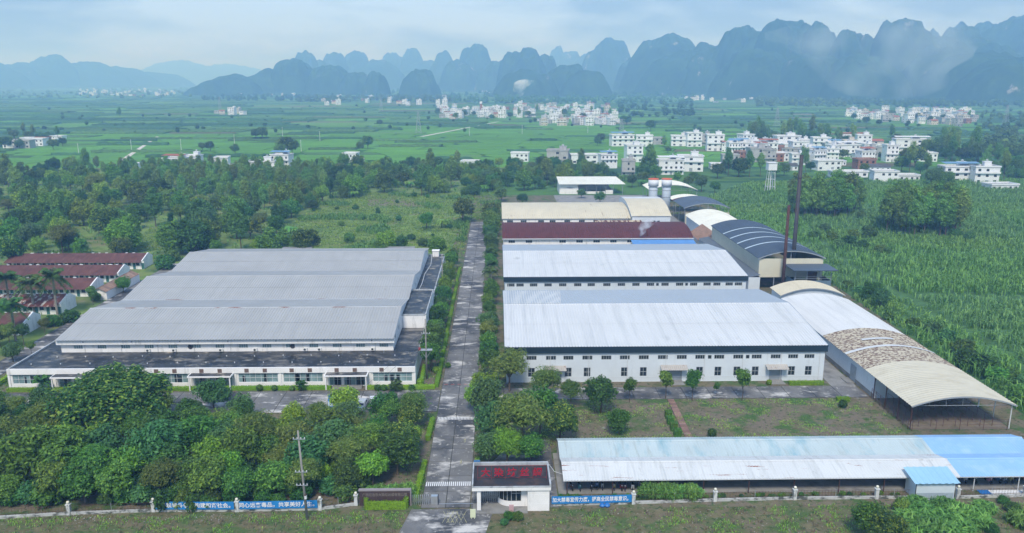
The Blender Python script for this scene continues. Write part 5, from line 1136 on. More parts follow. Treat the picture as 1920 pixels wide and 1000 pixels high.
# rows of round trees along the road
for k, y in enumerate((159, 165, 172, 178.5, 186, 192, 200, 208, 217, 227, 238, 250, 258)):
    tree('ball', -14.2 + RG.uniform(-.5, .3), y, RG.uniform(1.05, 1.35), 'round-crowned tree in the bed between the factory and road', 'round trees between factory and road', name='round_tree')
y_ = 153
for k, (y, kd, s) in enumerate(((156, 'ball', 1.0), (162, 'ball', 1.0), (168, 'ball', .9), (173, 'small', 1.2), (178, 'ball', .9), (184, 'broad', .62), (189, 'broad', .55), (197, 'ball', .85), (203, 'ball', .8), (210, 'ball', 1.0), (217, 'ball', 1.0), (226, 'palm', .8), (236, 'palm', .75), (247, 'ball', 1.0), (254, 'palm', .8), (262, 'dense', .6), (270, 'dense', .7), (278, 'dense', .8), (287, 'dense', .8), (296, 'broad', .8), (306, 'broad', .9), (318, 'broad', .9), (330, 'mango', .8), (342, 'mango', .9))):
    tree(kd, -1.9 + RG.uniform(-.5, .4), y, s * 1.22, {'palm': 'palm tree in the planted strip beside the white warehouses', 'small': 'slender tree in the planted strip beside the big warehouse'}.get(kd, 'leafy tree in the planted strip ' + ('beside the big white warehouse' if y < 197 else 'beside the second white warehouse' if y < 256 else 'beside the brown barrel roof' if y < 302 else 'beside the cream barrel roof')), 'trees between road and warehouses', name='palm_tree' if kd == 'palm' else 'roadside_tree', cat='palm' if kd == 'palm' else 'tree')
for kd, px, py, s, lb in (('fresh', 648, 790, 1.05, 'tall bright tree rising over the yard beside the blue van'), ('broad', 725, 800, .95, 'leafy tree half hiding the white car in the yard'), ('feather', 775, 795, .9, 'feathery tree at the yard corner by the road'), ('dense', 455, 790, .8, 'round tree at the yard edge beside the dark blue-green one')): x, y = gp(px, py); tree(kd, x, y, s, lb)
# trees right of the gate
RL = [('broad', 915, 790, 1.0, 'dark leafy tree at the road edge beside the second crossing'), ('broad', 925, 830, .95, 'dark leafy tree on the road edge between crossing and gatehouse'), ('fresh', 905, 745, .95, 'tall green tree at the road edge opposite the factory corner'),
      ('feather', 955, 735, 1.35, 'tall blue-green feathery tree before the warehouse corner'), ('feather', 980, 845, 1.5, 'broad olive tree in the middle of the clump behind the gatehouse'), ('fresh', 1012, 815, 1.25, 'spreading bright tree at the clump edge toward the lawn'),
      ('mango', 1050, 828, .82, 'glossy round tree with pale tips at the corner of the bike shed'), ('willow', 950, 868, .95, 'light green drooping tree right behind the gatehouse'), ('dense', 995, 872, .80, 'very dark round tree behind the gatehouse near the shed'), ('broad', 918, 868, .75, 'low leafy tree by the road right behind the gatehouse'), ('feather', 1020, 758, 1.0, 'slim olive tree before the first warehouse door'), ('fresh', 890, 775, .8, 'small green tree on the right verge of the road')]
for kd, px, py, s, lb in RL: x, y = gp(px, py); tree(kd, x, y, s, lb)
AL = [('feather', 1070, 765, .72, 'small feathery tree between first and second warehouse trees'), ('broad', 1127, 775, 1.0, 'largest leafy tree on the lawn before the big warehouse'), ('small', 1180, 755, .95, 'slim lollipop tree next to the largest lawn tree'), ('small', 1248, 748, 1.1, 'lollipop tree beside the middle warehouse door'), ('small', 1298, 752, 1.15, 'lollipop tree right of the middle warehouse door canopy'), ('small', 1391, 752, 1.15, 'lollipop tree standing alone toward the warehouse end door'), ('small', 1343, 742, .5, 'tiny sapling on the warehouse yard edge'), ('dense', 1160, 815, .72, 'low round bright bush-like tree on the lawn behind the bike shed')]
for kd, px, py, s, lb in AL: x, y = gp(px, py); tree(kd, x, y, s, lb, var=0 if kd == 'small' else None)
# reeds and weeds at the fence before the bike shed
t6 = [(gp(1212 + k * 8.0, 930)) for k in range(12)]
for x, y in t6: tree('reed', x, y - .5 + RG.uniform(-.4, .4), .62, 'tall green reed clump between the fence and bike shed', 'reed clumps before the bike shed', name='reed_clump', cat='reeds', sz=.95)
for k in range(16): tree('bush', RG.uniform(9, 20), RG.uniform(105.3, 106.4), RG.uniform(.25, .4), 'low green weed bush behind the gatehouse-side banner', 'weed bushes behind the banner', name='weed_bush', cat='shrub')
for k in range(34): tree('bush', RG.uniform(21, 60), RG.uniform(105.8, 106.6), RG.uniform(.18, .32), 'low weed bush along the fence before the bike shed', 'weed bushes along the fence', name='weed_bush', cat='shrub')
for px, py, s in ((955, 975, .55), (972, 975, .5), (945, 985, .4)): x, y = gp(px, py); tree('bush', x, y, s, 'leafy bush growing in front of the gatehouse', 'bushes before the gatehouse', name='shrub', cat='shrub')
for i, (px, py, kd, s) in enumerate([(1625, 1010, 'dense', .85), (1660, 1030, 'mango', .6), (1700, 985, 'reed', 1.0), (1730, 975, 'reed', 1.1), (1765, 985, 'reed', 1.1), (1795, 975, 'reed', 1.0), (1690, 960, 'bush', .8), (1720, 950, 'reed', .8), (1770, 960, 'reed', .9), (1830, 985, 'reed', .9), (1740, 1005, 'reed', 1.1), (1790, 1005, 'reed', 1.2), (1860, 1000, 'bush', .6), (1900, 960, 'bush', .7), (1880, 945, 'bush', .5), (1845, 960, 'reed', .8), (1915, 985, 'reed', .8), (1700, 1015, 'reed', 1.0)]):
    x, y = gp(px, py); tree(kd, x, y, s, {'reed': 'rank grassy clump on the verge below the blue-roofed hut', 'bush': 'leafy bush on the verge below the blue-roofed hut', 'dense': 'round dark bush on the verge below the hut', 'mango': 'yellow-tipped bush on the verge below the hut'}[kd], 'rank growth below the hut', name={'reed': 'reed_clump'}.get(kd, 'shrub'), cat='reeds' if kd == 'reed' else 'shrub')
# palms, bushes and small trees by the dormitories
for k, (px, py, s) in enumerate(((65, 590, 1.55), (108, 592, 1.55), (20, 585, 1.5), (30, 640, 1.45))): x, y = gp(px, py); tree('palm', x, y, s, 'tall royal palm standing among the dormitory rows', 'royal palms among the dormitories', name='royal_palm', cat='palm')
for i, (px, py, kd, s) in enumerate([(85, 628, 'small', .95), (100, 612, 'bush', 1.3), (135, 605, 'bush', 1.4), (45, 650, 'small', 1.1), (20, 655, 'small', 1.2), (175, 572, 'small', 1.0), (232, 550, 'dense', .75), (180, 565, 'bush', 1.0), (310, 505, 'bush', 1.9), (325, 490, 'bush', 1.6), (372, 475, 'fresh', .8), (12, 610, 'broad', .9), (0, 650, 'broad', .8), (25, 680, 'broad', .6), (60, 668, 'small', .7)]):
    x, y = gp(px, py); tree(kd, x, y, s, 'leafy tree or shrub between the dormitories and side lane', 'greenery between dormitories and lane', name='broadleaf_tree' if kd != 'bush' else 'shrub', cat='tree' if kd != 'bush' else 'shrub')

# ================================================================ woods behind the compound
meadow = poly([gp(*p) for p in ((500, 470), (560, 420), (600, 385), (690, 365), (905, 372), (935, 400), (905, 420), (885, 465))])
glade = poly([gp(*p) for p in ((250, 470), (280, 430), (360, 425), (390, 470))])
dense_l = poly([(-118, 264), (-60, 262), (-12, 262), (-12, 420), (70, 470), (60, 560), (-330, 560), (-330, 275)])
def fb(x, y): return dense_l(x, y) and not meadow(x, y) and not glade(x, y) and not (-12.5 < x < 0 and y < 345)
WL = dict(broad='broad dark tree in the woods behind the factory', dense='round-crowned tree in the woods behind the factory', mango='glossy tree with pale tips in the woods behind the factory', feather='olive feathery tree in the woods behind the factory', fresh='bright green tree in the woods behind the factory', euc='slender upright tree in the woods behind the factory', pine='dark conical tree in the woods behind the factory', bush='shrub on the overgrown ground behind the factory', banana='banana clump at the edge of the woods')
PK = dict(broad='wood', dense='wood', euc='copse')
def wood_label(k, x, y, s):
    lk = dict(broad='broad bushy tree', dense='round-crowned tree', mango='glossy pale-tipped tree', feather='olive feathery tree', fresh='bright green tree', euc='slender upright tree', pine='dark conical tree')[k]
    pl = ('close behind the dormitory rows' if x < -105 and y < 300 else 'behind the tiled house and dormitories' if x < -105 and y < 350 else 'right behind the grey factory roofs' if y < 310 and x < -30 else 'near the far end of the road' if x > -30 and y < 400
          else 'around the white houses behind the woods' if y > 490 and x < -60 else 'behind the overgrown meadow' if x > -110 else 'deep in the woods beside the plantation stand')
    return ('large ' if s > 1.4 else 'smaller ' if s < 1.15 else '') + lk + ' ' + pl
stand = poly([gp(*p) for p in ((150, 330), (420, 395), (600, 395), (620, 330), (560, 315), (200, 310))])
n_ = 0
for x, y in scatter(380, fb, -320, 70, 262, 556, 6.8, 21):
    if abs(x) > .72 * y + 20: continue
    if stand(x, y): k, s = 'euc', RG.uniform(.85, 1.1)
    else: k, s = RG.choices(['broad', 'dense', 'mango', 'feather', 'fresh', 'euc', 'pine'], [6, 5, 1.6, 1.2, 2, 1.6, .5])[0], RG.uniform(1.05, 1.65)
    if y > 470: s *= .85
    if k == 'mango': s *= .8
    tree(PK.get(k, k), x, y, s * (.92 if k in PK else 1), wood_label(k, x, y, s), 'trees of the woods behind the factory', name={'euc': 'slender_tree', 'pine': 'conical_tree', 'feather': 'feathery_tree', 'dense': 'round_tree', 'mango': 'glossy_tree'}.get(k, 'woodland_tree')); n_ += 1
for x, y in scatter(110, lambda x, y: stand(x, y), -320, 0, 330, 520, 4.6, 22): tree('copse', x, y, RG.uniform(.8, 1.1), 'slender pale-green plantation tree ' + ('in the rear rank before the white houses' if y > 440 else 'above the dormitory rows' if x < -150 else 'in the front rank facing the grey roofs' if y < 370 else 'in the thick of the packed stand'), 'trees of the plantation stand', name='plantation_tree')
for x, y in scatter(190, lambda x, y: fb(x, y) and min((x - a) ** 2 + (y - c) ** 2 for a, c in TREES) > 10, -320, 70, 262, 540, 6.0, 23):
    if abs(x) < .72 * y + 20: tree('wood', x, y, RG.uniform(.6, .95), 'bushy understorey tree filling a gap ' + wood_label('broad', x, y, 1.2).split('tree ')[1], 'understorey of the woods behind the factory', name='understorey_tree')
# explicit trees around the meadow
for kd, px, py, s, lb in [('mango', 868, 418, 1.25, 'big glossy tree at the far end of the road beside the meadow'), ('broad', 800, 430, .95, 'dark round tree alone at the meadow edge'), ('dense', 735, 360, 1.2, 'rounded tree at the back of the meadow'), ('bush', 655, 455, 1.5, 'tall shrub standing in the meadow grass behind the factory'), ('mango', 470, 448, 1.1, 'tall glossy tree by the meadow corner behind the factory'), ('broad', 385, 440, 1.35, 'large dark tree behind the grey factory roof'), ('mango', 205, 450, 1.5, 'large tree with yellowish tips above the dormitories'), ('pine', 322, 428, .95, 'dark conical tree between two large trees behind the factory'), ('dense', 30, 440, 1.5, 'large tree at the woodland edge above the dormitories'), ('mango', 20, 500, 1.3, 'yellow-green tipped tree beside the dormitory roofs'), ('broad', 60, 470, 1.3, 'dark tree right behind the dormitory rows'), ('broad', 130, 470, 1.2, 'dark leafy tree close behind the rearmost dormitory'), ('fresh', 373, 472, .75, 'bright small tree at the rear corner of the factory'), ('bush', 795, 462, 1.4, 'dark bush just behind the factory roof near the road'), ('dense', 1090, 372, .85, 'leafy tree before the open white shed'), ('dense', 1125, 382, .95, 'round tree before the open white shed, nearer the towers'), ('broad', 980, 385, .9, 'dark tree behind the cream workshop roof')]:
    x, y = gp(px, py); tree(kd, x, y, s, lb)
for px, py in ((530, 440), (545, 445), (515, 440), (620, 372), (740, 352), (765, 352), (790, 352), (660, 372), (830, 428), (905, 360), (920, 355), (1165, 340), (1200, 350), (945, 350)):
    for q in range(2): x, y = gp(px + q * 6, py); tree('banana', x, y, 1.5, WL['banana'], 'banana clumps at the edge of the woods', name='banana_clump', cat='banana plant')
for x, y in scatter(22, meadow, -140, 0, 260, 420, 8, 31):
    if y > 275 and not (-12.5 < x < -2): tree('bush', x, y, RG.uniform(.4, 1.1), WL['bush'], 'shrubs on the meadow', name='shrub', cat='shrub')
BK = [(1030, 330, 'broad', 1.1), (1060, 338, 'dense', 1.2), (1120, 335, 'broad', 1.1), (1150, 340, 'dense', 1.0), (1215, 330, 'mango', 1.5), (1205, 345, 'broad', 1.1), (1185, 352, 'broad', 1.0), (960, 335, 'broad', 1.0), (1010, 350, 'dense', 1.0), (1040, 352, 'feather', .9), (1085, 340, 'euc', .9), (1270, 345, 'fresh', 1.0), (1290, 352, 'broad', 1.0), (1315, 360, 'broad', 1.2), (1340, 362, 'dense', 1.0), (1300, 342, 'broad', .9), (930, 360, 'dense', 1.1), (940, 378, 'mango', .9), (915, 345, 'broad', 1.1), (985, 345, 'mango', .9)]
for px, py, kd, s in BK: x, y = gp(px, py); tree(kd, x, y, s, 'leafy tree between the works sheds and village houses', 'trees between works and village')
# right-hand cane country
for i, (px, py, n, sp) in enumerate(((1530, 404, 26, 9), (1575, 402, 12, 7), (1722, 436, 24, 9), (1700, 424, 12, 7), (1790, 438, 4, 6))):
    for q in range(n):
        x, y = gp(px, py); a = RG.uniform(0, 6.28); r_ = math.sqrt(RG.random()) * sp
        tree('copse', x + r_ * math.cos(a) * 1.5, y + r_ * math.sin(a) * 1.3, RG.uniform(1.2, 1.55), ['slender tree in the rounded copse beside the tall smokestack', 'slender tree at the side of the rounded copse beside the smokestack', 'slender tree in the copse standing alone in the cane field', 'slender tree at the back of the copse in the cane field', 'slender tree straggling beside the cane-field copse'][i], ['copse beside the smokestack', 'copse edge beside the smokestack', 'copse in the cane field', 'copse rear in the cane field', 'stragglers at the cane-field copse'][i], name='copse_tree')
for px, py, s in ((1525, 450, 1.6), (1560, 452, 1.5), (1590, 462, 1.7), (1615, 470, 1.6), (1630, 445, 1.9), (1648, 478, 1.4), (1570, 468, 1.5), (1600, 448, 1.5), (1615, 410, 1.3), (1665, 480, 1.2), (1790, 445, 1.6), (1815, 452, 1.4), (1545, 435, 1.5)):
    x, y = gp(px, py); tree('bush', x, y, s, 'dark shrub mound in the cane field past the smokestacks', 'shrub mounds in the cane field', name='shrub', cat='shrub')
for px, py, kd, s in ((1625, 568, 'dense', 1.0), (1640, 580, 'broad', .8), (1600, 555, 'bush', 1.2), (1735, 632, 'bush', 1.5), (1762, 645, 'bush', 1.4), (1790, 668, 'bush', 1.6), (1800, 690, 'bush', 1.6), (1830, 700, 'bush', 1.7), (1855, 720, 'bush', 1.6), (1700, 615, 'bush', 1.1), (1900, 760, 'bush', 1.6), (1880, 720, 'bush', 1.4), (1912, 735, 'bush', 1.5), (1655, 600, 'bush', 1.0), (1580, 540, 'bush', 1.0)):
    x, y = gp(px, py); tree(kd, x + 1.5, y, s, 'shrub or small tree growing along the arched shed beside the cane', 'greenery along the arched shed', name='shrub' if kd == 'bush' else 'broadleaf_tree', cat='shrub' if kd == 'bush' else 'tree')

# ================================================================ grasses and cane (uncountable)
canef = poly([(95.5, 105), (205, 105), (420, 470), (150, 470), (104.5, 400), (101, 300), (99.5, 212)])
shr = lambda x, y: .35 + .65 * min(1, max(0, (mnoise.noise(Vector((x * .03, y * .05, 1))) + .45) * 1.6))
def track(x, y):      # narrow paths between the cane blocks
    a = (y + .22 * x + 5 * math.sin(x * .035)) % 34; c = (x - .12 * y + 4 * math.sin(y * .03)) % 88
    return a < 3.2 or c < 2.4
def block_no(x, y): return int((y + .22 * x + 5 * math.sin(x * .035)) // 34) * 3 + int((x - .12 * y + 4 * math.sin(y * .03)) // 88)
CP = rand_pts(24500, lambda x, y: canef(x, y) and x < .72 * y + 25 and not track(x, y), 95, 420, 105, 470, 1, shr)
for q, (mk, h_, lb) in enumerate((('cane', 2.6, 'tall green cane filling most blocks right of the sheds'), ('cane2', 2.2, 'paler cane growing in blocks between the green ones'), ('reed', 1.7, 'younger light green cane in blocks right of the sheds'))):
    PP = [p for p in CP if (block_no(*p) * 7919 % 5 in ((0, 3), (1, 4), (2,))[q])]
    tufts('cane_field', PP, h_, mk, 6, .42, .12, .9, 2 + q, lb, 'cane', z=.02)
verge = poly([(-95, 84), (-15.5, 84), (-13, 103), (-95, 102)]); verge2 = poly([(1, 84), (95, 84), (95, 104.5), (8, 103)])
gn = lambda x, y: .08 + .92 * (mnoise.noise(Vector((x * .18, y * .25, 4))) > .08)
tufts('verge_grass', rand_pts(3000, lambda x, y: verge(x, y) or verge2(x, y), -95, 95, 92, 104, 2, gn), .32, 'grass', 6, .22, .035, .8, 4, 'short patchy grass on the verge outside the fence')
tufts('verge_weeds', rand_pts(700, lambda x, y: verge(x, y) or verge2(x, y), -95, 95, 92, 104, 5), .5, 'dry', 6, .2, .035, .9, 5, 'dry brown weeds scattered over the verge', 'weeds')
lawn = poly([(3, 122), (71, 122), (71, 142.8), (3, 142.8)])
tufts('lawn_grass', rand_pts(2400, lawn, 3, 71, 122, 143, 6, gn), .22, 'grass', 5, .25, .035, .9, 6, 'rough patchy lawn grass between the bike shed and warehouse')
tufts('lane_grass', rand_pts(2200, lambda x, y: (-103 < x < -98 and y < 215) or (-3.9 < x < -.2 and y > 150) or (-15.5 < x < -12.6), -104, 0, 112, 340, 7), .25, 'grass', 5, .25, .04, .9, 7, 'short grass in the strips beside lanes and road')
wild = poly([gp(*p) for p in ((480, 472), (560, 410), (600, 380), (690, 360), (930, 362), (945, 400), (884, 468))])
tufts('meadow_grass', rand_pts(7500, lambda x, y: (wild(x, y) or glade(x, y)) and not (-12 < x < -3 and y < 345), -260, 10, 258, 430, 8), .6, 'grass', 6, .45, .12, 1.1, 8, 'tall rough grass on the overgrown meadow behind the factory')
tufts('meadow_reeds', rand_pts(1300, lambda x, y: wild(x, y) and not (-12 < x < -3 and y < 345) and mnoise.noise(Vector((x * .05, y * .05, 2))) > .25, -140, 10, 262, 430, 9), 1.7, 'reed', 6, .4, .12, .8, 9, 'taller green reeds spreading across the overgrown meadow', 'reeds')
under = poly([(-330, 262), (-118, 262), (-118, 112), (-240, 112)])
tufts('underwood_grass', rand_pts(5000, lambda x, y: (dense_l(x, y) and not meadow(x, y) and not wild(x, y) and not glade(x, y)) or under(x, y), -330, 70, 112, 520, 10), 1.2, 'cane', 6, .5, .14, .8, 10, 'rank undergrowth between the trees behind the compound', 'undergrowth')
rg = np.random.default_rng(3); rub = []
for k in range(420):
    x, y = (rg.uniform(-60, -33), rg.normal(101.8, .6)) if k < 240 else (rg.uniform(-30, 60), rg.uniform(95, 103))
    if -15.5 < x < 1.5: continue
    s = rg.uniform(.04, .13); v = unit(rg.normal(size=(4, 3))) * s + np.array([x, y, .04 + s * .4]); rub.append((v, np.array([(0, 1, 2), (0, 2, 3), (0, 3, 1), (1, 3, 2)])))
tag(link('rubble', mesh_np('rubble', *join(*rub), mat('pale_rubble', (.5, .5, .48), .2, 2))), 'scattered pale rubble on the verge below the fence', 'rubble', kind='stuff')

# ================================================================ village houses
HM = dict(white=mat('village_white_render', (.74, .77, .80), .05, .3, .85, stains=[((.42, .43, .42), .58, .9, (.4, .4, .1))], pos=True),
          grey=mat('village_grey_render', (.40, .41, .41), .1, .3, .9, stains=[((.22, .22, .21), .5, .8, (.3, .3, .15))]),
          cream=mat('village_cream_render', (.58, .54, .46), .08, .3, .85), brick=mat('village_brick', (.30, .15, .10), .15, .8, .9))
RM = dict(slab=mat('village_roof_slab', (.30, .31, .31), .15, .3, .9, stains=[((.12, .12, .12), .5, .75, (.25, .25, .25))]), blue=mat('village_blue_roof', (.14, .27, .42), .08, .3, .6), red=mat('village_red_roof', (.32, .12, .08), .1, .4, .8), pale=mat('village_pale_roof', (.60, .62, .63), .08, .3, .7), dark=mat('village_dark_tile', (.09, .095, .10), .15, .6, .9))
tank_m = mat('steel_tank', (.55, .58, .6), .05, 1, .3, .4, metal=.5)
def house_proto(seed, w_, d_, fl, wall, roof, style):
    """wall with recessed windows, slab edges, parapet, stair head and tank; returns list of (name, mesh, loc, children)"""
    rg = random.Random(seed); fh = 3.2; hz = fh * fl; parts = []
    nx = max(2, int(w_ / 2.9)); ops = []; sp = w_ / nx
    for f in range(fl):
        for i in range(nx):
            if rg.random() < .12: continue
            if f == 0 and i == nx // 2: ops.append((sp * i + sp / 2 - .75, sp * i + sp / 2 + .75, .02, 2.3)); continue
            ops.append((sp * i + sp / 2 - .65, sp * i + sp / 2 + .65, f * fh + 1.0, f * fh + 2.45))
    ny = max(1, int(d_ / 4)); sops = [(d_ / ny * (i + .5) - .5, d_ / ny * (i + .5) + .5, f * fh + 1.1, f * fh + 2.3) for f in range(fl) for i in range(ny) if rg.random() < .6]
    x0, x1, y0, y1 = -w_ / 2, w_ / 2, 0, d_
    b = MB(); b.walls(x0, x1, y0, y1, 0, hz, front=ops, left=sops, right=[]); parts.append(('wall', b.mesh('wall', HM[wall]), (0, 0, 0), 0, []))
    for a, c, z0, z1 in ops:
        p = MB(); p.quad((-(c - a) / 2, .14, 0), ((c - a) / 2, .14, 0), ((c - a) / 2, .14, z1 - z0), (-(c - a) / 2, .14, z1 - z0))
        parts.append(('window' if z0 > .1 else 'door', p.mesh('window', glass if z0 > .1 else MATS['grey_shutter']), (x0 + (a + c) / 2, 0, z0), 0, []))
    for a, c, z0, z1 in sops:
        p = MB(); p.quad((-(c - a) / 2, .14, 0), ((c - a) / 2, .14, 0), ((c - a) / 2, .14, z1 - z0), (-(c - a) / 2, .14, z1 - z0)); parts.append(('window', p.mesh('window', glass), (x0, y1 - (a + c) / 2, z0), R(-90), []))
    for f in range(1, fl):
        if style != 'plain' and rg.random() < .35: b = MB(); b.box(x0 - .05, x1 + .05, y0 - 1.1, y0 - .004, f * fh - .16, f * fh + .02); b.box(x0 - .05, x1 + .05, y0 - 1.1, y0 - 1.02, f * fh + .02, f * fh + .8); parts.append(('balcony', b.mesh('balcony', HM['white' if wall != 'grey' else 'grey']), (0, 0, 0), 0, []))
    if style in ('flat', 'plain', 'stair', 'canopy'):
        b = MB(); b.box(x0 - .3, x1 + .3, y0 - .3, y1 + .3, hz, hz + .18); r_ = [('roof', b.mesh('roof', RM['slab']), (0, 0, 0), 0, [])]
        b = MB(); z = hz + .18
        for q in ((x0 - .3, x1 + .3, y0 - .3, y0 - .1), (x0 - .3, x1 + .3, y1 + .1, y1 + .3), (x0 - .3, x0 - .1, y0 - .1, y1 + .1), (x1 + .1, x1 + .3, y0 - .1, y1 + .1)): b.box(*q, z, z + .75)
        r_[0][4].append(('parapet', b.mesh('parapet', HM[wall]), (0, 0, 0), 0, [])); parts += r_
        if style != 'plain':
            sx = x0 + w_ * .55; b = MB(); b.box(sx, sx + 3.2, y1 - 3.6, y1 - .2, hz + .18, hz + 2.7); b.box(sx - .2, sx + 3.4, y1 - 3.8, y1, hz + 2.7, hz + 2.85); parts.append(('stair_head', b.mesh('stair_head', HM[wall]), (0, 0, 0), 0, []))
            b = MB(); b.lathe([(.55, hz + 2.85), (.55, hz + 3.9), (.2, hz + 4.15)], sx + 1.5, y1 - 2, 10); parts.append(('water_tank', b.mesh('water_tank', tank_m), (0, 0, 0), 0, []))
        if style == 'canopy':
            b = MB(); b.corr((x0 - .4, y0 - .4, hz + 2.3), (x1 + .4, y0 - .4, hz + 2.3), (x1 + .4, y1 - 3.9, hz + 3.0), (x0 - .4, y1 - 3.9, hz + 3.0), .8, .06); parts.append(('roof_canopy', b.mesh('roof_canopy', RM[roof]), (0, 0, 0), 0, []))
            b = MB()
            for x in (x0, 0, x1): b.tube((x, y0, hz), (x, y0, hz + 2.3), .06, n=5)
            parts.append(('canopy_posts', b.mesh('canopy_posts', grey_metal), (0, 0, 0), 0, []))
    else:
        b = MB(); b.corr((x0 - .4, y0 - .5, hz - .1), (x1 + .4, y0 - .5, hz - .1), (x1 + .4, d_ / 2, hz + 1.7), (x0 - .4, d_ / 2, hz + 1.7), .6, .06); b.corr((x0 - .4, y1 + .5, hz - .1), (x1 + .4, y1 + .5, hz - .1), (x1 + .4, d_ / 2, hz + 1.7), (x0 - .4, d_ / 2, hz + 1.7), .6, .06); parts.append(('roof', b.mesh('roof', RM[roof]), (0, 0, 0), 0, []))
        b = MB()
        for x in (x0, x1): b.add([(x, y0, hz), (x, y1, hz), (x, d_ / 2, hz + 1.65)], [(0, 1, 2)])
        parts.append(('gable', b.mesh('gable', HM[wall]), (0, 0, 0), 0, []))
    return dict(parts=parts, w=w_, h=hz)
SP = [(1, 11, 10, 3, 'white', 'slab', 'stair'), (2, 13, 9, 3, 'white', 'blue', 'canopy'), (3, 9.5, 10, 4, 'white', 'slab', 'stair'), (4, 12, 9, 2, 'white', 'slab', 'plain'), (5, 11, 9, 2, 'grey', 'slab', 'plain'), (6, 14, 8, 1, 'white', 'dark', 'gable'), (7, 10, 10, 3, 'grey', 'slab', 'stair'), (8, 12, 10, 3, 'white', 'red', 'canopy'), (9, 12, 8, 2, 'cream', 'red', 'gable'), (10, 10, 9, 2, 'brick', 'slab', 'plain'), (11, 15, 9, 3, 'white', 'pale', 'canopy'), (12, 9, 9, 3, 'cream', 'slab', 'stair'), (13, 15, 8, 1, 'white', 'slab', 'plain')]
HP = [house_proto(*s) for s in SP]
WORD = {1: 'single-storey', 2: 'two-storey', 3: 'three-storey', 4: 'four-storey'}; CW = dict(white='white', grey='grey', cream='cream', brick='red brick')
RW = dict(stair='flat roof and stair head', canopy='sheet canopy on its roof', plain='plain flat roof', gable='pitched roof')
HOUSES = []
def put(o, parts, parent, lean=False):
    for nm, me, loc, rz, ch in parts:
        if lean and nm == 'window' and False: continue
        c = bpy.data.objects.new(nm, me); COL.objects.link(c); c.parent = parent; c.location = loc; c.rotation_euler = (0, 0, rz)
        put(o, ch, c)
def house(i, x, y, wid, place, group, rz=None, hs=1.0):
    p = HP[i]; sp = SP[i]; o = bpy.data.objects.new('village_house', None); COL.objects.link(o); s = wid / p['w'] if wid else RG.uniform(.85, 1.15)
    o.location = (x, y, 0); o.rotation_euler = (0, 0, R(RG.uniform(-12, 12)) if rz is None else R(rz)); o.scale = (s, RG.uniform(.9, 1.1), hs * RG.uniform(.93, 1.04)); o.empty_display_size = 1
    tag(o, f'{WORD[sp[3]]} {CW[sp[4]]} house with {RW[sp[6]]} {place}', 'house', group); put(o, p['parts'], o); HOUSES.append((x, y)); return o
# houses nearest the works: cx px, base py, width px, kind
NEAR = [(1168, 275, 42, 1), (1208, 276, 30, 0), (1232, 272, 26, 4), (1276, 275, 34, 0), (1302, 276, 27, 2), (1322, 274, 22, 6), (1341, 284, 30, 2), (1385, 290, 34, 1), (1045, 309, 40, 6), (1096, 308, 50, 3), (1142, 316, 31, 1), (1190, 305, 30, 2), (1178, 332, 24, 6), (1258, 328, 46, 10), (1295, 322, 44, 0),
        (974, 304, 33, 3), (1410, 285, 34, 0), (1440, 292, 32, 7), (1478, 283, 42, 2), (1500, 290, 28, 0), (1425, 305, 36, 6), (1462, 304, 34, 3), (1500, 308, 30, 4), (1530, 300, 34, 3), (1555, 320, 44, 3), (1594, 333, 62, 12), (1625, 318, 32, 9), (1661, 342, 40, 3), (1700, 340, 42, 12), (1590, 295, 40, 10), (1565, 285, 34, 4), (1601, 274, 40, 7), (1637, 278, 34, 8), (1638, 288, 42, 3), (1710, 284, 55, 10), (1740, 304, 28, 3), (1672, 305, 20, 2), (1801, 343, 56, 1), (1849, 346, 38, 0), (1884, 358, 46, 12), (1540, 280, 30, 0), (1620, 300, 30, 5), (1650, 322, 34, 5), (1480, 320, 30, 5), (1370, 308, 30, 4), (1345, 318, 24, 12)]
for k, (px, py, wp, i) in enumerate(NEAR):
    x, y = gp(px, py); house(i, x, y, wp * math.hypot(x, y) / F, 'in the near village beyond the works' if px < 1500 else 'in the near village past the cane', 'houses of the near village', RG.uniform(-10, 10))
for k, (px, py, wp, i) in enumerate([(325, 325, 36, 7), (355, 322, 28, 0), (450, 332, 42, 3), (492, 332, 44, 0), (525, 318, 34, 1), (415, 315, 24, 3), (240, 318, 30, 12), (655, 306, 26, 3), (672, 309, 20, 12), (880, 312, 34, 12)]):
    x, y = gp(px, py); house(i, x, y, wp * math.hypot(x, y) / F, 'rising among the trees behind the woods', 'houses behind the woods', RG.uniform(-10, 10))
for k, (px, py, wp, i) in enumerate([(22, 278, 26, 3), (42, 279, 24, 4), (66, 274, 26, 3), (90, 268, 26, 12), (78, 272, 18, 9), (50, 272, 18, 3), (105, 262, 20, 12), (30, 270, 16, 5)]):
    x, y = gp(px, py); house(i, x, y, wp * math.hypot(x, y) / F, 'in the hamlet beside the green paddies', 'houses of the paddy hamlet', RG.uniform(-10, 10))
def cluster(name, n, px0, px1, py0, py1, seed, wpx, shape=None):
    rg = random.Random(seed); done = []; t_ = 0
    while len(done) < n and t_ < n * 80:
        t_ += 1; px, py = rg.uniform(px0, px1), rg.uniform(py0, py1)
        if shape and not shape(px, py): continue
        if any(abs(px - a) < wpx * .62 and abs(py - c) < 3.2 for a, c in done): continue
        done.append((px, py)); x, y = gp(px, py); house(rg.choices(range(13), [5, 3, 4, 3, 2.5, 1, 2, 2, 1, 1, 2, 1.5, 1])[0], x, y, rg.uniform(8, 12.5), name, 'houses ' + name, rg.uniform(-25, 25), rg.uniform(.75, 1.0))
cluster('packed into the near village lanes', 34, 1362, 1650, 276, 312, 12, 18, lambda a, c: c < 284 + (a - 1362) * .10 + 14 and c > 280 - (a - 1362) * .02)
cluster('in the brick chimney village', 34, 822, 945, 207, 224, 1, 10)
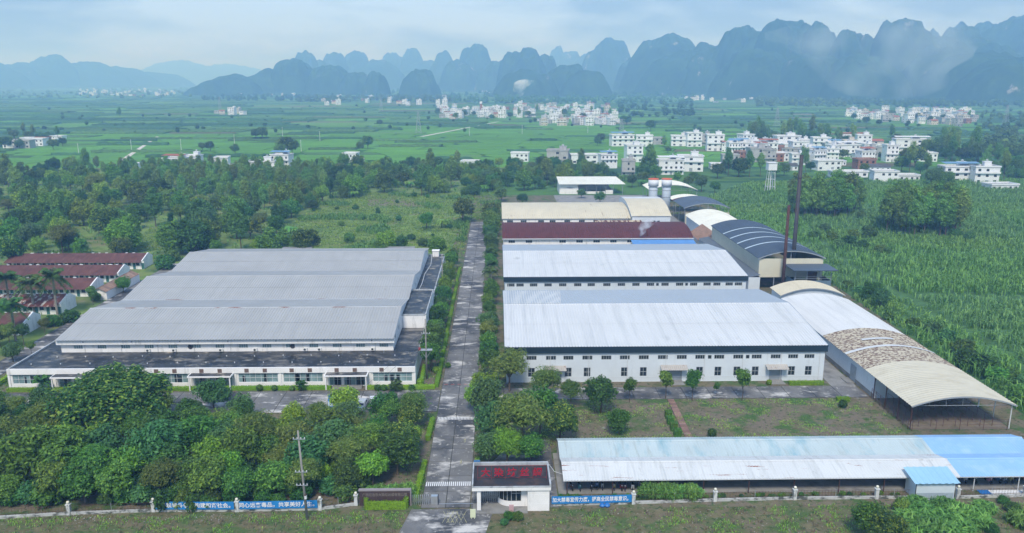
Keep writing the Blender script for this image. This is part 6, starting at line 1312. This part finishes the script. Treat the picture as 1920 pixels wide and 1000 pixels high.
cluster('in the village beside the smoke plume', 78, 945, 1158, 196, 237, 2, 11, lambda a, c: c > 196 + abs(a - 1050) * .03 and not (a < 1010 and c > 222))
cluster('in the hillside village beyond the cane', 64, 1590, 1835, 209, 238, 3, 11, lambda a, c: c < 224 + (a - 1590) * .07 and c > 206 + abs(a - 1700) * .06)
cluster('among the hamlets on the plain', 20, 600, 838, 185, 199, 5, 10, lambda a, c: 605 < a < 640 or 660 < a < 700 or 725 < a < 765 or 785 < a < 838)
cluster('in the walled farm on the plain', 5, 405, 465, 212, 217, 6, 14)
def far_village(label, n, px0, px1, py0, py1, seed, wpx, shape=None):
    """tiny far houses that read as one village: real boxes with openings, roofs and parapets in one mesh"""
    rg = random.Random(seed); V = []; F_ = []; MI = []; mats = []; done = []; t_ = 0
    while len(done) < n and t_ < n * 80:
        t_ += 1; px, py = rg.uniform(px0, px1), rg.uniform(py0, py1)
        if (shape and not shape(px, py)) or any(abs(px - a) < wpx * .62 and abs(py - c) < 2.4 for a, c in done): continue
        done.append((px, py)); x, y = gp(px, py); i = rg.choices(range(13), [5, 3, 4, 3, 2.5, 1, 2, 2, 1, 1, 2, 1.5, 1])[0]; HOUSES.append((x, y))
        T = Matrix.Translation((x, y, 0)) @ Matrix.Rotation(R(rg.uniform(-25, 25)), 4, 'Z') @ Matrix.Diagonal((rg.uniform(.75, 1.05), .95, rg.uniform(.7, .95), 1))
        def rec(parts, T):
            for nm, me, loc, rz, ch in parts:
                if nm == 'water_tank': continue
                T2 = T @ Matrix.Translation(loc) @ Matrix.Rotation(rz, 4, 'Z'); b0 = len(V); V.extend(tuple(T2 @ v.co) for v in me.vertices); m_ = me.materials[0]
                if m_ not in mats: mats.append(m_)
                for p in me.polygons: F_.append(tuple(k + b0 for k in p.vertices)); MI.append(mats.index(m_))
                rec(ch, T2)
        rec(HP[i]['parts'], T)
    me = bpy.data.meshes.new('distant_village'); me.from_pydata(V, [], F_)
    for m_ in mats: me.materials.append(m_)
    me.polygons.foreach_set('material_index', MI); me.update(); tag(link('distant_village', me), label, 'village', kind='stuff')
far_village('far village of tiny white houses across the left fields', 46, 150, 330, 168, 181, 7, 8)
far_village('tiny white houses strung below the green hill', 26, 420, 560, 172, 180, 8, 8)
far_village('hazy white houses along the mountain feet', 34, 880, 1240, 168, 182, 9, 9)
far_village('small white village under the limestone cliffs', 20, 1280, 1435, 184, 193, 4, 9)
# chimney, water tower, pylons
x, y = gp(902, 216); t = thing('brick_chimney', 'brick kiln chimney with pale top rising over the middle village', 'chimney', (x, y, 0)); b = MB(); b.lathe([(2.6, 0), (1.9, 19)], x, y, 12); b.build('shaft', HM['brick'], t); b = MB(); b.lathe([(2.3, 19), (2.4, 21.5), (1.8, 22.5)], x, y, 12); b.build('top', HM['white'], t)
x, y = gp(1443, 362); t = thing('water_tower', 'white box water tower on four slim legs before the near village', 'water tower', (x, y, 0))
for sx in (-1, 1):
    for sy in (-1, 1): b = MB(); b.tube((x + sx * 2.1, y + sy * 2.1, 0), (x + sx * 1.5, y + sy * 1.5, 12.4), .2, .16, 6); b.build('leg', frame_w, t)
b = MB()
for z in (3.5, 7.5, 11): 
    r_ = 2.0 - z * .04; P = [(x - r_, y - r_, z), (x + r_, y - r_, z), (x + r_, y + r_, z), (x - r_, y + r_, z)]
    for i in range(4): b.tube(P[i], P[(i + 1) % 4], .1, n=4)
b.build('bracing', frame_w, t); b = MB(); b.tube((x, y, 0), (x, y, 12.4), .35, n=8); b.build('riser_pipe', frame_w, t)
b = MB(); b.box(x - 2.3, x + 2.3, y - 2.3, y + 2.3, 12.4, 16.2); b.build('tank', HM['white'], t); b = MB(); b.box(x - 2.6, x + 2.6, y - 2.6, y + 2.6, 16.2, 16.45); b.build('cover', RM['pale'], t)
def pylon(px, py, h, label):
    x, y = gp(px, py); t = thing('lattice_pylon', label, 'pylon', (x, y, 0)); b = MB(); n = 7; r_ = lambda z: 2.6 * (1 - z / h) + .5
    for sx in (-1, 1):
        for sy in (-1, 1): b.tube((x + sx * r_(0), y + sy * r_(0), 0), (x + sx * r_(h), y + sy * r_(h), h), .16, n=4)
    for k in range(n):
        z0, z1 = h * k / n, h * (k + 1) / n
        for s in (-1, 1): b.tube((x - r_(z0), y + s * r_(z0), z0), (x + r_(z1), y + s * r_(z1), z1), .09, n=4); b.tube((x + r_(z0), y + s * r_(z0), z0), (x - r_(z1), y + s * r_(z1), z1), .09, n=4)
    b.build('lattice', grey_metal, t)
    for z in (h * .72, h * .85, h * .97): q = MB(); q.tube((x - 3.4, y, z), (x + 3.4, y, z), .14, n=4); q.build('cross_arm', grey_metal, t)
pylon(1884, 240, 28, 'lattice pylon standing beyond the hillside village'); pylon(1456, 238, 24, 'lattice pylon in the paddies behind the near village'); pylon(715, 212, 28, 'lattice pylon behind the row of plain hamlets'); pylon(413, 208, 26, 'lattice pylon near the walled farm'); pylon(785, 250, 24, 'lattice pylon on the paddies before the middle village'); pylon(1165, 255, 18, 'short lattice pylon in front of the smoke-plume village')
for px, py in ((247, 284), (148, 292), (340, 282), (440, 272), (565, 285), (600, 265), (530, 256), (880, 255), (979, 252), (1102, 250)):
    x, y = gp(px, py); t = thing('field_pole', 'slim pale power pole standing in the paddies', 'pole', (x, y, 0), 'power poles in the paddies'); b = MB(); b.tube((x, y, 0), (x, y, 10), .22, .15, 6); b.build('shaft', frame_w, t); b = MB(); b.box(x - .9, x + .9, y - .06, y + .06, 9.2, 9.35); b.build('cross_arm', grey_metal, t)

# trees about the villages
def vt(pxs, label, group, kinds=('broad', 'dense', 'mango', 'euc')):
    for px, py, s in pxs: x, y = gp(px, py); tree(RG.choice(kinds), x, y, s, label, group, name='village_tree')
vt([(1127, 270, 1.5), (1120, 274, 1.2), (1218, 290, 1.1), (1252, 288, 1.0), (1245, 285, 1.2), (1220, 330, 1.7), (1228, 336, 1.5), (1205, 340, 1.4), (1365, 330, 1.4), (1385, 332, 1.5), (1405, 333, 1.4), (1425, 332, 1.4), (1345, 335, 1.2), (1395, 325, 1.3), (1360, 325, 1.3), (1470, 330, 1.3), (1455, 332, 1.1), (1520, 322, 1.2), (1510, 325, 1.2), (1505, 312, 1.1), (1690, 322, 1.7), (1705, 325, 1.6), (1715, 315, 1.6), (1698, 310, 1.5), (1725, 330, 1.2), (1735, 340, 1.4), (1755, 345, 1.5), (1745, 350, 1.3), (1775, 352, 1.3), (1765, 340, 1.2), (1580, 300, 1.0), (1568, 272, 1.3), (1670, 270, 1.4), (1680, 268, 1.2), (1650, 300, 1.0), (1665, 295, 1.0), (1355, 280, 1.1), (1620, 325, .8), (1575, 318, .7)], 'leafy tree standing between the near village houses', 'trees among the near village houses')
def wood(name_lbl, n, px0, px1, py0, py1, seed, s0=1.0, shape=None, grp=None, lab=None):
    rg = random.Random(seed)
    for k in range(n):
        px, py = rg.uniform(px0, px1), rg.uniform(py0, py1)
        if shape and not shape(px, py): continue
        x, y = gp(px, py); tree(rg.choice(('broad', 'dense', 'euc')), x, y, s0 * rg.uniform(.9, 1.4), lab, grp, name='wood_tree')
wood('', 34, 1405, 1530, 258, 272, 1, 1.4, None, 'trees of the wood behind the near village', 'tree in the wood right behind the near village')
wood('', 26, 1735, 1835, 283, 306, 2, 1.5, None, 'trees of the wood beside the hillside fields', 'tree in the rounded wood beside the hillside fields')
wood('', 16, 1780, 1920, 310, 345, 3, 1.2, None, 'trees at the village edge by the hillside', 'tree at the village edge by the hillside fields')
wood('', 16, 1535, 1600, 270, 278, 4, 1.2, None, 'trees in the smoke behind the near village', 'tree in the smoky hollow behind the near village')
vt([(225, 226, 1.6), (480, 262, 1.6), (492, 262, 1.4), (395, 285, 1.2), (380, 284, 1.1), (441, 290, 1.3), (1220, 246, 2.0), (1175, 236, 1.8), (1168, 232, 1.6), (538, 294, 1.8), (548, 290, 1.5), (525, 298, 1.6), (690, 280, 1.4), (675, 284, 1.3), (712, 236, 1.2), (1885, 290, 1.3)], 'single bushy tree standing out in the green paddies', 'single trees in the paddies')
vt([(k, 222 + RG.uniform(-6, 8), 1.5) for k in range(820, 1160, 17)], 'tree among the houses of the middle villages', 'trees of the middle villages')
vt([(k, 226 + RG.uniform(-10, 12), 1.4) for k in range(1600, 1850, 24)], 'tree among the houses of the hillside village', 'trees of the hillside village')
vt([(10 + k * 9, 268 + RG.uniform(-8, 14), 1.3) for k in range(13)], 'tree around the hamlet beside the green paddies', 'trees of the paddy hamlet')
# far woods that read as one mass
def far_wood(name, px0, px1, py0, py1, n, seed, label, s0=1.0, shape=None):
    rg = np.random.default_rng(seed); vq = []
    V0, Q0 = crown_np(seed, 3.6, 3.2, 3.6, 11, 12, .95, .7, clump=.45, low=-.4); V1, Q1 = core_np(2.8, 2.4, 3.2, seed)
    for k in range(n):
        px, py = rg.uniform(px0, px1), rg.uniform(py0, py1)
        if shape and not shape(px, py): continue
        x, y = gp(px, py); s = s0 * rg.uniform(.8, 1.7); a = rg.uniform(0, 6.28); c, sn = math.cos(a), math.sin(a); Rm = np.array([[c, sn, 0], [-sn, c, 0], [0, 0, 1]])
        for V, Q in ((V0, Q0), (V1, Q1)): vq.append(((V @ Rm) * s + np.array([x, y, 0]), Q))
    tag(link(name, mesh_np(name, *join(*vq), LM['dark'])), label, 'wood', kind='stuff')
far_wood('distant_wood', 840, 1310, 180, 198, 420, 1, 'dark distant wood stretching behind the middle villages', 1.2, lambda a, c: c < 197 - abs(a - 1080) * .012)
far_wood('distant_wood', 560, 860, 183, 193, 230, 2, 'dark distant wood beside the row of plain hamlets', 1.1)
far_wood('distant_wood', 1420, 1590, 188, 202, 170, 3, 'dark wood at the cliff foot beside the small village', 1.3)
far_wood('distant_wood', 380, 580, 178, 190, 130, 4, 'low dark trees below the green hill across the plain', 1.1)
far_wood('distant_wood', 0, 380, 164, 186, 170, 5, 'scattered hazy trees across the far left plain', 1.2)
far_wood('distant_wood', 0, 1920, 196, 250, 150, 6, 'scattered field trees and bushes across the wide plain', .55)
far_wood('distant_wood', 1160, 1300, 196, 222, 60, 7, 'dark trees beside the smoke-plume village', 1.1)
far_wood('distant_wood', 1590, 1920, 190, 204, 160, 8, 'dark trees at the mountain foot behind the hillside village', 1.3)
far_wood('distant_wood', 1830, 1920, 215, 300, 90, 9, 'scattered trees over the hillside fields beside the pylon', .9)
far_wood('distant_wood', 600, 1900, 165, 184, 260, 10, 'faint dark tree belt along the mountain feet', 1.5)

# ================================================================ fields on the plain
crop_m = [mat('cane_crop', (.045, .12, .045), .3, .25, .9, .1, stains=[((.05, .12, .05), .5, .7, (.6, .6, .6))], orand=.25), mat('corn_crop', (.08, .165, .05), .25, .25, .9, .1, stains=[((.035, .085, .035), .5, .7, (.6, .6, .6))], orand=.25)]
rice_m = [mat('rice_paddy', (.095, .24, .034), .15, .02, .9, .1, orand=.12), mat('young_rice', (.11, .23, .05), .15, .02, .9, .1, orand=.15), mat('fallow_field', (.13, .135, .07), .25, .05, .9, .1, orand=.2), mat('vegetable_field', (.075, .165, .05), .25, .05, .9, .1, orand=.2)]
cells = {}
for hx, hy in HOUSES: cells.setdefault((int(hx // 40), int(hy // 40)), []).append((hx, hy))
def near_house(x0, x1, y0, y1):
    for i in range(int(x0 // 40) - 1, int(x1 // 40) + 2):
        for j in range(int(y0 // 40) - 1, int(y1 // 40) + 2):
            for hx, hy in cells.get((i, j), ()):
                if x0 - 12 < hx < x1 + 12 and y0 - 16 < hy < y1 + 8: return True
    return False
def crop_block(x0, x1, y0, y1, h, seed, m_, sk):
    rg = np.random.default_rng(seed); cs = max(2.2, y0 / 480); nx, ny = max(2, int((x1 - x0) / cs)), max(2, int((y1 - y0) / (cs * 1.5)))
    nx = min(nx, 90); ny = min(ny, 40); u, v = np.meshgrid(np.linspace(0, 1, nx + 1), np.linspace(0, 1, ny + 1), indexing='ij')
    X = x0 + (x1 - x0) * u + sk * (v - .5) * (y1 - y0); Y = y0 + (y1 - y0) * v; Z = h * rg.uniform(.68, 1.1, u.shape); X += rg.normal(size=u.shape) * cs * .25; Y += rg.normal(size=u.shape) * cs * .25
    V = np.stack([X, Y, Z], -1).reshape(-1, 3); id_ = np.arange((nx + 1) * (ny + 1)).reshape(nx + 1, ny + 1)
    Q = [np.stack([id_[:-1, :-1], id_[1:, :-1], id_[1:, 1:], id_[:-1, 1:]], -1).reshape(-1, 4)]
    base = V.copy(); base[:, 2] = 0; n = len(V)
    for e_ in (id_[:, 0], id_[-1, :], id_[::-1, -1], id_[0, ::-1]): Q.append(np.stack([e_[:-1] + n, e_[1:] + n, e_[1:], e_[:-1]], -1))
    return mesh_np('crop', np.concatenate([V, base]), np.concatenate(Q), m_)
rg = random.Random(77); y = 470; nf = 0
while y < 3000:
    dep = rg.uniform(.7, 1.3) * (16 + (y - 440) * .030); xl = -.70 * y - 40; x = xl
    while x < .70 * y + 40:
        wd = rg.uniform(.4, 1.7) * (45 + (y - 440) * .06); x1 = x + wd; cx, cy = (x + x1) / 2, y + dep / 2
        ok = not (fb(cx, cy) or dense_l(cx, cy) or (95 < cx < 330 and cy < 560) or (30 < cx < 130 and cy < 560)) and not (cx < -330 and cy < 560 and cx > -380)
        if ok:
            n1 = mnoise.noise(Vector((cx * .0028, cy * .0035, 3.3))); n2 = rg.random(); green = (-420 < cx < -90 and 560 < cy < 900) or (-160 < cx < 330 and 560 < cy < 1060)
            gy0, gy1, gx0, gx1 = y + .8, y + dep - .8, x + .8, x1 - .8
            tall = (n2 < .20 if green else n2 < .58 + .3 * n1)
            if tall and not near_house(gx0, gx1, gy0, gy1):
                o = link('crop_field', crop_block(gx0, gx1, gy0, gy0 + (gy1 - gy0) * (rg.uniform(.3, .6) if green else rg.uniform(.55, 1)), rg.uniform(1.3, 2.4), nf, crop_m[rg.random() < .45], rg.uniform(-.4, .4))); o['kind'] = 'stuff'; tag(o, 'block of tall green crop standing among the paddies on the plain', 'crop', 'tall crop blocks on the plain')
            if not tall or green:
                k = 0 if green and rg.random() < .9 else rg.choices(range(4), [3, 3, 1, 3])[0]; sk = rg.uniform(-.3, .3) * dep
                b = MB(); b.add([(gx0 - sk, gy0, 0), (gx1 - sk, gy0, 0), (gx1 + sk, gy1, 0), (gx0 + sk, gy1, 0), (gx0 - sk, gy0, .28), (gx1 - sk, gy0, .28), (gx1 + sk, gy1, .28), (gx0 + sk, gy1, .28)], [(4, 5, 6, 7), (0, 1, 5, 4), (1, 2, 6, 5), (3, 0, 4, 7)]); b.build(['rice_field', 'rice_field', 'fallow_field', 'vegetable_field'][k], rice_m[k], kind='structure')
            nf += 1
        x = x1
    y += dep

# ================================================================ karst mountains
hill_m = mat('karst_forest', (.026, .062, .030), .35, .012, .95, .05, stains=[((.045, .092, .036), .5, .68, (.03, .03, .03)), ((.015, .04, .024), .52, .66, (.05, .05, .03)), ((.26, .26, .25), .645, .69, (.016, .016, .006), 5)], bump=1.0, bs=.06)
def karst(px, top, hw, d, seed, steep=2.6, low=.0):
    """one limestone hill: steep shoulders, rough crown, apron at its foot"""
    dx, dy, _ = ray(px, 148); l_ = math.hypot(dx, dy); cx, cy = dx / l_ * d, dy / l_ * d; hz = H + (HY - top) / F * d; Rr = hw / F * d; n, m = (110, 44) if d < 4500 else (72, 30); V = []
    for j in range(m + 1):
        q = j / m
        for i in range(n):
            a = 6.2832 * i / n; e_ = 1 + .22 * mnoise.noise(Vector((math.cos(a) * 1.3, math.sin(a) * 1.3, seed * 3.7))); r_ = Rr * 1.55 * q * e_
            x, y = cx + r_ * math.cos(a), cy + r_ * math.sin(a); s = min(1, q * 1.55)
            z = hz * ((1 - s ** steep) ** .75 * .86 + .14 * max(0, 1 - q) ** 1.1)
            f = mnoise.fractal(Vector((x / (Rr * .55), y / (Rr * .55), seed * 1.9)), 1.0, 2.1, 5); z *= 1 + .26 * f * (.25 + s)
            z += hz * (.07 * mnoise.noise(Vector((x / 55, y / 55, seed))) + .05 * mnoise.noise(Vector((x / 24, y / 24, seed)))) * (1 - q); V.append((x, y, max(-2, z - 2 * q)))
    V = np.array(V); V[:n] = V[:n].mean(0); Q = [(j * n + i, j * n + (i + 1) % n, (j + 1) * n + (i + 1) % n, (j + 1) * n + i) for j in range(m) for i in range(n)]
    tag(link('karst_hill', mesh_np('karst_hill', V, Q, hill_m)), kind='structure')
KL = [(1390, 55, 66, 2900), (1468, 48, 74, 2800), (1535, 57, 52, 2750), (1582, 68, 40, 2700), (1606, 69, 40, 2720), (1690, 51, 78, 2750), (1650, 72, 70, 2900), (1250, 71, 78, 3300), (1318, 86, 54, 3100), (1290, 98, 90, 3000), (1792, 68, 60, 3300), (1850, 58, 90, 3700), (1912, 50, 90, 3500), (1760, 95, 90, 2700), (1840, 103, 100, 2600), (1900, 112, 90, 2400), (1430, 72, 90, 2850), (1500, 70, 90, 2820), (1570, 82, 90, 2800), (1740, 80, 90, 2850), (1820, 84, 90, 3000), (1350, 90, 80, 2950),
      (1420, 100, 80, 2600), (1520, 105, 80, 2550), (1610, 110, 80, 2500), (1140, 79, 52, 4300), (1190, 104, 40, 3600), (990, 92, 42, 3300), (960, 98, 30, 3350), (1022, 100, 30, 3500), (1060, 118, 50, 2900), (1100, 130, 50, 2800), (985, 130, 60, 2800), (893, 86, 40, 4200), (860, 110, 40, 4000), (930, 112, 40, 3900), (832, 100, 30, 4800), (775, 92, 28, 5600), (740, 100, 34, 5800), (668, 97, 32, 5200), (628, 98, 30, 5000), (576, 98, 28, 4600), (600, 112, 50, 4700), (700, 112, 60, 5000),
      (800, 114, 60, 5400), (550, 108, 52, 3300), (505, 128, 60, 3350), (440, 138, 60, 3300), (400, 147, 50, 3250), (618, 121, 44, 3200), (665, 132, 34, 3150), (705, 134, 26, 3000), (788, 128, 36, 3000), (1120, 98, 60, 5600), (1060, 96, 40, 6000), (1045, 90, 26, 6200), (100, 109, 55, 6200), (160, 118, 70, 6300), (40, 122, 80, 6200), (220, 126, 70, 6500), (280, 134, 70, 6800), (-20, 120, 60, 6000), (340, 116, 90, 10500), (430, 120, 80, 10500), (1960, 60, 60, 3400), (1880, 66, 50, 4200), (1740, 72, 30, 3600)]
for k, q in enumerate(KL): karst(q[0], q[1] + 3, q[2], q[3], k, 2.0 if q[3] > 6000 or q[0] in (550, 505, 440, 400) else 2.7)

# ================================================================ haze: even pale air over the whole plain
hm, htn = nodes_of('pale_haze'); ho = htn.nodes.new('ShaderNodeOutputMaterial'); hv = htn.nodes.new('ShaderNodeVolumePrincipled')
hv.inputs['Color'].default_value = (.28, .54, 1.0, 1); hv.inputs['Absorption Color'].default_value = (1, 1, 1, 1); hv.inputs['Density'].default_value = HAZE_D = .00039; hv.inputs['Anisotropy'].default_value = 0.0
htn.links.new(hv.outputs[0], ho.inputs['Volume'])
b = MB(); b.box(-13000, 13000, -1500, 14000, -3, 345); tag(b.build('haze', hm), 'pale blue haze hanging over the whole plain', 'haze', kind='stuff')

# smoke: three thin plumes
def smoke(name, label, cx, cy, z0, z1, r0, r1, drift, dens, col, scale, lo=.45):
    m_, t_ = nodes_of(name + '_volume'); N = t_.nodes.new; o = N('ShaderNodeOutputMaterial'); v = N('ShaderNodeVolumePrincipled'); v.inputs['Color'].default_value = (*col, 1)
    g = N('ShaderNodeNewGeometry'); mp_ = N('ShaderNodeMapping'); mp_.inputs['Scale'].default_value = (scale, scale, scale * .8); nz_ = N('ShaderNodeTexNoise'); nz_.inputs['Scale'].default_value = 1; nz_.inputs['Detail'].default_value = 3
    mr = N('ShaderNodeMapRange'); mr.inputs['From Min'].default_value = lo; mr.inputs['From Max'].default_value = .75; mr.inputs['To Max'].default_value = dens
    K = t_.links.new; K(g.outputs['Position'], mp_.inputs['Vector']); K(mp_.outputs[0], nz_.inputs['Vector']); K(nz_.outputs['Fac'], mr.inputs['Value']); K(mr.outputs[0], v.inputs['Density']); K(v.outputs[0], o.inputs['Volume'])
    b = MB(); n, m = 14, 12; V = []
    for j in range(m + 1):
        q = j / m; r_ = (r0 + (r1 - r0) * q) * math.sqrt(max(.0, 1 - (2 * q - 1) ** 6)); 
        for i in range(n):
            a = 6.2832 * i / n; k = 1 + .35 * mnoise.noise(Vector((math.cos(a), math.sin(a), q * 4 + cx * .01))); V.append((cx + drift * q * q + r_ * k * math.cos(a), cy + r_ * k * math.sin(a), z0 + (z1 - z0) * q))
    b.add(V, [(j * n + i, j * n + (i + 1) % n, (j + 1) * n + (i + 1) % n, (j + 1) * n + i) for j in range(m) for i in range(n)] + [tuple(range(n))[::-1], tuple(range(m * n, m * n + n))])
    tag(b.build(name, m_, smooth=True), label, 'smoke', kind='stuff')
smoke('smoke_plume', 'small white steam puff over the brown barrel roof', 50, 272, 6.6, 13, .7, 3.2, 4, .9, (.95, .96, .98), .45)
x, y = gp(972, 186); smoke('smoke_plume', 'white smoke plume rising behind the middle villages', x, y, 3, 60, 10, 34, 26, .10, (.95, .97, .98), .035)
x, y = gp(1660, 196); smoke('smoke_plume', 'thin wide smoke veil drifting before the mountains', x, y, 5, 200, 90, 260, -60, .0050, (.85, .92, .98), .009, .47)
